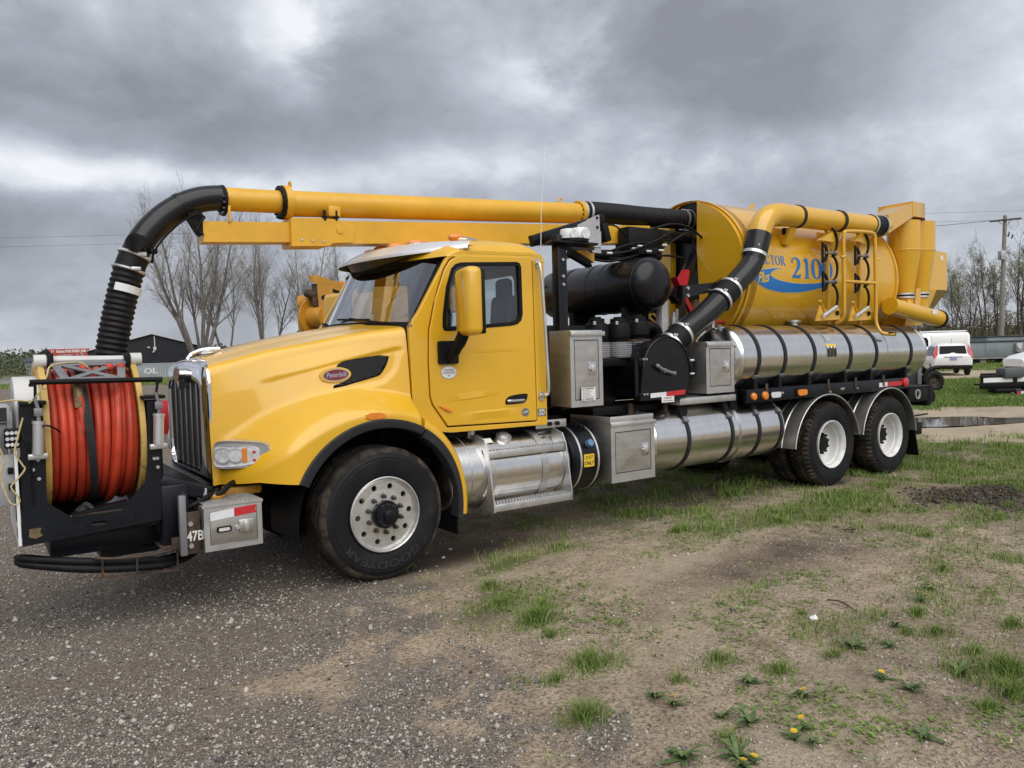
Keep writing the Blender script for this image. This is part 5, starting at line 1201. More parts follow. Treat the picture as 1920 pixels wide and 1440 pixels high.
part('tube_stay', MB().box2((-0.81, -0.11, hz(-0.8) + 0.08), (-0.79, -0.09, bz_(-0.8) - 0.05), 0.002), M['yellow3'], bb)
# front elbow and hanging suction hose
EL = [(-0.81, 0, 3.135), (-0.98, 0, 3.108), (-1.13, 0, 3.048), (-1.275, 0, 2.948), (-1.40, 0, 2.82), (-1.488, 0, 2.685), (-1.53, 0, 2.585)]
el = P('suction_elbow', MB().tube(catmull(EL, 8), 0.104, 36), M['duct'])
part('elbow_seam', MB().tube([(-1.135, 0, 3.05), (-1.165, 0, 3.03)], 0.1065, 36), M['duct'], el)
part('work_light', MB().cyl((-1.515, -0.10, 2.70), (-1.535, -0.155, 2.70), 0.075, 0.07, 20).box2((-1.50, -0.11, 2.60), (-1.44, -0.05, 2.66), 0.01).box2((-1.42, -0.09, 2.63), (-1.36, -0.03, 2.67), 0.01), M['blackm'], el)
mb = MB()
for k in range(6): mb.box2((-1.575 + k * 0.02, -0.165, 2.645), (-1.567 + k * 0.02, -0.15, 2.755))
part('light_guard', mb, M['blackm'], el)
part('boom_end_bracket', MB().prism([(-1.07, 3.02), (-1.005, 2.98), (-1.005, 2.80), (-1.035, 2.82), (-1.13, 2.98)], -0.07, 0.07, XZ), M['blackm'], el)
part('light_cable', MB().tube(catmull([(-1.40, -0.05, 2.56), (-1.39, -0.10, 2.64), (-1.31, -0.10, 2.76), (-1.18, -0.10, 2.89), (-1.07, -0.10, 2.955), (-1.0, -0.10, 2.945), (-1.03, -0.10, 2.90), (-1.06, -0.10, 2.83), (-1.01, -0.10, 2.80)], 6), 0.009, 6), M['blackm'], el)
HS = [(-1.515, 0, 2.62), (-1.555, 0, 2.52), (-1.585, 0, 2.42), (-1.625, 0, 2.27), (-1.665, 0, 2.10), (-1.70, 0, 1.93), (-1.72, 0, 1.80), (-1.73, 0, 1.60), (-1.735, 0, 1.35)]
hp_ = catmull(HS, 30); L = [0.0]
for a, b in zip(hp_, hp_[1:]): L.append(L[-1] + (b - a).length)
rad = [0.112 + (0.0055 * math.sin(2 * math.pi * l / 0.044) if l > 0.12 else 0) + 0.004 * math.sin(2 * math.pi * l / 0.052 * 2) * 0 for l in L]
sh_ = P('suction_hose', MB().tube(hp_, rad, 32), M['hose'], sharp=70)
for p0, r_, mt in ((0, 0.118, M['offwhite']), (34, 0.117, M['alu'])):
    c = hp_[p0 + 2]; d = (hp_[p0 + 6] - hp_[p0]).normalized()
    ring_ = MB(); uu = d.orthogonal().normalized(); vv = d.cross(uu)
    ring_.tube([c + (uu * math.cos(a) + vv * math.sin(a)) * r_ for a in np.linspace(0, 2 * math.pi, 33)[:-1]], 0.012, 8, True)
    part('hose_clamp', ring_, mt, sh_)
    part('clamp_buckle', MB().box(c + Vector((0.03, -r_ - 0.008, 0)), (0.07, 0.025, 0.03), 0.006), mt, sh_)
hb = [i for i, l in enumerate(L) if l > 0.285][0]; c = hp_[hb]; d = (hp_[hb + 3] - hp_[hb]).normalized()
mb = MB(); e1 = Vector((0, -1, 0)); e2 = d.cross(e1)
vs = []
for i in range(15):
    a = R(-75 + 115 * i / 14)
    for h in (-0.03, 0.03): vs.append(c + d * h + (e1 * math.cos(a) + e2 * math.sin(a)) * 0.1255)
mb.add(vs, [(2 * i, 2 * i + 1, 2 * i + 3, 2 * i + 2) for i in range(14)])
part('hose_label', mb, M['tapewhite'], sh_)
# rear rubber hose into the tank
RH = catmull([(3.08, 0, bz_(3.08) + 0.01), (3.3, 0, 3.352), (3.65, 0, 3.362), (4.05, 0, 3.365), (4.5, 0, 3.377), (4.92, 0, 3.39)], 40)
rh2 = P('boom_hose', MB().tube(RH, [0.118 + 0.004 * math.sin(i * 1.3) for i in range(len(RH))], 32), M['hose'], sharp=70)
for x in (3.12, 3.20, 4.80, 4.90): part('hose_clamp', band(x, 0, interp(x, [(3.1, 3.335), (3.3, 3.352), (4.9, 3.388)]), 0.121, 0.03, 0.008), M['alu2'], rh2)
P('tank_inlet', MB().prism([(-0.30, 2.4), (0.30, 2.4), (0.26, 3.50), (0.14, 3.60), (-0.14, 3.60), (-0.28, 3.50)], 4.93, 5.02, YZ), M['black'])
P('inlet_brace', MB().bar((4.9, -0.15, 2.95), (4.35, -0.22, 2.35), 0.10, 0.14, 0.01).bar((4.9, 0.05, 3.15), (4.0, 0.0, 3.10), 0.16, 0.08, 0.01).bar((4.92, -0.2, 3.14), (4.0, -0.2, 3.17), 0.04, 0.05, 0.005), M['black'])
# boom pivot with hydraulics
P('boom_pivot', MB().cyl((4.0, 0, 2.2), (4.0, 0, 2.85), 0.20, seg=24).box2((3.78, -0.17, 2.83), (4.25, 0.17, 3.06), 0.03), M['blackm'])
P('valve_block', MB().box2((3.55, -0.32, 2.90), (4.12, -0.13, 3.17), 0.02).box2((3.62, -0.40, 2.85), (3.95, -0.20, 2.93), 0.01), M['blackm'])
for k, (a, b, c, d) in enumerate((((3.1, -0.25, 2.86), (3.12, -0.3, 3.10), (3.35, -0.3, 3.16), (3.62, -0.25, 3.02)), ((3.3, -0.3, 2.88), (3.5, -0.4, 2.95), (3.8, -0.4, 2.99), (4.2, -0.35, 3.05)), ((3.2, -0.3, 2.82), (3.5, -0.42, 2.88), (3.9, -0.42, 3.02), (4.25, -0.35, 3.15)), ((4.1, -0.3, 2.95), (4.4, -0.35, 3.12), (4.62, -0.3, 3.14), (4.7, -0.25, 2.9)), ((3.3, -0.25, 2.80), (3.7, -0.35, 2.80), (4.1, -0.35, 2.86), (4.5, -0.3, 2.85)), ((3.0, -0.2, 2.80), (3.2, -0.35, 2.75), (3.5, -0.4, 2.81), (3.7, -0.35, 2.87)), ((3.9, -0.3, 3.15), (4.2, -0.35, 3.23), (4.5, -0.35, 3.22), (4.8, -0.3, 3.12)))):
    P('hydraulic_hose', MB().tube(catmull([a, b, c, d], 8), 0.014 if k else 0.010, 7), M['blackm'])
for x, y, z in ((3.22, -0.34, 2.84), (3.55, -0.40, 2.90), (3.62, -0.42, 2.93), (3.75, -0.42, 2.88), (3.95, -0.42, 2.90), (4.05, -0.38, 2.97)):
    P('hose_fitting', MB().cyl((x - 0.035, y, z), (x + 0.035, y - 0.01, z), 0.015, seg=6), M['alu2'])
P('lift_cylinder', MB().cyl((2.93, -0.16, 2.83), (3.55, -0.16, 2.86), 0.06, seg=16).cyl((3.55, -0.16, 2.86), (4.1, -0.16, 2.90), 0.03, seg=10), M['blackm'])
P('cylinder_pin', MB().cyl((2.93, -0.27, 2.84), (2.93, 0.1, 2.84), 0.03, seg=10), M['alu'])
# red bracket and black arm beside the tank front
P('red_bracket', MB().prism([(4.16, 2.60), (4.26, 2.57), (4.36, 2.70), (4.39, 2.68), (4.37, 2.58), (4.33, 2.44), (4.26, 2.44), (4.21, 2.52)], -0.46, -0.36, XZ).bar((4.28, -0.41, 2.45), (4.55, -0.45, 2.0), 0.06, 0.05), M['redpaint'])
P('tank_lock_arm', MB().prism([(3.72, 2.31), (3.72, 2.45), (4.30, 2.50), (4.45, 2.56), (4.62, 2.545), (4.66, 2.60), (4.78, 2.67), (4.98, 2.665), (4.80, 2.44), (4.40, 2.42)], -0.95, -0.87, XZ), M['black'])
for x, z in ((4.40, 2.495), (4.49, 2.50), (3.80, 2.34), (3.80, 2.42)): P('arm_bolt', bolt(MB(), (x, -0.95, z), 0.022, 0.014), M['alu'])
# ---- debris tank
DZ, DR = 2.66, 0.94
mb = MB(); mb.lathe([(0.0, 5.03), (0.94, 5.03), (0.94, 4.86), (0.955, 4.855), (0.955, 4.90), (0.94, 4.905), (0.94, 6.2), (0.94, 8.10), (0.96, 8.105), (0.96, 8.15), (0.94, 8.155), (0.88, 8.30), (0.6, 8.45), (0, 8.52)], (0, 0, DZ), 'x', 96)
dt = P('debris_tank', mb, M['yellow2'])
seg_ = [(DR * 0.992 * math.sin(R(a)), DZ + DR * 0.992 * math.cos(R(a))) for a in np.linspace(-163, -14, 40)]
fp = part('front_panel', MB().prism([(-0.235, DZ + 0.91)] + [(u, v) for u, v in reversed(seg_)] + [(-0.27, DZ - 0.90), (-0.245, DZ - 0.3), (-0.215, DZ + 0.3)], 4.80, 4.90, YZ), M['yellow2'], dt)
b_ = fp.modifiers.new('bevel', 'BEVEL'); b_.width = 0.012; b_.segments = 3; b_.limit_method = 'ANGLE'; b_.angle_limit = R(50)
fp2 = part('front_panel', MB().prism([(0.235, DZ + 0.91)] + [(-u, v) for u, v in reversed(seg_)] + [(0.27, DZ - 0.90), (0.245, DZ - 0.3), (0.215, DZ + 0.3)], 4.80, 4.90, YZ), M['yellow2'], dt)
for x in (6.10,): part('tank_fin', MB().bar((x, 0.0, 3.59), (x + 0.10, 0.0, 3.70), 0.05, 0.03), M['yellow2'], dt)
part('tank_fin', MB().box2((7.0, -0.02, 3.59), (7.04, 0.02, 3.66)), M['yellow2'], dt)
P('body_cradle', MB().box2((4.9, -0.5, 1.15), (8.4, 0.5, 1.80), 0.02), M['blackm'])
# lettering wrapped on the tank skin
def skin(u, v, off=0.003): a = (v - DZ) / DR; return (u, -(DR + off) * math.cos(a), DZ + (DR + off) * math.sin(a))
def glyph(mb, strokes, x0, z0, w_, h_, slant=0.0):
    for pts, ws in strokes:
        if len(pts) < 6:
            wl_ = list(ws) if hasattr(ws, '__len__') else [ws] * len(pts); q_ = []
            for i in range(len(pts) - 1): q_ += [(*(np.array(pts[i]) * (1 - k / 8) + np.array(pts[i + 1]) * k / 8), wl_[i] * (1 - k / 8) + wl_[i + 1] * k / 8) for k in range(8)]
            q_.append((*pts[-1], wl_[-1])); pts = [(a[0], a[1]) for a in q_]; ws = [a[2] for a in q_]
        vs, fs = ribbon2d([(p[0] * w_ , p[1] * h_) for p in pts], [q * w_ * 1.22 for q in ws] if hasattr(ws, '__len__') else ws * w_ * 1.22)
        mb.add([skin(x0 + u + slant * v, z0 + v) for u, v in vs], fs)
def ring_g(cx, cy, rx, ry, thin, thick, a0=0, a1=360, n=36):
    P_ = [(cx + rx * math.cos(R(a)), cy + ry * math.sin(R(a))) for a in np.linspace(a0, a1, n)]
    return (P_, [thin + (thick - thin) * abs(math.cos(R(a))) ** 1.5 for a in np.linspace(a0, a1, n)])
def hseg(x0, x1, y, t_): return ([(x0, y), (x1, y)], t_)
def vseg(x, y0, y1, t_): return ([(x, y0), (x, y1)], t_)
G = {
 '0': [ring_g(0.5, 0.5, 0.37, 0.47, 0.06, 0.26)],
 '1': [vseg(0.52, 0.03, 0.97, 0.27), hseg(0.24, 0.80, 0.025, 0.06), ([(0.22, 0.84), (0.34, 0.88), (0.46, 0.96)], [0.05, 0.10, 0.14])],
 '2': [([(0.14, 0.70), (0.17, 0.82), (0.28, 0.92), (0.45, 0.96), (0.62, 0.92), (0.74, 0.82), (0.76, 0.68), (0.70, 0.54), (0.55, 0.38), (0.36, 0.20), (0.22, 0.07)], [0.10, 0.10, 0.07, 0.06, 0.13, 0.22, 0.25, 0.22, 0.16, 0.11, 0.08]), hseg(0.12, 0.86, 0.07, 0.13), ([(0.80, 0.13), (0.88, 0.22)], [0.12, 0.03])],
 'C': [ring_g(0.5, 0.5, 0.38, 0.46, 0.05, 0.20, 50, 318), vseg(0.80, 0.70, 0.95, 0.05), vseg(0.80, 0.06, 0.26, 0.05)],
 'T': [vseg(0.5, 0.02, 0.95, 0.19), hseg(0.06, 0.94, 0.955, 0.06), vseg(0.08, 0.74, 0.96, 0.05), vseg(0.92, 0.74, 0.96, 0.05), hseg(0.30, 0.70, 0.02, 0.05)],
 'O': [ring_g(0.5, 0.5, 0.38, 0.46, 0.05, 0.20)],
 'R': [vseg(0.22, 0.02, 0.97, 0.19), hseg(0.06, 0.38, 0.02, 0.05), hseg(0.06, 0.5, 0.965, 0.05), ring_g(0.45, 0.735, 0.27, 0.225, 0.05, 0.17, -90, 90, 16), hseg(0.22, 0.48, 0.51, 0.05), ([(0.46, 0.50), (0.62, 0.28), (0.88, 0.02)], [0.10, 0.17, 0.17]), hseg(0.74, 1.0, 0.02, 0.05)],
 'A': [([(0.12, 0.02), (0.50, 0.98)], 0.07), ([(0.50, 0.98), (0.86, 0.02)], 0.19), hseg(0.28, 0.72, 0.34, 0.05), hseg(0.0, 0.26, 0.02, 0.05), hseg(0.68, 1.02, 0.02, 0.05)],
 'V': [([(0.12, 0.98), (0.50, 0.02)], 0.19), ([(0.50, 0.02), (0.86, 0.98)], 0.07), hseg(0.0, 0.3, 0.98, 0.05), hseg(0.7, 1.0, 0.98, 0.05)]}
mb = MB(); x = 4.975
for ch, w_ in (('V', 0.098), ('A', 0.098), ('C', 0.092), ('T', 0.085), ('O', 0.098), ('R', 0.098)):
    glyph(mb, G[ch], x, 2.742, w_, 0.118, 0.0); x += w_ + 0.006
x = 5.675
for ch, w_ in (('2', 0.225), ('1', 0.19), ('0', 0.225), ('0', 0.225)):
    glyph(mb, G[ch], x, 2.598, w_, 0.262, 0.0); x += w_ + 0.006
part('model_lettering', mb, M['blue'], dt)
# blue swoosh with a pale outline
def swoosh(mb, off, g):
    outer = [(5.52, 2.632 + g), (5.30, 2.618 + g), (5.10, 2.585 + g), (4.98 - g, 2.54), (4.94 - g, 2.47), (5.02, 2.385 - g), (5.22, 2.305 - g), (5.50, 2.262 - g), (5.85, 2.268 - g), (6.15, 2.315 - g), (6.42, 2.385 - g), (6.66 + g, 2.485)]
    inner = [(6.42, 2.452 + g), (6.05, 2.410 + g), (5.75, 2.408 + g), (5.50, 2.432 + g), (5.32, 2.475 + g), (5.26 + g, 2.525), (5.30, 2.575 - g), (5.40, 2.612 - g)]
    poly = [(u, 2.565 + (v - 2.45) * 0.80) for u, v in chaikin(outer + inner, 2)]
    tri = tessellate_polygon([[Vector((u, v, 0)) for u, v in poly]])
    vs, fs = slice2d(poly, [tuple(f) for f in tri], 1, list(np.arange(2.36, 2.76, 0.025)))
    mb.add([skin(u, v, off) for u, v in vs], fs); return mb
part('swoosh_outline', swoosh(MB(), 0.0022, 0.010), mat('pale_gold_vinyl', (0.62, 0.50, 0.25), 0.4), dt)
part('swoosh', swoosh(MB(), 0.0034, 0.0), M['blue'], dt)
mb = MB(); vs, fs = text2d('Plus', 0.18, 0.004, 0.3, 0.72); vs, fs = slice2d(vs, fs, 1, list(np.arange(-0.12, 0.13, 0.02))); mb.add([skin(5.13 + u, 2.582 + v + 0.12 * u, 0.0055) for u, v in vs], fs)
part('model_script', mb, M['labelyellow'], dt)
# ---- side duct from blower to tank-top pipe
DU = catmull([(3.22, -1.0, 1.62), (3.60, -1.0, 1.905), (3.96, -1.0, 2.10), (4.34, -1.0, 2.345), (4.62, -1.0, 2.545), (4.80, -1.0, 2.685), (4.865, -1.0, 2.77)], 10)
du = P('intake_duct', MB().tube(DU, 0.128, 36), M['duct'])
for c, d in (((3.46, -1.0, 1.81), (0.83, 0, 0.55)), ((3.63, -1.0, 1.92), (0.85, 0, 0.52)), ((4.27, -1.0, 2.297), (0.83, 0, 0.55)), ((4.45, -1.0, 2.425), (0.81, 0, 0.58)), ((4.885, -1.0, 2.83), (0.38, 0, 0.92))):
    c = V3(c); d = V3(d).normalized()
    part('duct_clamp', MB().cyl(c - d * 0.018, c + d * 0.018, 0.146, seg=36), M['alu2'], du)
    part('clamp_screw', MB().box(c + Vector((-0.03, -0.10, 0.10)), (0.06, 0.03, 0.03), 0.006), M['alu2'], du)
for a, b in (((3.43, -1.0, 1.79), (3.66, -1.0, 1.94)), ((4.24, -1.0, 2.277), (4.48, -1.0, 2.447))):
    part('duct_sleeve', MB().cyl(a, b, 0.139, seg=36), M['blackm'], du)
part('duct_boot', MB().tube([(4.86, -1.0, 2.76), (4.895, -1.0, 2.85), (4.935, -1.0, 2.96), (4.975, -1.0, 3.075)], [0.128, 0.140, 0.146, 0.146], 36), M['duct'], du)
def ztop(x): return 3.335 + 0.012 * (x - 5.5)
up_ = P('yellow_elbow', MB().tube(catmull([(4.955, -1.0, 3.02), (5.0, -1.0, 3.13), (5.09, -1.0, 3.245), (5.24, -1.0, 3.315), (5.42, -1.0, 3.335)], 3), 0.138, 36), M['yellow2'], sharp=14)
tp = P('transfer_pipe', MB().cyl((5.40, -1.0, ztop(5.4)), (7.35, -0.98, ztop(7.35)), 0.132, seg=40), M['yellow2'])
for x in (5.72, 6.60): part('pipe_strap', band(x, -0.995, ztop(x), 0.134, 0.05), M['strap'], tp)
part('rubber_sleeve', MB().cyl((7.35, -0.98, ztop(7.35)), (7.66, -0.97, ztop(7.66)), 0.140, seg=36), M['hose'], tp)
for x in (7.37, 7.62): part('hose_clamp', band(x, -0.98, ztop(x), 0.142, 0.03), M['alu2'], tp)
for x in (5.60, 6.55): P('pipe_bracket', MB().prism([(-1.02, ztop(x) - 0.14), (-0.90, ztop(x) - 0.15), (-0.60, 3.28), (-0.70, 3.20), (-0.9, 3.0), (-0.93, 3.0)], x - 0.03, x + 0.09, YZ), M['yellow2'])
P('bracket_bolts', MB().box2((5.55, -0.95, 3.12), (5.75, -0.90, 3.20), 0.01), M['blackm'])
# cyclones, header box, tail box, chute
P('cyclone_inlet', MB().add([(7.64, -1.10, 3.25), (7.64, -0.85, 3.25), (7.64, -0.85, 3.50), (7.64, -1.10, 3.50), (8.50, -1.0, 3.56), (8.50, -0.6, 3.56), (8.50, -0.6, 3.76), (8.50, -1.0, 3.76)], [(0, 1, 2, 3), (7, 6, 5, 4), (0, 4, 5, 1), (1, 5, 6, 2), (2, 6, 7, 3), (3, 7, 4, 0)]).cyl((7.62, -0.97, 3.365), (7.75, -0.97, 3.37), 0.135, seg=30), M['yellow2'])
P('cyclone_header', MB().prism([(8.45, -1.01), (8.80, -1.01), (8.98, -0.88), (8.98, -0.5), (8.45, -0.5)], 3.56, 3.77, XY), M['yellow2'])
for k, (x, y, zo) in enumerate(((8.55, -0.82, 0.0), (8.98, -0.82, 0.02))):
    cy = P('cyclone', MB().lathe([(0.0, 3.51), (0.225, 3.51), (0.225, 3.10), (0.23, 3.095), (0.23, 3.085), (0.224, 3.08), (0.135, 2.47), (0.125, 2.40), (0.12, 2.20), (0, 2.2)], (x, y, zo), 'z', 40), M['yellow2'])
    for z in (2.455, 2.405): part('cyclone_clamp', MB().lathe([(0.13, z), (0.145, z), (0.145, z + 0.025), (0.13, z + 0.025)], (x, y, zo), 'z', 32), M['alu2'], cy)
    part('clamp_sleeve', MB().lathe([(0.138, 2.42), (0.138, 2.46)], (x, y, zo), 'z', 32), M['blackm'], cy)
    part('neck_clamp', MB().cyl((x, y, 3.51 + zo), (x, y, 3.57 + zo), 0.09, seg=24), M['blackm'], cy)
P('cyclone_gusset', MB().prism([(8.66, 2.2), (8.84, 2.2), (8.84, 2.55), (8.72, 2.55)], -0.92, -0.84, XZ), M['yellow2'])
tb = P('tail_hopper', MB().add([(8.9, -0.80, 2.56), (9.56, -0.80, 2.56), (9.88, -0.80, 2.56), (9.88, -0.1, 2.56), (8.9, -0.1, 2.56), (9.18, -0.80, 3.13), (9.58, -0.80, 3.15), (9.88, -0.80, 3.14), (9.88, -0.1, 3.14), (8.9, -0.1, 3.13), (8.8, -0.70, 2.02), (9.3, -0.70, 2.02), (9.3, -0.2, 2.02), (8.8, -0.2, 2.02)],
   [(0, 1, 6, 5), (1, 2, 7, 6), (2, 3, 8, 7), (3, 4, 9, 8), (4, 0, 5, 9), (5, 6, 7, 8, 9), (0, 10, 11, 1), (1, 11, 12, 3, 2), (3, 12, 13, 4), (4, 13, 10, 0), (10, 13, 12, 11)]), M['yellow2'], sharp=10)
part('light_hole', MB().cyl((9.72, -0.805, 3.05), (9.72, -0.79, 3.05), 0.04, seg=16), M['label'], tb)
P('red_lever', MB().prism([(9.28, 3.13), (9.42, 3.13), (9.44, 3.30), (9.36, 3.27), (9.28, 3.30)], -0.7, -0.64, XZ), M['redpaint'])
ch = P('drain_chute', MB().tube([(7.80, -1.02, 2.275), (8.35, -1.06, 2.19), (8.92, -1.10, 2.105)], 0.118, 36).tube([(8.90, -1.10, 2.108), (8.99, -1.105, 2.095)], 0.122, 36), M['yellow2'])
part('chute_seal', MB().lathe([(0.118, 0), (0.132, 0), (0.132, 0.06), (0.11, 0.06)], (0, 0, 0), 'x', 32), M['blackm'], ch).matrix_local = Matrix.Translation((8.95, -1.103, 2.10)) @ Matrix.Rotation(R(8), 4, 'Y')
part('chute_label', MB().prism(rrect(8.60, 2.16, 8.74, 2.225, 0.004), -1.20, -1.203, XZ), M['label'], ch)
P('chute_stay', MB().bar((8.45, -1.0, 2.25), (8.5, -0.85, 2.45), 0.05, 0.04), M['yellow2'])
P('pry_bar', MB().tube([(9.0, -1.12, 2.05), (9.25, -1.2, 1.94)], 0.012, 6), M['rust'])
# ---- pipe racks and ladder frame on the tank side
def rack(x):
    pr = P('pipe_rack', MB().box2((x - 0.02, -1.02, 2.02), (x + 0.02, -0.97, 3.28), 0.005).box2((x - 0.16, -1.0, 2.08), (x + 0.02, -0.95, 2.22), 0.01), M['yellow2'])
    for z in (3.06, 2.72, 2.36):
        pts = [(x - 0.02 + 0.10 * math.cos(a) - 0.06, -1.10 - 0.0, z + 0.16 * math.sin(a)) for a in np.linspace(R(-80), R(80), 14)]
        part('pipe_hook', MB().tube([(p_[0], p_[1] - 0.02 * math.sin(i / 13 * math.pi), p_[2]) for i, p_ in enumerate(pts)], 0.016, 7), M['blackm'], pr)
    for z in (2.90, 2.545):
        part('clamp_plate', MB().prism([(x - 0.34, z + 0.13), (x - 0.24, z + 0.08), (x - 0.22, z + 0.03), (x - 0.22, z - 0.03), (x - 0.26, z - 0.10), (x - 0.34, z - 0.13)], -1.15, -1.13, XZ, [[(x - 0.315, z + 0.09), (x - 0.27, z + 0.06), (x - 0.255, z + 0.0), (x - 0.285, z - 0.07), (x - 0.315, z - 0.09)]]), M['blackm'], pr)
        part('clamp_screw', MB().cyl((x - 0.28, -1.14, z), (x - 0.04, -1.12, z + 0.01), 0.016, seg=8).cyl((x - 0.05, -1.12, z), (x - 0.02, -1.12, z + 0.01), 0.034, seg=10), M['grey'], pr)
    part('lift_spring', MB().cyl((x - 0.36, -1.16, 2.12), (x - 0.06, -1.15, 2.235), 0.026, seg=12), M['alu2'], pr)
    part('rack_foot', MB().prism([(x - 0.46, 2.06), (x + 0.05, 2.08), (x + 0.05, 2.22), (x - 0.05, 2.22), (x - 0.22, 2.12), (x - 0.36, 2.26), (x - 0.38, 2.25)], -1.13, -1.11, XZ), M['yellow2'], pr)
    part('rack_hook', MB().tube(catmull([(x - 0.30, -1.14, 2.18), (x - 0.36, -1.14, 2.28), (x - 0.42, -1.14, 2.30), (x - 0.36, -1.14, 2.31)], 4), 0.010, 6), M['yellow2'], pr)
    part('pivot', MB().cyl((x - 0.02, -1.11, 2.16), (x - 0.02, -1.15, 2.16), 0.03, seg=12), M['blackm'], pr)
rack(6.36); rack(7.08)
lad = P('rack_frame', MB().tube(catmull([(6.42, -1.06, 2.03), (6.46, -1.14, 2.10), (6.44, -1.17, 2.3), (6.44, -1.17, 3.08), (6.455, -1.17, 3.15), (6.53, -1.17, 3.19), (7.06, -1.17, 3.21), (7.15, -1.17, 3.17), (7.17, -1.17, 3.09), (7.18, -1.17, 2.3), (7.18, -1.17, 2.05), (7.19, -1.22, 1.92), (7.24, -1.27, 1.885), (7.38, -1.30, 1.88)], 6), 0.024, 12), M['yellow2'])
part('frame_rung', MB().cyl((6.44, -1.17, 2.56), (7.18, -1.17, 2.555), 0.022, seg=10), M['yellow2'], lad)
part('grip', MB().cyl((7.26, -1.275, 1.885), (7.40, -1.30, 1.88), 0.027, seg=10), M['blackm'], lad)
for x in (6.40, 7.20): part('frame_pin', MB().cyl((x - 0.02, -1.17, 2.86), (x + 0.05, -1.19, 2.87), 0.014, seg=8), M['yellow2'], lad)
P('frame_saddle', MB().prism([(6.05, 3.06), (6.36, 3.20), (6.42, 3.14), (6.40, 3.05)], -1.10, -1.04, XZ), M['yellow2'])
P('frame_saddle', MB().prism([(6.80, 3.10), (7.10, 3.24), (7.14, 3.16), (7.12, 3.08)], -1.10, -1.04, XZ), M['yellow2'])
# ================================================================== front bumper and hose reel (parts of the truck)
P('bumper_extension', MB().box2((-1.62, -0.95, 0.58), (-1.20, 0.95, 0.82), 0.03).bar((-1.60, -1.0, 0.96), (-1.30, -0.98, 0.83), 0.08, 0.10, 0.02).box2((-1.60, -1.05, 0.50), (-1.42, -0.75, 0.93), 0.02), M['navy'])
P('bumper_top', MB().box2((-1.60, -1.0, 0.84), (-1.24, 0.9, 0.875), 0.015), M['blackm'])
P('bumper_lamp', MB().box2((-1.36, -1.02, 0.80), (-1.29, -0.95, 0.875), 0.008), M['alu'])
P('bumper_hoses', MB().tube(catmull([(-1.30, -0.95, 0.79), (-1.2, -1.0, 0.82), (-1.1, -0.9, 0.86), (-0.95, -0.7, 0.88)], 6), 0.02, 8).tube(catmull([(-1.45, -1.02, 0.74), (-1.35, -1.05, 0.79), (-1.2, -0.95, 0.84)], 6), 0.018, 8), M['blackm'])
P('yellow_hitch', MB().box2((-1.12, -0.85, 0.76), (-0.85, -0.70, 0.83), 0.02).sphere((-1.22, -0.98, 0.80), (0.06, 0.04, 0.035), 10, 6).bar((-1.1, -0.8, 0.72), (-0.9, -0.82, 0.80), 0.05, 0.06, 0.01), M['crane'])
P('radiator_base', MB().box2((-1.15, -0.6, 0.6), (-0.8, 0.6, 0.9), 0.03), M['blackm'])
# step box on the left front corner
sbx = P('step_box', MB().box2((-1.365, -1.20, 0.462), (-0.972, -0.80, 0.765), 0.006), M['steelside'])
part('box_lid', MB().prism([(-1.375, -1.212), (-0.962, -1.212), (-0.962, -0.86), (-1.20, -0.80), (-1.30, -0.95)], 0.762, 0.782, XY), M['alu'], sbx)
mb = MB()
for i in range(14):
    for j in range(12):
        x = -1.35 + i * 0.028 + (0.014 if j % 2 else 0); y = -1.20 + j * 0.028
        if y < -0.86 and x < -0.98 and (x > -1.30 or y < -1.0): mb.box((x, y, 0.784), (0.020, 0.006, 0.006), 0.0, Matrix.Rotation(R(45 if j % 2 else -45), 3, 'Z'))
part('lid_tread', mb, M['alu'], sbx)
part('box_frame', MB().prism([(-1.365, 0.462), (-0.972, 0.462), (-0.972, 0.765), (-1.365, 0.765)], -1.212, -1.201, XZ, [[(-1.33, 0.495), (-1.005, 0.495), (-1.005, 0.735), (-1.33, 0.735)]]), M['alu'], sbx)
part('box_door', MB().box2((-1.325, -1.208, 0.50), (-1.01, -1.2015, 0.73), 0.003), M['steelside'], sbx)
part('white_tape', MB().prism([(-1.325, 0.672), (-1.165, 0.684), (-1.165, 0.742), (-1.325, 0.73)], -1.2125, -1.215, XZ), M['tapewhite'], sbx)
part('red_tape', MB().prism([(-1.165, 0.684), (-1.01, 0.694), (-1.02, 0.722), (-1.005, 0.75), (-1.165, 0.742)], -1.2125, -1.215, XZ), M['tapered'], sbx)
part('box_latch', MB().box2((-1.135, -1.222, 0.565), (-1.03, -1.209, 0.655), 0.008), M['steelside'], sbx)
part('latch_lock', MB().cyl((-1.085, -1.222, 0.61), (-1.085, -1.236, 0.61), 0.016, seg=12).cyl((-1.145, -1.21, 0.605), (-1.145, -1.225, 0.605), 0.014, seg=12).box2((-1.10, -1.232, 0.57), (-1.07, -1.224, 0.645), 0.004), M['alu2'], sbx)
part('side_lamp', MB().prism(rrect(-1.285, 0.585, -1.185, 0.625, 0.012), -1.209, -1.218, XZ), M['blackm'], sbx)
part('lamp_lens', MB().prism(rrect(-1.272, 0.594, -1.198, 0.616, 0.006), -1.217, -1.222, XZ), M['lens'], sbx)
P('corner_plate', MB().box2((-1.47, -1.16, 0.455), (-1.378, -1.145, 0.745), 0.004).box2((-1.47, -1.16, 0.455), (-1.455, -0.9, 0.745), 0.004), M['rust'])
P('corner_bar', MB().box2((-1.515, -1.185, 0.455), (-1.470, -1.14, 0.865), 0.006), M['grey'])
for z in (0.515, 0.665): P('corner_bolt', bolt(MB(), (-1.445, -1.16, z), 0.02, 0.02), M['alu'])
mb = MB(); letters(mb, '47B', 0.095, lambda u, v: (-1.415 + u, -1.1615, 0.575 + v), bold=0.002, sx=0.72); P('unit_number', mb, M['label'])
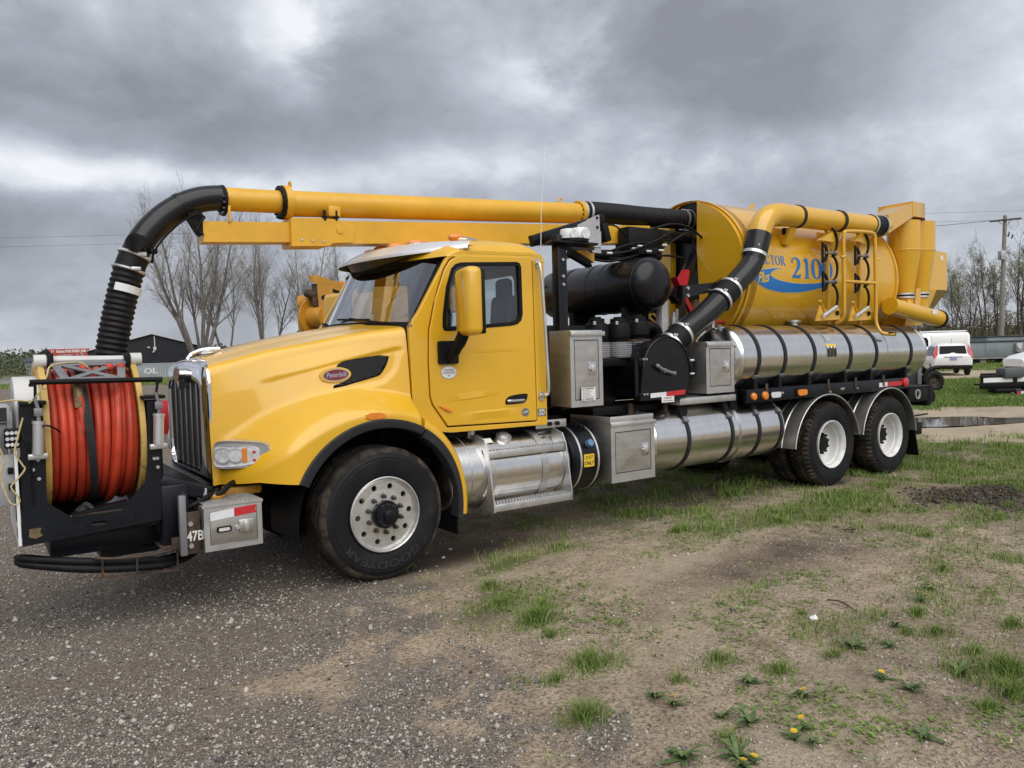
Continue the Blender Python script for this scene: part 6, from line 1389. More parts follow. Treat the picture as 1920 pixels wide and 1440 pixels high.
# reel
RX0, RX1, RY, RZ, RR = -2.235, -1.690, -0.50, 1.283, 0.535
rl = P('hose_reel', MB().cyl((-2.4, RY, RZ), (-1.55, RY, RZ), 0.06, seg=16).cyl((RX0, RY, RZ), (RX1, RY, RZ), 0.33, seg=32), M['navy'])
for x, s_ in ((RX0, -1), (RX1, 1)):
    part('reel_flange', MB().lathe([(0.06, x + 0.004 * s_), (0.40, x + 0.004 * s_), (0.44, x + 0.03 * s_), (RR - 0.02, x + 0.03 * s_), (RR, x + 0.022 * s_), (RR, x - 0.012 * s_), (RR - 0.012, x - 0.014 * s_), (RR - 0.02, x - 0.004 * s_), (0.06, x - 0.006 * s_)], (0, RY, RZ), 'x', 64), M['flange'], rl)
def coil(x, r, tilt=0.0, tw=0.0, ph=0.0):
    pts = []
    for i in range(56):
        a = 2 * math.pi * i / 56
        pts.append((x + tilt * math.sin(a + ph) + tw * math.sin(2 * a + ph * 2), RY + r * math.cos(a), RZ + r * math.sin(a)))
    return MB().tube(pts, 0.0262, 10, True)
for k in range(10): part('hose_coil', coil(RX0 + 0.032 + k * 0.0525, 0.385, 0), M['red'], rl)
spec = [(0.040, 0.424, 0.0), (0.092, 0.436, 0.004), (0.140, 0.430, 0.004), (0.190, 0.452, 0.006), (0.238, 0.434, 0.010), (0.292, 0.436, 0.012), (0.345, 0.438, 0.016), (0.396, 0.446, 0.020), (0.442, 0.436, 0.024), (0.487, 0.448, 0.018), (0.516, 0.434, 0.004)]
for k, (dx, r_, tl) in enumerate(spec): part('hose_coil', coil(RX0 + dx * 0.97 + 0.004, r_ + 0.006, tl, rng.uniform(-0.004, 0.004), R(-10 + rng.uniform(-15, 15))), M['red'], rl)
part('hose_coil', coil(RX0 + 0.415, 0.472, 0.038, 0.004, R(20)), M['red'], rl)
part('hose_end', MB().tube(catmull([(-2.035, RY - 0.455, RZ + 0.05), (-2.038, RY - 0.450, RZ + 0.16), (-2.04, RY - 0.42, RZ + 0.27)], 6), 0.024, 12), M['red'], rl)
fit_ = [(-2.042, RY - 0.435, RZ + 0.20), (-2.044, RY - 0.41, RZ + 0.265), (-2.046, RY - 0.375, RZ + 0.335), (-2.048, RY - 0.33, RZ + 0.39)]
part('hose_coupling', MB().tube(fit_, [0.030, 0.032, 0.030, 0.026], 12).tube([fit_[0], fit_[1]], 0.034, 6).tube([fit_[2], (-2.0465, RY - 0.36, RZ + 0.355)], 0.036, 6), M['brass'], rl)
mb = MB(); vs = []
for i in range(61):
    a = 2 * math.pi * i / 60; xx = -1.975 - 0.03 * math.sin(a - 0.2) - 0.015 * math.sin(a * 0.5)
    r_ = 0.492 + 0.006 * math.sin(5 * a)
    for w_ in (-0.024, 0.024): vs.append((xx + w_, RY + r_ * math.cos(a), RZ + r_ * math.sin(a)))
mb.add(vs, [(2 * i, 2 * i + 1, 2 * i + 3, 2 * i + 2) for i in range(60)]); part('tie_strap', mb, M['strap'], rl)
part('strap_tail', MB().grid(lambda u, v: (-2.08 + 0.10 * u + 0.03 * math.sin(6 * v), -0.99 + 0.02 * math.sin(4 * u), 0.80 + 0.07 * v * math.sin(2.5 * u + 0.4)), 6, 4), M['strap'], rl)
# U-shaped frame plate on the driver's side
fo = [(-2.405, 0.648), (-1.600, 0.705), (-1.572, 1.512), (-1.655, 1.512), (-1.672, 1.10), (-1.69, 0.97), (-1.80, 0.845), (-2.14, 0.80), (-2.26, 0.90), (-2.275, 1.54), (-2.385, 1.535)]
fr = P('reel_frame', MB().prism(fo, -1.04, -1.025, XZ, [rrect(-2.02, 0.705, -1.93, 0.742, 0.018)]), M['navy'])
part('frame_lip', MB().bar((-2.405, -1.03, 0.655), (-1.60, -1.03, 0.708), 0.05, 0.014).bar((-2.13, -1.0, 0.803), (-1.80, -1.0, 0.848), 0.10, 0.012), M['navy'], fr)
part('frame_post', MB().box2((-2.385, -1.02, 0.95), (-2.275, -0.86, 1.535), 0.006).box2((-1.655, -1.02, 0.95), (-1.57, -0.86, 1.515), 0.006), M['navy'], fr)
part('frame_base', MB().box2((-2.40, -1.02, 0.66), (-1.60, 0.05, 0.73), 0.01).box2((-2.38, 0.02, 0.66), (-1.78, 0.06, 1.1), 0.01), M['navy'], fr)
for x, z in ((-2.30, 1.18), (-2.30, 1.06), (-2.33, 1.12), (-1.61, 1.23), (-1.61, 1.12), (-1.61, 1.06), (-1.63, 1.12)): part('frame_bolt', bolt(MB(), (x, -1.04, z), 0.013, 0.012), M['alu'], fr)
part('scraped_weld', MB().box2((-2.14, -1.044, 0.795), (-1.84, -1.038, 0.806)), M['rust'], fr)
part('rusty_badge', MB().prism([(-2.37, 0.70), (-2.335, 0.685), (-2.295, 0.70), (-2.31, 0.725), (-2.30, 0.75), (-2.365, 0.75)], -1.041, -1.046, XZ), M['brass'], fr)
part('side_skin', MB().prism([(-1.03, 0.65), (-0.05, 0.65), (-0.05, 1.20), (-1.03, 1.25)], -2.425, -2.408, YZ), M['white'], fr)
part('side_label', MB().box2((-2.4275, -1.02, 0.80), (-2.425, -0.92, 1.0)), M['ink'], fr)
part('side_label', MB().box2((-2.4275, -1.02, 0.70), (-2.425, -0.95, 0.76)), M['ink'], fr)
# posts' little cylinders, rods and cross bar
for x in (-2.30, -1.605):
    part('tension_cylinder', MB().cyl((x, -1.075, 1.215), (x + 0.01, -1.075, 1.405), 0.034, seg=16).cyl((x + 0.01, -1.075, 1.405), (x + 0.012, -1.075, 1.425), 0.038, seg=16).box2((x - 0.055, -1.09, 1.185), (x + 0.055, -1.05, 1.222), 0.006), M['alu'], fr)
    part('cylinder_rod', MB().cyl((x + 0.012, -1.075, 1.42), (x + 0.012, -1.075, 1.46), 0.012, seg=8).box2((x - 0.012, -1.09, 1.455), (x + 0.036, -1.06, 1.505), 0.005).cyl((x + 0.012, -1.075, 1.50), (x - 0.004, -1.07, 1.57), 0.011, seg=8), M['grey'], fr)
    part('post_cap', MB().box2((x - 0.085, -1.06, 1.525), (x + 0.06, -0.85, 1.548), 0.004), M['blackm'], fr)
    xx = -2.30 if x < -2 else -1.59
    part('guide_arm', MB().cyl((x, -1.07, 1.55), (xx + 0.004, -1.06, 1.665), 0.009, seg=8), M['blackm'], fr)
part('guide_bar', MB().cyl((-2.325, -1.06, 1.668), (-1.56, -1.06, 1.655), 0.017, seg=12).box2((-2.33, -1.075, 1.64), (-2.30, -1.045, 1.66)).box2((-1.60, -1.075, 1.63), (-1.57, -1.045, 1.65)), M['blackm'], fr)
# level-wind: pale roller with an X-braced plate in front
lw = P('level_wind', MB().cyl((-2.27, -0.70, 1.80), (-1.635, -0.70, 1.79), 0.034, seg=20), M['offwhite'])
for x in (-2.24, -1.66): part('roller_collar', MB().cyl((x - 0.035, -0.70, 1.797), (x + 0.035, -0.70, 1.797), 0.046, seg=18), M['offwhite'] , lw)
part('roller_bracket', MB().box2((-2.20, -0.76, 1.745), (-2.165, -0.64, 1.85), 0.01).box2((-1.74, -0.76, 1.74), (-1.70, -0.64, 1.84), 0.01).cyl((-2.23, -0.66, 1.83), (-2.18, -0.66, 1.86), 0.03, seg=10), M['blackm'], lw)
def lp(u, v): return (-1.95 + u, -0.745 - v * 0.19, 1.785 - v * 0.115)
def lbar(u0, v0, u1, v1, w_): part('plate_bar', MB().bar(lp(u0, v0), lp(u1, v1), w_, 0.014, 0.003, up=(0, -0.52, 0.85)), M['grey'], lw)
lbar(-0.22, 0.0, 0.22, 0.0, 0.04); lbar(-0.20, 0.16, 0.20, 0.16, 0.02); lbar(-0.22, 1.0, 0.16, 1.0, 0.05); lbar(-0.215, 0.0, -0.165, 1.0, 0.05); lbar(0.19, 0.0, 0.16, 1.0, 0.05); lbar(-0.16, 0.18, 0.13, 0.95, 0.032); lbar(0.16, 0.18, -0.14, 0.95, 0.032)
for x in (-2.0, -1.84, -1.77): part('guide_ball', MB().sphere((x, -0.80, 1.745), 0.03, 12, 8), M['red'], lw)
# silver chain guard and control boxes on the left end
gd = P('chain_guard', MB().prism([(-0.88, 1.25), (-0.30, 1.25), (-0.30, 1.52)] + [(-0.60 + 0.30 * math.cos(R(a)), 1.50 + 0.20 * math.sin(R(a))) for a in range(10, 171, 16)] + [(-0.90, 1.50)], -2.40, -2.235, YZ), M['offwhite'])
part('guard_front', MB().box2((-2.275, -0.93, 1.20), (-2.215, -0.87, 1.545), 0.006), M['lgrey'], gd)
part('guard_face', MB().prism([(-0.80, 1.35), (-0.42, 1.35), (-0.42, 1.6), (-0.60, 1.64), (-0.78, 1.6)], -2.404, -2.4, YZ), M['lgrey'], gd)
cb_ = P('control_box', MB().box2((-2.70, -0.98, 1.42), (-2.43, -0.55, 1.525), 0.008), M['lgrey'])
part('display', MB().box2((-2.70, -0.985, 1.43), (-2.45, -0.978, 1.515)), M['ink'], cb_)
P('control_cabinet', MB().box2((-2.80, -0.95, 1.17), (-2.45, -0.45, 1.42), 0.008), M['grey'])
P('control_panel', MB().box2((-2.72, -0.97, 0.90), (-2.425, -0.90, 1.22), 0.006), M['lgrey'])
for z in (1.12, 1.02): P('panel_latch', MB().box2((-2.46, -0.99, z - 0.02), (-2.43, -0.965, z + 0.02), 0.005), M['blackm'])
wl2 = P('reel_work_light', MB().box((-2.43, -1.03, 1.325), (0.085, 0.045, 0.125), 0.012), M['blackm'])
mb = MB()
for i in range(3):
    for j in range(3): mb.cyl((-2.455 + 0.024 * i, -1.053, 1.288 + 0.036 * j), (-2.455 + 0.024 * i, -1.057, 1.288 + 0.036 * j), 0.0115, seg=10)
part('light_diodes', mb, M['lens'], wl2)
part('light_bracket', MB().box2((-2.39, -1.03, 1.30), (-2.36, -1.0, 1.35), 0.005), M['blackm'], wl2)
for k in range(3): P('reel_cable', MB().tube(catmull([(-2.385, -1.05, 1.38 - 0.03 * k), (-2.36, -1.08, 1.30), (-2.34, -1.06, 1.18), (-2.335, -1.05, 1.0 - 0.05 * k)], 6), 0.006, 6), M['blackm'])
P('reel_cable', MB().tube(catmull([(-2.29, -1.09, 1.38), (-2.25, -1.1, 1.395), (-2.20, -1.05, 1.37), (-2.17, -1.0, 1.34)], 6), 0.006, 6), M['blackm'])
# pedestal, hose bundle and rusty cradle below
P('reel_pedestal', MB().box2((-2.25, -0.85, 0.50), (-1.50, -0.2, 0.66), 0.02).box2((-1.62, -0.7, 0.45), (-1.2, 0.2, 0.75), 0.02).box2((-1.95, -0.75, 0.42), (-1.55, -0.3, 0.52), 0.03), M['navy'])
P('hose_bundle', MB().tube(catmull([(-2.42, -0.93, 0.555), (-2.37, -0.98, 0.55), (-2.1, -1.05, 0.50), (-1.8, -1.08, 0.455), (-1.55, -1.02, 0.42), (-1.35, -0.85, 0.45), (-1.1, -0.55, 0.60)], 8), 0.026, 10).tube(catmull([(-2.43, -0.90, 0.53), (-2.38, -0.97, 0.515), (-2.1, -1.06, 0.455), (-1.8, -1.10, 0.415), (-1.55, -1.05, 0.39), (-1.33, -0.85, 0.42), (-1.1, -0.5, 0.58)], 8), 0.026, 10).tube(catmull([(-2.44, -0.88, 0.54), (-2.38, -0.90, 0.54), (-2.1, -0.98, 0.48), (-1.8, -1.02, 0.43), (-1.5, -0.95, 0.41), (-1.3, -0.8, 0.46)], 8), 0.026, 10), M['blackm'])
P('hose_cradle', MB().tube(catmull([(-2.02, -1.1, 0.52), (-1.9, -1.13, 0.50), (-1.65, -1.13, 0.49), (-1.45, -1.06, 0.51), (-1.38, -0.9, 0.56)], 6), 0.011, 6).bar((-1.98, -1.12, 0.51), (-1.98, -1.10, 0.39), 0.012, 0.012).bar((-1.78, -1.14, 0.49), (-1.78, -1.12, 0.37), 0.012, 0.012).bar((-1.52, -1.1, 0.52), (-1.52, -1.08, 0.34), 0.012, 0.012).bar((-2.0, -1.11, 0.385), (-1.5, -1.1, 0.35), 0.02, 0.008), M['rust'])
P('cradle_plate', MB().box2((-1.62, -1.12, 0.505), (-1.38, -0.85, 0.515), 0.002).box2((-1.56, -1.13, 0.50), (-1.47, -1.12, 0.58)), M['rust'])
# yellow rope slung over the reel
tag(part('rope', MB().tube(catmull([(-2.50, -1.0, 1.55), (-2.42, -1.02, 1.56), (-2.34, -1.04, 1.55), (-2.33, -1.06, 1.54), (-2.28, -1.07, 1.60), (-2.23, -1.02, 1.70), (-2.20, -0.97, 1.765), (-2.10, -0.93, 1.785), (-2.02, -0.92, 1.78), (-1.985, -0.93, 1.75)], 8), 0.0055, 7), M['rope']), 'thin yellow rope draped over the left flange of the hose reel', 'rope')
tag(part('rope', MB().tube(catmull([(-2.37, -1.06, 1.45), (-2.40, -1.07, 1.34), (-2.42, -1.08, 1.24), (-2.385, -1.08, 1.16), (-2.375, -1.08, 1.13), (-2.42, -1.08, 1.07), (-2.45, -1.08, 1.03), (-2.42, -1.08, 0.97), (-2.41, -1.08, 0.935), (-2.44, -1.08, 0.92), (-2.47, -1.08, 0.96), (-2.50, -1.06, 1.10), (-2.48, -1.06, 1.2), (-2.51, -1.06, 1.30)], 7), 0.0055, 7), M['rope']), 'yellow rope hanging in a loop beside the square reel work light', 'rope')
# ================================================================== THE YARD BEHIND
RZV = math.atan2(rh.y, rh.x)          # things set square to the view: local X runs along the view's right
def gpt(lat, dep, z=0.0): return (CAM.x + rh.x * lat + fh.x * dep, CAM.y + rh.y * lat + fh.y * dep, z)
# ---- black gabled shed
b = thing('metal_building', gpt(-45.5, 98), 'black gabled metal building with white conduit on its end wall', 'building', rz=RZV + R(26.5))
part('end_wall', MB().prism([(-7.2, -0.6), (7.2, -0.6), (7.2, 3.35), (0, 5.35), (-7.2, 3.35)], 0, 0.3, XZ), M['darkwall'], b)
for s_ in (-1, 1): part('side_wall', MB().box2((s_ * 7.2, 0.3, -0.6), (s_ * 7.0, 22, 3.3)), M['darkwall'], b)
mb = MB()
for s_ in (-1, 1): mb.add([(0, -0.35, 5.42), (s_ * 7.5, -0.35, 3.34), (s_ * 7.5, 22, 3.34), (0, 22, 5.42), (0, -0.35, 5.50), (s_ * 7.5, -0.35, 3.42), (s_ * 7.5, 22, 3.42), (0, 22, 5.50)], [(0, 1, 2, 3), (4, 7, 6, 5), (0, 4, 5, 1), (1, 5, 6, 2), (2, 6, 7, 3)])
part('roof', mb, M['roofw'], b)
part('conduit', MB().box2((0.25, -0.12, 3.75), (0.36, -0.02, 5.2)).box2((0.12, -0.25, 3.45), (0.48, -0.02, 3.78)).bar((0.36, -0.2, 3.45), (0.05, -0.4, 3.1), 0.12, 0.12), M['roofw'], b)
part('wall_lamp', MB().box2((-0.55, -0.2, 3.68), (-0.25, -0.02, 3.82)), M['roofw'], b)
mb = MB()
for k in range(44): mb.box2((-6.6 + k * 0.3, -0.03, -0.5), (-6.56 + k * 0.3, 0.0, 3.3))
part('wall_rib', mb, M['darkwall'], b)
# ---- pale container
c = thing('shipping_container', gpt(-40.6, 86), 'pale grey shipping container with large white letters beside the black building', 'container', rz=RZV)
part('container_body', MB().box2((-4.6, 0.05, 0.05), (4.6, 2.4, 1.72), 0.02), M['cont'], c)
mb = MB()
for k in range(31): mb.box2((-4.5 + k * 0.295, -0.02, 0.2), (-4.35 + k * 0.295, 0.05, 1.62))
part('corrugation', mb, M['cont'], c)
part('container_frame', MB().box2((-4.62, -0.03, 0.0), (4.62, 0.06, 0.18)).box2((-4.62, -0.03, 1.62), (4.62, 0.06, 1.74)).box2((-4.62, -0.03, 0), (-4.5, 0.06, 1.74)).box2((4.5, -0.03, 0), (4.62, 0.06, 1.74)), M['cont'], c)
mb = MB(); letters(mb, 'OL', 0.85, lambda u, v: (0.42 + u * 1.35, -0.035, 0.86 + v), bold=0.025); part('container_lettering', mb, M['label'], c)
# ---- billboard
bl = thing('billboard', gpt(-86.1, 150), 'faded red roadside billboard with white lettering above the hose reel', 'sign', rz=RZV)
part('sign_panel', MB().box2((-4.1, 0, 2.3), (4.1, 0.3, 4.95), 0.03), M['fade'], bl)
part('sign_post', MB().cyl((-4.3, 0.2, -2), (-4.3, 0.2, 5.35), 0.12, seg=10).box2((-4.5, 0.05, 5.3), (-4.1, 0.35, 5.5)), M['offwhite'], bl)
for x in (-2.5, 2.5): part('sign_leg', MB().box2((x - 0.15, 0.3, -2), (x + 0.15, 0.6, 4.5)), M['grey'], bl)
mb = MB(); letters(mb, 'A', 0.72, lambda u, v: (-3.75 + u, -0.02, 4.45 + v), bold=0.03); letters(mb, 'Bobcat FOR EVERY JOB', 0.66, lambda u, v: (0.72 + u, -0.02, 4.47 + v), bold=0.03, sx=0.86)
letters(mb, 'RT', 0.6, lambda u, v: (-2.85 + u, -0.02, 4.5 + v), bold=0.01, sx=0.8); part('sign_lettering', mb, M['label'], bl)
mb = MB(); letters(mb, 'Carleton', 0.45, lambda u, v: (-0.4 + u, -0.02, 3.72 + v), bold=0.0, sx=1.2, shear=0.2)
mb = MB(); mb.bar((-1.7, -0.02, 3.72), (0.9, -0.02, 3.78), 0.02, 0.18); mb.bar((2.6, -0.02, 4.05), (3.2, -0.02, 3.4), 0.03, 0.25); mb.bar((1.8, -0.02, 4.0), (2.0, -0.02, 3.5), 0.03, 0.2); mb.bar((-1.5, -0.02, 3.55), (0.7, -0.02, 3.58), 0.02, 0.08)
part('sign_picture', mb, M['lgrey'], bl)
sh2 = thing('low_shed', gpt(-86, 142), 'low slate blue shed roof just left of the red billboard', 'shed', rz=RZV)
part('shed_wall', MB().box2((-3.4, 0, -0.5), (1.5, 3, 2.7)), M['galv'], sh2); part('shed_roof', MB().prism([(-3.7, 2.6), (1.8, 2.6), (1.4, 3.3), (-2.9, 3.3)], -0.3, 3.3, XZ), mat('slate_blue_roof', (0.09, 0.115, 0.165), 0.6), sh2)
# ---- small far pole, low wall
fp_ = thing('utility_pole', gpt(-138.5, 220), 'small distant utility pole with one crossarm on the left skyline', 'utility pole', 'utility poles', rz=RZV)
part('pole_shaft', MB().cyl((0, 0, -2), (0, 0, 5.6), 0.16, 0.12, 8), M['wire'], fp_); part('crossarm', MB().box2((-1.0, -0.1, 4.95), (1.0, 0.1, 5.12)), M['wire'], fp_)
lw_ = thing('low_wall', gpt(-49, 73), 'long low pale wall at the left edge behind the reel', 'wall', rz=RZV)
part('wall_panel', MB().box2((-8, 0, -0.1), (3.6, 0.3, 0.62)), M['concrete'], lw_); part('wall_cap', MB().box2((-8.05, -0.05, 0.62), (3.65, 0.35, 0.68)), M['concrete'], lw_)
# ---- power lines
mb = MB(); 
for z in (12.9, 12.15): mb.tube([gpt(-75 + 10 * k, 66, z - 0.25 - 0.0045 * (k - 9) ** 2 * -1 * 0.4) for k in range(19)], 0.009, 5)
tag(part('power_line', mb, M['wire']), 'long overhead power lines crossing the sky behind the boom', 'power line', 'overhead power lines')
# ---- right-hand utility pole
up = thing('utility_pole', (74.1, 24.8, 0), 'tall weathered wooden utility pole with crossarm and grey transformer box', 'utility pole', 'utility poles', rz=RZV)
part('pole_shaft', MB().tube([(0, 0, -0.3), (0.18, 0, 6.0), (0.45, 0, 12.95)], [0.24, 0.20, 0.15], 12), M['pole'], up)
part('crossarm', MB().bar((-1.05, -0.2, 12.42), (1.75, -0.2, 12.62), 0.14, 0.16, 0.01), M['bark2'], up)
part('arm_brace', MB().bar((-0.3, -0.15, 12.42), (0.42, -0.1, 11.95), 0.05, 0.04).bar((0.95, -0.15, 12.5), (0.42, -0.1, 11.95), 0.05, 0.04), M['grey'], up)
part('transformer', MB().box2((-0.25, -0.55, 8.95), (0.2, 0.0, 9.75), 0.04).cyl((0.0, -0.25, 9.75), (0.0, -0.25, 10.0), 0.05, seg=8), M['lgrey'], up)
part('insulator', MB().bar((0.45, -0.1, 11.1), (0.8, -0.15, 11.2), 0.05, 0.06).cyl((0.62, -0.15, 11.0), (0.72, -0.15, 11.45), 0.05, seg=8).cyl((0.92, -0.15, 10.85), (1.05, -0.15, 11.2), 0.06, seg=8), M['blackm'], up)
part('ground_post', MB().cyl((-0.6, -0.3, -0.2), (-0.6, -0.3, 0.9), 0.04, seg=6), M['lgrey'], up)
part('drop_wire', MB().tube(catmull([(1.0, -0.2, 11.1), (1.5, -0.5, 10.0), (2.1, -1.0, 8.6), (2.6, -1.6, 7.4), (3.6, -2.5, 6.0)], 5), 0.014, 5).tube(catmull([(0.6, -0.2, 12.5), (0.75, -0.2, 11.9), (1.2, -0.2, 11.6), (1.5, -0.2, 12.2), (1.3, -0.2, 12.55)], 5), 0.012, 5).tube(catmull([(-0.1, -0.4, 9.7), (-0.3, -0.5, 9.2), (-0.32, -0.4, 8.3)], 5), 0.014, 5), M['wire'], up)
A = Vector((74.1, 24.8, 0)) + rh * -1.0 + Vector((0, 0, 12.5)); B = A + fh * 30 - rh * 34 + Vector((0, 0, 3.4))
tag(part('power_line', MB().tube([A.lerp(B, k / 12) - Vector((0, 0, 0.8 * math.sin(math.pi * k / 12))) for k in range(13)], 0.022, 5), M['wire']), 'single power line running left from the wooden utility pole', 'power line', 'overhead power lines')
# ---- vehicles
def wheel_mesh(rad, wd, name='wheel'):
    a = MB().lathe([(rad * 0.62, 0.01), (rad * 0.66, -0.005), (rad * 0.92, -0.005), (rad, 0.03), (rad, wd - 0.03), (rad * 0.9, wd), (0, wd)], seg=28).mesh('tyre', [M['rubber']])
    q = MB(); q.lathe([(rad * 0.64, 0.012), (rad * 0.60, -0.01), (rad * 0.55, 0.02), (rad * 0.22, 0.0), (0.0, -0.012)], seg=24)
    for k in range(7):
        a_ = 2 * math.pi * k / 7; q.bar((0.14 * rad * math.cos(a_), -0.012, 0.14 * rad * math.sin(a_)), (0.6 * rad * math.cos(a_), -0.012, 0.6 * rad * math.sin(a_)), 0.02, 0.05, up=(0, 1, 0))
    r_ = q.mesh('rim', [M['lgrey']]); return a, r_
def car_body(st):
    # st: list of (x, z bottom, z shoulder, z roof, half width low, half width roof)
    mb = MB(); rows = []
    for x, zb, zsh, zr, wl_, wr in st:
        half = [(wl_ * 0.88, zb), (wl_ * 0.98, zb + 0.12), (wl_, zb + (zsh - zb) * 0.55), (wl_ * 0.985, zsh - 0.04), (wl_ * 0.95, zsh), (wr + (wl_ * 0.95 - wr) * 0.15, zsh + (zr - zsh) * 0.85), (wr * 0.9, zr - 0.01), (wr * 0.5, zr + 0.01), (0, zr + 0.015)]
        rows.append([(x, -y, z) for y, z in half] + [(x, y, z) for y, z in reversed(half[:-1])])
    n = len(rows[0]); vs = [p_ for r in rows for p_ in r]
    fs = [(i * n + j, (i + 1) * n + j, (i + 1) * n + (j + 1) % n, i * n + (j + 1) % n) for i in range(len(rows) - 1) for j in range(n)]
    fs += [tuple(range(n)), tuple((len(rows) - 1) * n + j for j in range(n))]
    return mb.add(vs, fs)
def add_wheels(root, xs, w_, rad, wd=0.2):
    a, r_ = wheel_mesh(rad, wd)
    for x in xs:
        for s_ in (-1, 1):
            o = link('wheel', a, root); o.location = (x, s_ * w_, rad); o.rotation_euler = (0, 0, 0 if s_ < 0 else math.pi); link('rim', r_, o)
# white crossover seen from behind: local X points to its nose
car_pos = gpt(22.5, 39.3); view_ang = math.atan2(car_pos[1] - CAM.y, car_pos[0] - CAM.x)
s = thing('parked_car', car_pos, 'white hatchback crossover seen from behind with tall red tail lamps', 'car', 'white vehicles parked behind the truck', rz=view_ang + R(11))
bd_ = part('body', car_body([(-0.05, 0.42, 0.98, 1.02, 0.80, 0.70), (0.03, 0.36, 1.0, 1.12, 0.88, 0.72), (0.22, 0.36, 1.0, 1.50, 0.90, 0.66), (0.5, 0.34, 0.99, 1.63, 0.91, 0.64), (1.2, 0.32, 0.97, 1.67, 0.91, 0.66), (2.3, 0.32, 0.95, 1.64, 0.91, 0.66), (3.0, 0.32, 0.95, 1.15, 0.90, 0.74), (3.9, 0.34, 0.86, 0.95, 0.88, 0.72), (4.4, 0.4, 0.75, 0.82, 0.78, 0.62)]), M['white'], s, 45)
part('rear_window', MB().add([(0.005, -0.62, 1.12), (0.005, 0.62, 1.12), (0.185, 0.57, 1.52), (0.185, -0.57, 1.52), (0.02, 0.0, 1.10)], [(0, 4, 1, 2, 3)]), M['carglass'], s)
for s_ in (-1, 1):
    part('tail_lamp', MB().add([(-0.045, s_ * 0.70, 0.90), (-0.045, s_ * 0.88, 0.92), (0.02, s_ * 0.87, 1.16), (0.19, s_ * 0.735, 1.56), (0.13, s_ * 0.655, 1.52), (-0.005, s_ * 0.70, 1.16), (0.10, s_ * 0.91, 0.95), (0.13, s_ * 0.905, 1.12)], [(0, 1, 2, 3, 4, 5), (1, 6, 7, 2)]), M['redlens'], s)
    part('side_window', MB().add([(0.55, s_ * 0.872, 1.05), (2.6, s_ * 0.872, 1.03), (2.2, s_ * 0.72, 1.52), (0.62, s_ * 0.72, 1.50)], [(0, 1, 2, 3)]), M['carglass'], s)
part('rear_bumper', MB().box2((-0.12, -0.86, 0.34), (0.30, 0.86, 0.54), 0.06), M['blackm'], s)
part('number_plate', MB().box2((-0.085, -0.16, 0.80), (-0.06, 0.16, 0.93)), mat('pale_blue_plate', (0.25, 0.27, 0.50), 0.5), s)
part('plate_recess', MB().box2((-0.07, -0.42, 0.93), (-0.02, 0.42, 0.99), 0.01), M['lgrey'], s)
part('roof_antenna', MB().bar((0.5, 0, 1.65), (0.3, 0, 1.88), 0.015, 0.015), M['blackm'], s)
add_wheels(s, (0.85, 3.4), 0.90, 0.35)
# white work van behind it, side on, nose to the left
v = thing('parked_van', gpt(29.2, 53.5), 'white high sided work van with roof rack behind the white crossover', 'van', 'white vehicles parked behind the truck', rz=RZV + math.pi + R(6))
part('body', car_body([(-2.1, 0.45, 1.35, 2.28, 0.98, 0.92), (-2.0, 0.4, 1.4, 2.36, 0.99, 0.93), (0.9, 0.4, 1.4, 2.36, 0.99, 0.93), (1.25, 0.4, 1.4, 2.28, 0.99, 0.88), (2.0, 0.4, 1.3, 1.45, 0.98, 0.82), (3.0, 0.4, 1.15, 1.22, 0.95, 0.8), (3.2, 0.45, 0.9, 1.0, 0.85, 0.7)]), M['white'], v, 40)
for s_ in (-1, 1):
    part('cab_window', MB().add([(1.75, s_ * 0.972, 1.45), (0.95, s_ * 0.972, 1.45), (0.95, s_ * 0.925, 2.05), (1.35, s_ * 0.915, 2.05)], [(0, 1, 2, 3)]), M['carglass'], v)
    part('side_panel', MB().box2((-1.9, s_ * 0.985, 1.42), (0.75, s_ * 0.955, 2.2), 0.01), M['white'], v)
    part('side_mirror', MB().box((1.3, s_ * 1.1, 1.55), (0.12, 0.16, 0.25), 0.03), M['blackm'], v)
part('roof_rack', MB().bar((-2.0, -0.75, 2.46), (1.0, -0.75, 2.46), 0.06, 0.06).bar((-2.0, 0.75, 2.46), (1.0, 0.75, 2.46), 0.06, 0.06).bar((-1.8, -0.8, 2.42), (-1.8, 0.8, 2.42), 0.05, 0.05).bar((0.6, -0.8, 2.42), (0.6, 0.8, 2.42), 0.05, 0.05), M['white'], v)
add_wheels(v, (-1.3, 2.2), 0.98, 0.36)
# white compact car at the right edge, side on
c2 = thing('parked_car', gpt(25.95, 37.0, 0.08), 'white compact car cut off at the right edge, nose to the left', 'car', 'white vehicles parked behind the truck', rz=RZV + math.pi + R(4))
part('body', car_body([(-1.9, 0.42, 0.9, 1.3, 0.80, 0.66), (-1.5, 0.34, 0.92, 1.5, 0.85, 0.64), (0.2, 0.32, 0.92, 1.53, 0.86, 0.64), (0.95, 0.32, 0.92, 1.08, 0.86, 0.7), (1.7, 0.34, 0.82, 0.90, 0.83, 0.68), (1.98, 0.4, 0.66, 0.74, 0.70, 0.55)]), M['white'], c2, 45)
for s_ in (-1, 1):
    part('side_window', MB().add([(0.75, s_ * 0.83, 0.98), (-1.3, s_ * 0.83, 0.98), (-1.2, s_ * 0.69, 1.42), (0.2, s_ * 0.69, 1.42)], [(0, 1, 2, 3)]), M['carglass'], c2)
    part('headlight', MB().prism([(1.62, 0.72), (1.90, 0.62), (1.86, 0.74), (1.68, 0.80)], s_ * 0.80, s_ * 0.845, XZ), M['lens'], c2)
    part('wheel_arch', MB().prism(circ(1.36, 0.32, 0.38, 24), s_ * 0.80, s_ * 0.865, XZ), M['blackm'], c2)
add_wheels(c2, (1.36, -1.2), 0.875, 0.325)
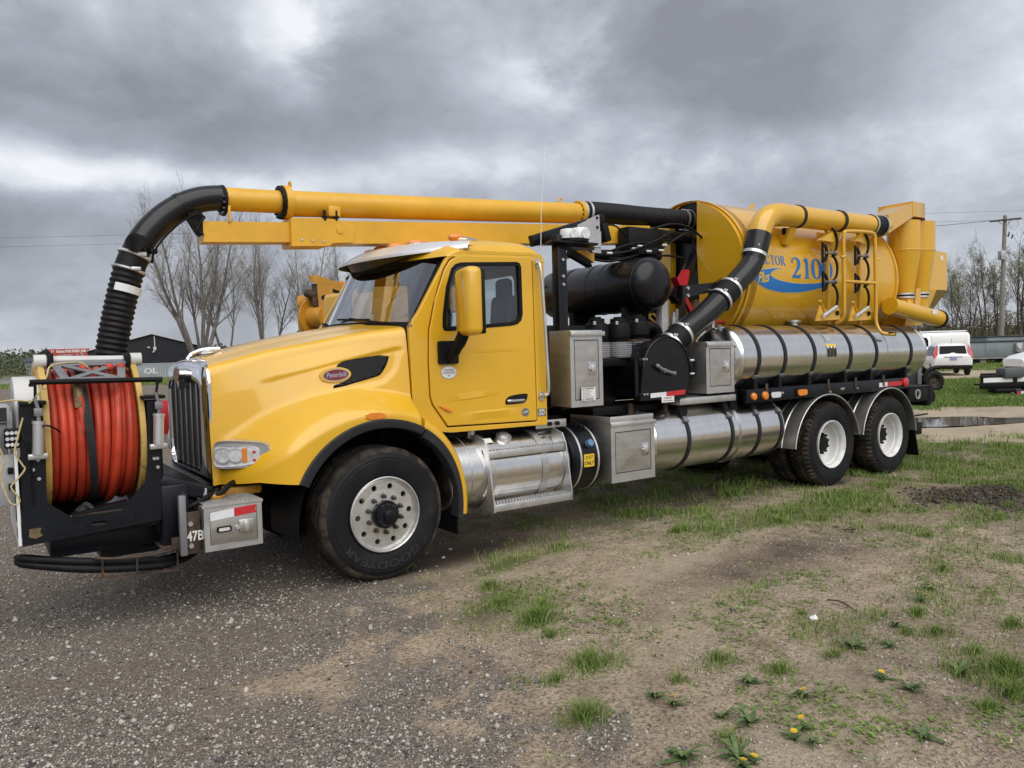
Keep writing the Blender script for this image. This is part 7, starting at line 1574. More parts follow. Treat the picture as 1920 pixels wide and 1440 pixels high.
# ---- long grey bins on blocks
for k, (la, de, L_, z1, lab) in enumerate(((37.0, 56.5, 9.5, 1.62, 'long grey steel storage unit raised on pale blocks'), (45.5, 62, 14, 2.0, 'taller dark topped grey storage unit behind the long grey one'))):
    gq = thing('storage_unit', gpt(la, de), lab, 'storage unit', 'grey storage units', rz=RZV + R(-4))
    part('unit_body', MB().box2((-L_ / 2, 0, 0.45), (L_ / 2, 2.4, z1), 0.02), M['galv'], gq)
    part('unit_roof', MB().box2((-L_ / 2 - 0.1, -0.12, z1), (L_ / 2 + 0.1, 2.5, z1 + 0.10), 0.02), mat('dark_unit_roof', (0.05, 0.06, 0.065), 0.6), gq)
    for i in range(int(L_ / 2.4)):
        x = -L_ / 2 + 0.15 + i * 2.4
        part('wall_sheet', MB().box2((x, -0.03, 0.52), (x + 2.2, 0, z1 - 0.05), 0.01), M['galv'] if i % 2 else M['lgrey'] if k == 0 and i == 1 else M['galv'], gq)
    part('bottom_trim', MB().box2((-L_ / 2, -0.05, 0.40), (L_ / 2, 0.0, 0.47)), M['concrete'], gq)
    for i in range(int(L_ / 1.9)): part('support_block', MB().box2((-L_ / 2 + 0.4 + i * 1.9, 0.2, -0.05), (-L_ / 2 + 0.8 + i * 1.9, 1.8, 0.44)), M['concrete'] if i % 2 else M['blackm'], gq)
    if k == 0:
        mt = part('meter_box', MB().box2((-0.15, -0.3, 0.85), (0.25, -0.03, 1.5), 0.02), M['lgrey'], gq); part('meter', MB().cyl((0.0, -0.3, 1.2), (0.0, -0.42, 1.2), 0.12, seg=14), M['offwhite'], mt)
# ---- flatbed trailer
tr = thing('flatbed_trailer', gpt(16.0, 24.2, -0.12), 'black flatbed trailer with grey tool box, chains and reflective tape', 'trailer', rz=RZV + R(5))
part('deck_frame', MB().box2((-1.35, 0, 0.36), (4.5, 0.08, 0.52), 0.01).box2((-1.55, -0.05, 0.48), (4.5, 0.05, 0.54)).box2((-1.35, 0, 0.72), (4.5, 0.06, 0.77)).box2((0.3, 2.2, 0.42), (4.5, 2.28, 0.75)), M['black'], tr)
part('deck_board', MB().box2((0.2, 0.1, 0.62), (4.5, 2.2, 0.66)), M['concrete'], tr)
for x in (-1.32, -0.25, 0.45, 2.0): part('stake_post', MB().box2((x, -0.02, 0.48), (x + 0.1 if x > -1 else x + 0.04, 0.07, 0.76)), M['black'], tr)
for x0, x1 in ((-1.26, -0.27), (-0.13, 0.43), (0.57, 1.95)): part('white_side_board', MB().box2((x0, 0.02, 0.56), (x1, 0.05, 0.70)), M['white'], tr)
tbx = part('tool_box', MB().box2((-0.62, -0.1, 0.68), (0.04, 0.35, 1.0), 0.06), mat('grey_tool_box', (0.085, 0.092, 0.095), 0.5), tr)
part('strap_end', MB().bar((0.25, -0.12, 0.60), (0.48, -0.12, 0.82), 0.02, 0.10), M['label'], tr)
part('rear_beam', MB().box2((-0.45, -0.35, 0.10), (4.5, -0.27, 0.32), 0.01), M['black'], tr)
part('amber_tape', MB().box2((-0.43, -0.358, 0.18), (-0.32, -0.351, 0.28)), M['tapered'], tr); part('white_tape', MB().box2((-0.30, -0.358, 0.18), (-0.2, -0.351, 0.28)), M['tapewhite'], tr)
part('white_tape', MB().box2((1.05, -0.358, 0.16), (1.32, -0.351, 0.28)), M['tapewhite'], tr); part('red_tape', MB().box2((1.32, -0.358, 0.16), (1.9, -0.351, 0.28)), M['tapered'], tr)
part('fender', MB().box2((-1.0, -0.2, 0.24), (-0.3, 0.2, 0.36), 0.05), M['blackm'], tr)
a, r_ = wheel_mesh(0.3, 0.2)
for x in (-0.1, 0.75): o = link('wheel', a, tr); o.location = (x, 0.1, 0.3 - 0.06); link('rim', r_, o)
part('jack', MB().cyl((0.62, -0.42, -0.1), (0.62, -0.42, 0.62), 0.035, seg=8).box2((0.54, -0.5, -0.12), (0.70, -0.34, -0.06)), M['grey'], tr)
for k in range(3): part('safety_chain', MB().tube(catmull([(0.12 + 0.1 * k, -0.38, 0.42), (0.05 + 0.12 * k, -0.42, 0.18), (0.18 + 0.12 * k, -0.42, 0.02), (0.34 + 0.1 * k, -0.4, 0.12), (0.36 + 0.08 * k, -0.38, 0.34)], 4), 0.016, 6), M['grey'], tr)
# ---- dark skid-steer-like machine behind the tail
ld = thing('utility_loader', gpt(13.92, 26.6), 'dark grey compact loader with lugged tyre behind the truck tail', 'loader', rz=RZV + R(8))
part('body', MB().box2((-1.5, 0.1, 0.25), (0.30, 1.4, 1.12), 0.05).box2((-1.0, 0.15, 1.1), (0.22, 1.3, 1.75), 0.08), mat('dark_slate_paint', (0.035, 0.042, 0.05), 0.5), ld)
part('body_panel', MB().box2((0.12, 0.02, 0.3), (0.26, 0.12, 1.2), 0.02), M['grey'], ld)
part('fender', MB().tube([(0.30 + 0.55 + 0.46 * math.cos(R(a_)), 0.1, 0.40 + 0.46 * math.sin(R(a_))) for a_ in range(180, 70, -12)], 0.06, 8), M['blackm'], ld)
mb = MB()
def lug(u, v):
    pr = [(0.2, 0.0), (0.24, -0.02), (0.33, -0.01), (0.39, 0.03), (0.39, 0.26), (0.33, 0.3), (0.2, 0.3)]
    r_, y = pr[round(v * 6)]; 
    if r_ > 0.36 and (int(u * 40) % 2): r_ -= 0.03
    return (r_ * math.cos(2 * math.pi * u), y, r_ * math.sin(2 * math.pi * u))
mb.grid(lug, 80, 6, True); lt_ = mb.mesh('tyre', [M['rubber']]); lr_ = MB().lathe([(0.21, 0.02), (0.2, 0.06), (0.08, 0.08), (0.0, 0.03)], seg=20).mesh('rim', [M['rust']])
for x, y in ((0.78, 0.05), (-0.85, 0.05), (0.78, 1.15), (-0.85, 1.15)): o = link('wheel', lt_, ld); o.location = (x, y, 0.38); link('rim', lr_, o)
part('cab_glass', MB().box2((-0.8, 0.1, 1.2), (0.1, 0.16, 1.65)), M['carglass'], ld)
part('red_lamp', MB().box2((0.15, -0.03, 1.22), (0.25, 0.03, 1.3)), M['redlens'], ld)
# ---- snow plough behind the reel
pw = thing('snow_plow', gpt(-8.1, 17.8), 'red snow plough blade standing on the gravel behind the hose reel', 'plough', rz=RZV + R(-12))
part('blade', MB().grid(lambda u, v: (-1.1 + 2.3 * u, -0.25 * math.sin(v * 2.2) , 0.04 + 0.86 * v), 10, 10).grid(lambda u, v: (-1.1 + 2.3 * u, -0.25 * math.sin(v * 2.2) + 0.02, 0.04 + 0.86 * v), 10, 10), M['redpaint'], pw)
for x in (-0.8, -0.2, 0.4, 1.0): part('blade_rib', MB().box2((x, 0.0, 0.1), (x + 0.04, 0.16, 0.85)), M['redpaint'], pw)
part('push_frame', MB().box2((-0.3, 0.1, 0.15), (0.3, 1.1, 0.35), 0.02).bar((0.9, 0.1, 0.9), (0.95, 0.3, 1.15), 0.2, 0.12), M['blackm'], pw)
part('cutting_edge', MB().box2((-1.1, -0.05, 0.0), (1.2, 0.0, 0.12)), M['grey'], pw)
# ---- ochre crane behind the cab
cr_ = thing('crane', gpt(-2.45, 11.0), 'ochre crane winch head and boom showing behind the truck cab', 'crane', rz=RZV)
bx0 = -0.58
part('pedestal', MB().box2((0.6, 0.4, 0), (1.4, 1.4, 2.3), 0.05), M['crane'], cr_)
part('outrigger', MB().box2((-0.6, 0.6, 0.9), (3.6, 1.2, 1.3), 0.03).box2((0.2, 0.5, 0), (0.5, 0.9, 0.95)).box2((3.2, 0.5, 0), (3.5, 0.9, 0.95)), M['blackm'], cr_)
part('side_plate', MB().prism([(bx0 + 0.36, 2.18), (bx0 + 0.46, 2.12), (bx0 + 0.62, 2.16), (bx0 + 0.80, 2.36), (bx0 + 0.86, 2.62), (bx0 + 0.74, 2.78), (bx0 + 0.36, 2.93), (bx0 + 0.22, 2.94), (bx0 + 0.22, 2.86), (bx0 + 0.33, 2.82)], -0.12, 0.0, XZ), M['crane'], cr_)
part('plate_hole', MB().prism([(bx0 + 0.55, 2.74), (bx0 + 0.66, 2.70), (bx0 + 0.66, 2.66), (bx0 + 0.55, 2.69)], -0.125, -0.119, XZ).cyl((bx0 + 0.42, -0.125, 2.62), (bx0 + 0.42, -0.118, 2.62), 0.035, seg=10), M['blackm'], cr_)
part('winch_drum', MB().cyl((bx0 + 0.10, 0.1, 2.36), (bx0 + 0.42, -0.05, 2.36), 0.15, seg=24).cyl((bx0 + 0.18, 0.05, 2.36), (bx0 + 0.20, 0.04, 2.36), 0.25, seg=24), M['crane'], cr_)
part('winch_motor', MB().cyl((bx0 + 0.02, 0.15, 2.58), (bx0 + 0.20, 0.1, 2.58), 0.10, seg=18).sphere((bx0 + 0.03, 0.14, 2.56), (0.06, 0.1, 0.1)), M['crane'], cr_)
part('front_plate', MB().prism([(bx0 + 0.0, 2.10), (bx0 + 0.12, 2.10), (bx0 + 0.30, 2.30), (bx0 + 0.30, 2.80), (bx0 + 0.20, 2.62), (bx0 + 0.06, 2.60), (bx0 - 0.01, 2.40)], 0.06, 0.12, XZ), M['crane'], cr_)
part('dark_cable', MB().cyl((bx0 + 0.14, -0.02, 2.70), (bx0 + 0.30, -0.04, 2.66), 0.055, seg=12).box2((bx0 + 0.24, -0.08, 2.50), (bx0 + 0.37, 0.1, 2.82), 0.02), M['rust'], cr_)
part('foot_roller', MB().cyl((bx0 + 0.0, 0.0, 2.12), (bx0 + 0.10, 0.0, 2.12), 0.05, seg=10), M['rust'], cr_)
part('bolt_strip', MB().box2((bx0 + 0.18, -0.06, 2.08), (bx0 + 0.62, -0.02, 2.15), 0.004).bar((bx0 + 0.55, -0.1, 2.15), (bx0 + 0.72, -0.12, 2.02), 0.05, 0.05), M['lgrey'], cr_)
part('boom', MB().add([(bx0 + 0.5, 0.0, 2.2), (bx0 + 0.5, 0.5, 2.2), (bx0 + 0.5, 0.5, 2.86), (bx0 + 0.5, 0.0, 2.86), (bx0 + 2.3, 0.0, 2.40), (bx0 + 2.3, 0.5, 2.40), (bx0 + 2.3, 0.5, 2.74), (bx0 + 2.3, 0.0, 2.74)], [(0, 1, 2, 3), (4, 7, 6, 5), (0, 4, 5, 1), (1, 5, 6, 2), (2, 6, 7, 3), (3, 7, 4, 0)]).box2((bx0 + 1.0, -0.05, 1.9), (bx0 + 1.35, 0.4, 2.84), 0.01).bar((bx0 + 1.3, 0.1, 2.2), (bx0 + 2.2, 0.1, 2.55), 0.2, 0.12), M['crane'], cr_)
# ---- trees: tapered trunks, limbs and fine twigs
def branch_tree(seed, H, leaders, spread, trunk_r, levels=5, droop=0.0, trunk_h=0.12, buds=0, kids_=(3, 5)):
    rg = random.Random(seed); big = MB(); fine = MB(); bud = MB()
    def seg_tube(mb, pts, r0, r1, sides):
        n = len(pts); mb.tube(pts, [r0 + (r1 - r0) * (i / (n - 1)) ** 0.8 for i in range(n)], sides, caps=False)
    def grow(p0, d, L, r, lev):
        n = 6 if lev == 0 else 5 if lev < 3 else 3; pts = [Vector(p0)]; d = d.normalized(); wob = 0.07 + 0.05 * lev
        for i in range(n):
            d = (d + Vector((rg.uniform(-1, 1), rg.uniform(-1, 1), rg.uniform(-0.5, 1.0) + 0.45 * (lev < 3) - droop * (lev >= 3))) * wob).normalized()
            pts.append(pts[-1] + d * L / n)
        r1 = r * 0.42 if lev < levels else r * 0.4
        mb = big if lev < 2 else fine
        seg_tube(mb, pts, max(r, 0.0075), max(r1, 0.0035), 8 if lev == 0 else 6 if lev == 1 else 4 if lev == 2 else 3)
        if lev >= levels:
            if buds:
                for _ in range(buds):
                    q = pts[rg.randint(1, len(pts) - 1)] + Vector((rg.uniform(-.12, .12), rg.uniform(-.12, .12), rg.uniform(-.12, .12))); s_ = rg.uniform(0.03, 0.07)
                    a = Vector((rg.uniform(-1, 1), rg.uniform(-1, 1), rg.uniform(-1, 1))).normalized() * s_; b = a.orthogonal().normalized() * s_ * 0.8
                    bud.add([q - a, q + b, q + a, q - b], [(0, 1, 2, 3)])
            return
        nk = rg.randint(*kids_) + (3 if lev == 0 else 1 if lev == 1 else 0)
        for k in range(nk):
            f = rg.uniform(0.38 if lev == 0 else 0.22, 0.98); i = min(n - 1, int(f * n)); q = pts[i].lerp(pts[i + 1], f * n - i)
            dd = (pts[i + 1] - pts[i]).normalized(); ax = Matrix.Rotation(rg.uniform(0, 2 * math.pi), 3, dd) @ dd.orthogonal().normalized()
            ang = R(rg.uniform(18, 38)) if lev < 2 else R(rg.uniform(24, 58))
            nd = dd * math.cos(ang) + ax * math.sin(ang)
            grow(q, nd, L * rg.uniform(0.38, 0.58) * (1.0 - 0.25 * f), r * (1 - 0.6 * f) * rg.uniform(0.35, 0.55), lev + 1)
        grow(pts[-1], d, L * 0.5, r1, lev + 1)
    base = Vector((0, 0, -0.3)); th = H * trunk_h
    if leaders > 1:
        seg_tube(big, [base, base + Vector((0, 0, th * 0.5 + 0.3)), base + Vector((0, 0, th + 0.3))], trunk_r * 1.5, trunk_r * 1.05, 10)
        for k in range(leaders):
            a = 2 * math.pi * k / leaders + rg.uniform(-0.5, 0.5); sp = spread * rg.uniform(0.4, 1.25)
            grow(base + Vector((math.cos(a) * trunk_r * 0.5, math.sin(a) * trunk_r * 0.5, th)), Vector((math.cos(a) * sp, math.sin(a) * sp, 1)), H * rg.uniform(0.55, 0.72), trunk_r * rg.uniform(0.5, 0.8), 0)
    else: grow(base, Vector((rg.uniform(-.05, .05), 0, 1)), H * 0.78, trunk_r, 0)
    return big, fine, bud
def put_tree(trio, loc, rz, label, group, mats, sc=1.0, mesh_cache={}):
    key = id(trio)
    if key not in mesh_cache:
        bg_, fn_, bu_ = trio; mesh_cache[key] = [q.mesh(n_, [m_], 60, False) if q.v else None for q, n_, m_ in zip((bg_, fn_, bu_), ('trunk', 'crown', 'buds'), mats)]
    t_ = thing('bare_tree', loc, label, 'tree', group, rz); t_.scale = (sc, sc, sc)
    for n_, me_ in zip(('trunk', 'crown', 'buds'), mesh_cache[key]):
        if me_: link(n_, me_, t_)
    return t_
TM = (M['bark'], M['twig'], M['bud'])
t1 = branch_tree(11, 14.2, 6, 0.40, 0.32, 4, 0.2, 0.10, 0, (4, 6)); t2 = branch_tree(23, 14.2, 2, 0.24, 0.26, 4, 0.15, 0.10, 0, (4, 6)); t3 = branch_tree(35, 15.0, 2, 0.12, 0.30, 4, 0.15, 0.16, 0, (4, 6)); t4 = branch_tree(47, 14.6, 3, 0.24, 0.24, 4, 0.15, 0.08, 0, (4, 6))
GT = 'bare trees behind the hood'
put_tree(t1, gpt(-30.2, 75), R(40), 'wide spreading many stemmed bare tree in front of the black building', GT, TM)
put_tree(t2, gpt(-31.3, 85), R(10), 'slender bare tree with forked trunk right of the black building', GT, TM)
put_tree(t3, gpt(-28.8, 90), R(80), 'tall straight bare tree with thick trunk above the middle of the hood', GT, TM)
put_tree(t2, gpt(-29.8, 96), R(160), 'thin bare tree close behind the straight thick trunked one', GT, TM, 0.95)
put_tree(t4, gpt(-24.6, 95), R(200), 'bare tree with several leaning stems left of the crane', GT, TM)
put_tree(t3, gpt(-22.6, 100), R(250), 'bare tree directly behind the ochre crane', GT, TM, 0.92)
TM2 = (M['bark2'], M['twig2'], M['bud'])
w1 = branch_tree(61, 9.6, 4, 0.40, 0.20, 4, 0.1, 0.16, 0, (4, 5)); w2 = branch_tree(73, 9.8, 2, 0.12, 0.20, 4, 0.1, 0.3, 1, (4, 5)); w3 = branch_tree(87, 9.4, 2, 0.28, 0.18, 4, 0.1, 0.25, 1, (4, 5))
GW = 'budding trees at the edge of the wood'
spots = [(50.5, 88, w3, 0.9, 'low budding tree half hidden by the truck tail'), (54.5, 92, w1, 0.93, 'broad budding tree just right of the yellow tail hopper'), (57.6, 94, w2, 0.98, 'upright budding tree behind the white vehicles'), (60.5, 96, w3, 0.95, 'forked budding tree left of the wooden utility pole'), (60.0, 91, w2, 1.0, 'dark trunked tree directly behind the wooden utility pole'), (64.8, 97, w1, 0.98, 'wide budding tree right of the wooden utility pole'), (63.2, 90, w2, 0.96, 'tall budding tree near the right edge of the photo'), (68.0, 96, w3, 1.0, 'budding tree at the extreme right edge of the wood'), (52.5, 97, w2, 0.8, 'small budding tree deep in the wood behind the tail'), (72, 98, w2, 1.0, 'budding tree out past the right edge of the wood')]
for i, (la, de, tt, sc_, lab) in enumerate(spots): put_tree(tt, gpt(la, de), R(67 * i), lab, GW, TM2, sc_)
# ---- thickets and far woodland: masses nobody could count
def leaf_cloud(name, pts, sizes, m_):
    n = len(pts); a = nrng.normal(size=(n, 3)); a /= np.linalg.norm(a, axis=1)[:, None]; b = np.cross(a, nrng.normal(size=(n, 3))); b /= np.linalg.norm(b, axis=1)[:, None]
    a *= sizes[:, None]; b *= sizes[:, None] * 0.7; P_ = np.asarray(pts)
    co = np.stack([P_ - a, P_ + b, P_ + a, P_ - b], 1).reshape(-1, 3); me = bpy.data.meshes.new(name)
    np_mesh(me, co, np.arange(4 * n), np.full(n, 4)); me.materials.append(m_)
    return tag(link(name, me), kind='stuff')
def cloud_pts(n, la0, la1, de0, de1, top, zmin=-0.3):
    la = nrng.uniform(la0, la1, n); de = nrng.uniform(de0, de1, n); h = top(la, de); z = zmin + (h - zmin) * nrng.random(n) ** 1.25
    return np.stack([CAM.x + rh.x * la + fh.x * de, CAM.y + rh.y * la + fh.y * de, z], 1)
pts = cloud_pts(46000, 36, 92, 96, 122, lambda la, de: 2.9 + 3.6 * fbm(la * 0.16, de * 0.16, 4) + 1.2 * fbm(la * 0.8, de * 0.5, 3))
leaf_cloud('thicket', pts, nrng.uniform(0.06, 0.16, len(pts)), M['thicket'])
# upright saplings inside the thicket
mb = MB()
for k in range(260):
    la = rng.uniform(40, 80); de = rng.uniform(93, 112); h = rng.uniform(3, 8); x, y, _ = gpt(la, de); lx = rng.uniform(-0.5, 0.5)
    mb.tube([(x, y, -0.2), (x + lx * 0.4, y, h * 0.5), (x + lx, y + rng.uniform(-.3, .3), h)], [rng.uniform(0.04, 0.10), 0.04, 0.012], 4, caps=False)
tag(part('sapling_stand', mb, M['bark2']), kind='stuff')
pts = cloud_pts(26000, -150, -78, 150, 175, lambda la, de: 1.6 + 3.4 * fbm(la * 0.07 + 3, de * 0.05, 4) + 0.8 * fbm(la * 0.5, de * 0.3, 3), -3.5)
leaf_cloud('far_woodland', pts, nrng.uniform(0.12, 0.32, len(pts)), M['farleaf'])
pts = cloud_pts(9000, -62, -40, 92, 112, lambda la, de: 0.6 + 2.2 * fbm(la * 0.2 + 3, de * 0.1, 4), -0.5)
leaf_cloud('far_woodland', pts, nrng.uniform(0.08, 0.2, len(pts)), M['farleaf'])
pts = cloud_pts(60000, -260, 330, 300, 420, lambda la, de: 3 + 7 * fbm(la * 0.03 + 3, de * 0.03, 4) + 2 * fbm(la * 0.3, de * 0.1, 3), -1)
leaf_cloud('far_woodland', pts, nrng.uniform(0.4, 0.9, len(pts)), M['farleaf'])
# ================================================================== GROUND COVER
def ground_mats():
    m = bpy.data.materials.new('grass_blade'); m.use_nodes = True; t = NT(m.node_tree); p = m.node_tree.nodes['Principled BSDF']
    a = t.n('ShaderNodeAttribute', attribute_name='shade').outputs['Fac']
    r_ = t.n('ShaderNodeValToRGB'); t.set(r_.inputs[0], a); e = r_.color_ramp.elements
    e[0].position = 0; e[0].color = (0.10, 0.16, 0.032, 1); e[1].position = 1; e[1].color = (0.46, 0.42, 0.24, 1)
    k = e.new(0.55); k.color = (0.18, 0.26, 0.06, 1); k = e.new(0.80); k.color = (0.28, 0.31, 0.12, 1)
    t.set(p.inputs['Base Color'], r_.outputs[0]); p.inputs['Roughness'].default_value = 0.65; p.inputs['Specular IOR Level'].default_value = 0.25
    s_ = bpy.data.materials.new('gravel_stone'); s_.use_nodes = True; t = NT(s_.node_tree); p = s_.node_tree.nodes['Principled BSDF']
    a = t.n('ShaderNodeAttribute', attribute_name='shade').outputs['Fac']
    r_ = t.n('ShaderNodeValToRGB'); t.set(r_.inputs[0], a); e = r_.color_ramp.elements
    e[0].position = 0; e[0].color = (0.035, 0.034, 0.037, 1); e[1].position = 1; e[1].color = (0.50, 0.48, 0.44, 1)
    for pos, c in ((0.35, (0.15, 0.14, 0.132)), (0.6, (0.31, 0.285, 0.25)), (0.82, (0.50, 0.46, 0.40))): k = e.new(pos); k.color = (*c, 1)
    t.set(p.inputs['Base Color'], r_.outputs[0]); p.inputs['Roughness'].default_value = 0.8
    return m, s_
m_grass, m_stone = ground_mats()
def blades(name, x, y, h, wd, lean=0.5, dry=0.0):
    n = len(x); z = gz(x, y); az = nrng.uniform(0, 2 * np.pi, n); ln = nrng.uniform(0.1, 1.0, n) * lean * h; la_ = nrng.uniform(0, 2 * np.pi, n)
    ex, ey = np.cos(az) * wd, np.sin(az) * wd; lx, ly = np.cos(la_) * ln, np.sin(la_) * ln
    B0 = np.stack([x - ex, y - ey, z - 0.01], 1); B1 = np.stack([x + ex, y + ey, z - 0.01], 1)
    M0 = np.stack([x - ex * .7 + lx * .35, y - ey * .7 + ly * .35, z + h * .55], 1); M1 = np.stack([x + ex * .7 + lx * .35, y + ey * .7 + ly * .35, z + h * .55], 1)
    Tp = np.stack([x + lx, y + ly, z + h * (1 - 0.25 * ln / np.maximum(h, 1e-4))], 1)
    co = np.stack([B0, B1, M1, M0, Tp], 1).reshape(-1, 3); o = np.arange(n)[:, None] * 5
    fl = np.concatenate([o + np.array([0, 1, 2, 3]), o + np.array([3, 2, 4])], 1).ravel()
    me = bpy.data.meshes.new(name); np_mesh(me, co, fl, np.tile([4, 3], n)); me.materials.append(m_grass)
    sh = np.clip(nrng.normal(0.42, 0.2, n) + dry + 0.35 * (fbm(x * 0.8, y * 0.8, 3) - 0.5), 0, 1)
    at = me.attributes.new('shade', 'FLOAT', 'POINT'); at.data.foreach_set('value', np.repeat(sh, 5).astype(np.float32))
    me.polygons.foreach_set('use_smooth', [True] * len(me.polygons))
    return tag(link(name, me), kind='stuff')
def scatter(n, lat0, lat1, d0, d1, dens, pw=1.0):
    d = d0 + (d1 - d0) * nrng.random(n) ** pw; s_ = nrng.uniform(-1, 1, n); la = (lat0 + lat1) / 2 * d + s_ * (lat1 - lat0) / 2 * d
    x = CAM.x + rh.x * la + fh.x * d; y = CAM.y + rh.y * la + fh.y * d
    k = nrng.random(n) < dens(x, y); return x[k], y[k], d[k]
def gdens(x, y):
    g = zones(x, y)[1]; c = fbm(x * 3.1 + 20, y * 3.1, 3); return np.clip(1.15 * g ** 1.1 * np.clip((c - 0.37) * 6, 0.06, 1.2), 0, 1)
x, y, d = scatter(420000, -0.30, 0.78, 2.6, 15.5, gdens, 1.25)
blades('grass', x, y, nrng.uniform(0.012, 0.055, len(x)) * (0.75 + 0.7 * (fbm(x * 2.3, y * 2.3, 2) > 0.55)) * (1 + 0.5 * (x > 3)), 0.0015 + 0.00026 * d, 1.0, 0.06)
x, y, d = scatter(120000, 0.30, 0.78, 19, 37, lambda x, y: np.clip(zones(x, y)[1], 0, 1), 1.0)
blades('grass', x, y, nrng.uniform(0.05, 0.14, len(x)), 0.004 + 0.00035 * d, 0.7, -0.08)
x, y, d = scatter(30000, 0.35, 0.75, 44, 70, lambda x, y: zones(x, y)[1], 1.0)
blades('grass', x, y, nrng.uniform(0.08, 0.22, len(x)), 0.02 + 0 * d, 0.7, -0.05)
x, y, d = scatter(40000, -0.72, -0.2, 60, 85, lambda x, y: zones(x, y)[1], 1.0)
blades('grass', x, y, nrng.uniform(0.1, 0.3, len(x)), 0.03 + 0 * d, 0.7, 0.0)
# separate tufts
TF = [(0.35, -2.69, 1.4), (0.12, -3.45, 1.3), (-0.15, -3.5, 0.8), (-0.3, -3.91, 1.25), (0.88, -4.16, 0.9), (0.76, -3.83, 0.8), (3.44, -3.8, 0.8), (2.34, -4.16, 0.9), (2.08, -4.41, 0.9), (1.77, -4.92, 1.3), (1.49, -5.06, 1.1), (1.27, -5.03, 0.7), (0.35, -3.91, 0.7), (0.07, -4.47, 0.8), (0.35, -2.27, 0.9), (1.62, -1.34, 0.9), (2.96, -1.58, 1.1), (3.51, -1.44, 1.0), (0.49, -1.91, 1.1), (1.26, -4.23, 0.7), (2.84, -1.62, 0.9), (2.54, -4.64, 0.9), (1.92, -4.3, 0.7), (1.77, -3.68, 0.5), (1.94, -4.69, 0.8), (0.25, -2.95, 0.8), (0.55, -2.5, 0.9), (4.4, -3.2, 0.8), (5.6, -3.3, 0.9), (6.3, -3.1, 0.8), (5.0, -2.3, 0.9), (4.3, -2.2, 1.0), (3.9, -2.0, 1.0), (7.2, -2.0, 0.9)]
X_, Y_, H_ = [], [], []
for cx, cy, s_ in TF:
    n = int(170 * s_ * s_) + 20; r_ = np.abs(nrng.normal(0, 0.055 * s_, n)); a = nrng.uniform(0, 2 * np.pi, n)
    X_.append(cx + r_ * np.cos(a) * 1.3); Y_.append(cy + r_ * np.sin(a)); H_.append(np.clip(0.105 * s_ - 0.45 * r_, 0.02, 1) * nrng.uniform(0.5, 1.15, n))
X_, Y_, H_ = map(np.concatenate, (X_, Y_, H_)); blades('grass_tuft', X_, Y_, H_, 0.0024 + 0 * X_, 1.3)
# thin scatter of dead straw over the dirt
x, y, d = scatter(22000, 0.0, 0.75, 2.4, 9, lambda x, y: (1 - zones(x, y)[0]) * 0.55, 1.2)
blades('straw', x, y, nrng.uniform(0.004, 0.02, len(x)), 0.0012 + 0 * d, 3.5, 0.45)
# loose stones
def stones(name, x, y, r_, sh):
    n = len(x); base = np.array([(1, 0, 0), (-1, 0, 0), (0, 1, 0), (0, -1, 0), (0, 0, 1), (0, 0, -1)], float)
    jit = nrng.uniform(0.65, 1.25, (n, 6, 1)) * base[None] + nrng.normal(0, 0.16, (n, 6, 3)); sc = np.stack([r_, r_ * nrng.uniform(0.6, 1, n), r_ * nrng.uniform(0.4, 0.8, n)], 1)[:, None, :]
    v = jit * sc; a = nrng.uniform(0, 2 * np.pi, n); c, s_ = np.cos(a)[:, None], np.sin(a)[:, None]
    vx = v[:, :, 0] * c - v[:, :, 1] * s_; vy = v[:, :, 0] * s_ + v[:, :, 1] * c
    co = np.stack([vx + x[:, None], vy + y[:, None], v[:, :, 2] + (gz(x, y) + r_ * 0.18)[:, None]], 2).reshape(-1, 3)
    F = np.array([(0, 2, 4), (2, 1, 4), (1, 3, 4), (3, 0, 4), (2, 0, 5), (1, 2, 5), (3, 1, 5), (0, 3, 5)]); fl = (np.arange(n)[:, None, None] * 6 + F[None]).reshape(-1)
    me = bpy.data.meshes.new(name); np_mesh(me, co, fl, np.full(8 * n, 3)); me.materials.append(m_stone)
    at = me.attributes.new('shade', 'FLOAT', 'POINT'); at.data.foreach_set('value', np.repeat(sh, 6).astype(np.float32))
    return tag(link(name, me), kind='stuff')
x, y, d = scatter(170000, -0.76, 0.45, 2.3, 10, lambda x, y: np.clip(zones(x, y)[0] * 1.2 - 0.15, 0, 1) * np.clip(0.55 + 2.2 * (fbm(x * 1.7, y * 1.7, 3) - 0.42), 0.15, 1), 1.45)
stones('gravel', x, y, 0.0034 + 0.0115 * nrng.random(len(x)) ** 3.2, np.clip(nrng.normal(0.52, 0.23, len(x)), 0, 1))
x, y, d = scatter(1500, -0.76, 0.3, 2.3, 9, lambda x, y: np.clip(zones(x, y)[0], 0.15, 1), 1.3)
stones('cobbles', x, y, 0.012 + 0.016 * nrng.random(len(x)) ** 2, np.clip(nrng.normal(0.62, 0.2, len(x)), 0, 1))
x, y, d = scatter(46000, -0.1, 0.76, 2.3, 9, lambda x, y: (1 - zones(x, y)[0]) * np.clip((fbm(x * 1.3 + 7, y * 1.3, 3) - 0.40) * 4, 0.05, 1), 1.5)
stones('pebbles', x, y, 0.002 + 0.0105 * nrng.random(len(x)) ** 4, np.clip(nrng.normal(0.66, 0.2, len(x)), 0, 1))
x, y, d = scatter(12000, 0.35, 0.78, 4.0, 12, lambda x, y: np.clip(zones(x, y)[3] * 1.2 - 0.35, 0, 1) * (x > 4), 1.2)
o = stones('mud_clods', x, y, 0.01 + 0.03 * nrng.random(len(x)) ** 2, 0 * x)
o.data.materials.clear(); o.data.materials.append(mat('wet_mud', (0.05, 0.036, 0.026), 0.8, var=0.3, vs=6))
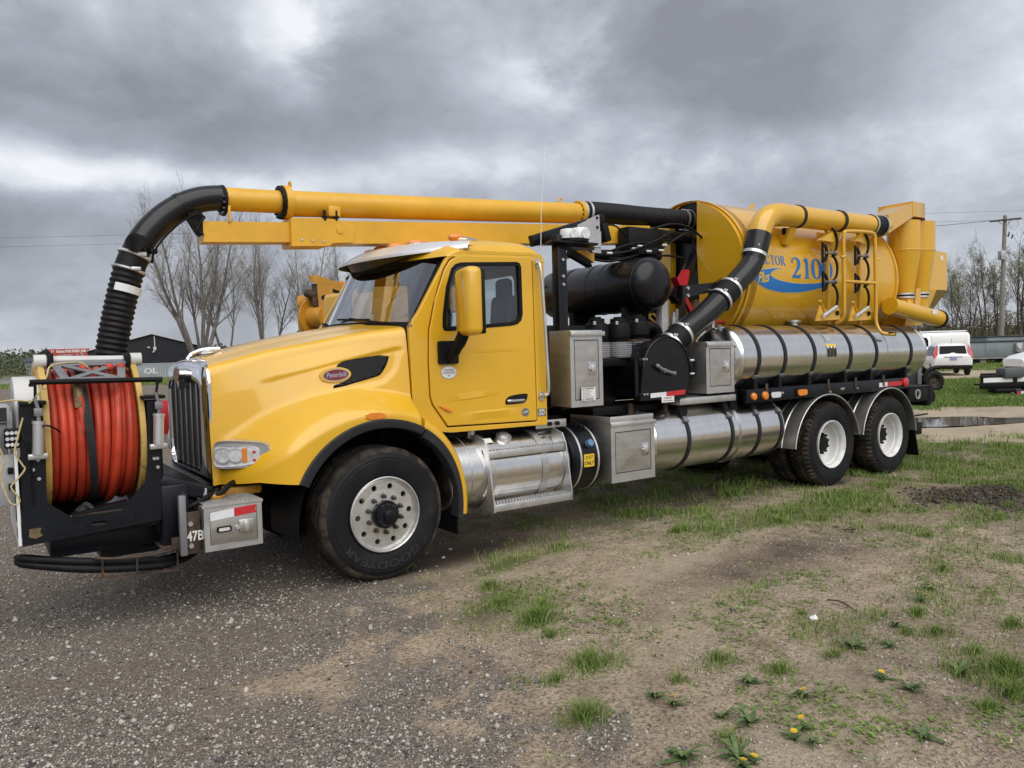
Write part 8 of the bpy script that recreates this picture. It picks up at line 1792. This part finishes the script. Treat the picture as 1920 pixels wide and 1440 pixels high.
# dandelions and broad-leaved weeds: each plant on its own
def leaf(mb, a, L_, w_, up):
    c, s_ = math.cos(a), math.sin(a); n = 5; vs = []
    for i in range(n + 1):
        q = i / n; r_ = L_ * q; ww = w_ * math.sin(math.pi * (0.12 + 0.88 * q) ** 0.9) * (1.0 if i % 2 else 0.75); z = up * math.sin(q * 2.3) * L_
        vs += [(c * r_ - s_ * ww, s_ * r_ + c * ww, z + 0.004), (c * r_, s_ * r_, z - 0.003 + 0.004), (c * r_ + s_ * ww, s_ * r_ - c * ww, z + 0.004)]
    return mb.add(vs, [(3 * i + k, 3 * i + 3 + k, 3 * i + 4 + k, 3 * i + 1 + k) for i in range(n) for k in (0, 1)])
def rosette(seed, n, L_):
    rg = random.Random(seed); mb = MB()
    for k in range(n): leaf(mb, rg.uniform(0, 2 * math.pi), L_ * rg.uniform(0.3, 1.15), L_ * rg.uniform(0.06, 0.17), rg.uniform(0.02, 0.6))
    return mb.mesh('leaf_rosette', [M['leaf']], 60, False)
ros = [rosette(3, 17, 0.095), rosette(9, 21, 0.11), rosette(17, 14, 0.08)]
mb = MB()
for k in range(18):
    a = 2 * math.pi * k / 18
    for r_, z in ((0.019, 0.002), (0.012, 0.007)):
        mb.add([(0, 0, z), (r_ * math.cos(a - .15), r_ * math.sin(a - .15), z + 0.003), (r_ * 1.1 * math.cos(a), r_ * 1.1 * math.sin(a), z + 0.002), (r_ * math.cos(a + .15), r_ * math.sin(a + .15), z + 0.003)], [(0, 1, 2, 3)])
flower_me = mb.mesh('flower_head', [M['petal']], 60, False); stem_me = MB().tube([(0, 0, 0), (0.006, 0, 0.04), (0.002, 0, 0.08)], 0.0022, 6).mesh('stem', [M['leaf']], 60, False)
FL = [(0.13, -4.08, 'dandelion beside the clump of grass at the gravel edge'), (0.69, -4.43, 'dandelion in bloom alone above the lower pair'), (0.41, -4.61, 'upper dandelion of the close pair near the bottom edge'), (0.31, -4.64, 'lower dandelion of the close pair near the bottom edge'), (1.18, -4.56, 'dandelion farthest right among those in the bare dirt'), (0.01, -4.65, 'dandelion at the bottom edge of the photo, upper one'), (-0.05, -4.64, 'dandelion at the bottom edge of the photo, lower one'), (2.6, -4.05, 'small dandelion farthest back beside a tall weed')]
for i, (x, y, lab) in enumerate(FL):
    z = float(gz(x, y)); p_ = thing('dandelion', (x, y, z), lab, 'dandelion', 'dandelions in the dirt', R(50 * i)); link('leaf_rosette', ros[i % 3], p_).scale = (0.75,) * 3
    s_ = link('stem', stem_me, p_); s_.scale = (0.8, 0.8, rng.uniform(0.45, 0.85)); f_ = link('flower_head', flower_me, s_); f_.location = (0.002, 0, 0.08); f_.rotation_euler = (R(-18), R(10), 0)
WD = [(0.12, -3.96, 'leafy weed beside the dandelion at the gravel edge'), (-0.2, -4.44, 'large pale leaved weed at the bottom edge of the photo'), (0.22, -4.3, 'weed in the middle of the leafy row near the bottom'), (0.29, -4.42, 'spreading weed right of the leafy row near the bottom'), (0.62, -4.16, 'dark flat weed in the pebbly patch'), (0.34, -4.71, 'dark weed below the close pair of dandelions'), (1.53, -4.79, 'dark broad weed near the right edge'), (0.76, -4.99, 'large spreading weed at the lower right'), (1.65, -4.35, 'dark ragged weed behind the white stones'), (2.01, -4.19, 'upright weed right of the dark hollow'), (2.95, -3.92, 'tall narrow weed farthest back on the right'), (1.15, -4.72, 'grey green weed under the rightmost dandelion'), (-0.01, -4.58, 'small weed between the bottom edge dandelions'), (1.49, -4.22, 'tiny weed near the pale sandy track')]
for i, (x, y, lab) in enumerate(WD):
    z = float(gz(x, y)); p_ = thing('weed_plant', (x, y, z), lab, 'weed', 'broad-leaved weeds in the dirt', R(77 * i)); link('leaf_rosette', ros[i % 3], p_).scale = (rng.uniform(0.8, 1.15),) * 3
# small matted leaves and clover between the tufts
n0 = 2600; x, y, d = scatter(n0 * 3, -0.02, 0.76, 2.4, 9, lambda x, y: (1 - zones(x, y)[0]) * np.clip((fbm(x * 1.5 + 31, y * 1.5, 4) - 0.50) * 7, 0.02, 1), 1.15)
k_ = nrng.integers(4, 10, len(x)); x = np.repeat(x, k_); y = np.repeat(y, k_); n_l = len(x)
x = x + nrng.normal(0, 0.022, n_l); y = y + nrng.normal(0, 0.022, n_l); L_ = nrng.uniform(0.008, 0.034, n_l); a_ = nrng.uniform(0, 2 * np.pi, n_l); tl = nrng.uniform(0.0, 0.6, n_l); z = gz(x, y) + 0.004
dx, dy = np.cos(a_), np.sin(a_); W_ = L_ * nrng.uniform(0.14, 0.34, n_l)
co = np.stack([np.stack([x, y, z], 1), np.stack([x + dx * L_ * .55 - dy * W_, y + dy * L_ * .55 + dx * W_, z + tl * L_ * .7], 1), np.stack([x + dx * L_, y + dy * L_, z + tl * L_], 1), np.stack([x + dx * L_ * .55 + dy * W_, y + dy * L_ * .55 - dx * W_, z + tl * L_ * .7], 1)], 1).reshape(-1, 3)
me = bpy.data.meshes.new('ground_leaves'); np_mesh(me, co, np.arange(4 * n_l), np.full(n_l, 4)); me.materials.append(m_grass)
at = me.attributes.new('shade', 'FLOAT', 'POINT'); at.data.foreach_set('value', np.repeat(np.clip(nrng.normal(0.30, 0.22, n_l), 0, 1), 4).astype(np.float32))
tag(link('ground_leaves', me), kind='stuff')
# white scrap, stick
z = float(gz(1.74, -3.79)); tag(part('litter_scrap', MB().add([(1.715, -3.80, z + .010), (1.755, -3.82, z + .014), (1.775, -3.79, z + .026), (1.75, -3.77, z + .016), (1.72, -3.78, z + .018), (1.715, -3.80, z), (1.755, -3.82, z + .004), (1.775, -3.79, z + .014), (1.75, -3.77, z), (1.72, -3.78, z)], [(0, 1, 2, 3, 4), (5, 9, 8, 7, 6)] + [(k, (k + 1) % 5, 5 + (k + 1) % 5, 5 + k) for k in range(5)]), M['label']), 'white scrap of paper lying alone on the bare dirt', 'litter')
z = float(gz(2.16, -3.72)); tag(part('fallen_stick', MB().tube(catmull([(2.14, -3.64, z + 0.02), (2.15, -3.72, z + 0.03), (2.13, -3.80, z + 0.022), (2.08, -3.89, z + 0.015)], 4), 0.006, 6), M['bark2']), 'thin dark stick lying on the dirt beyond the white scrap', 'stick')
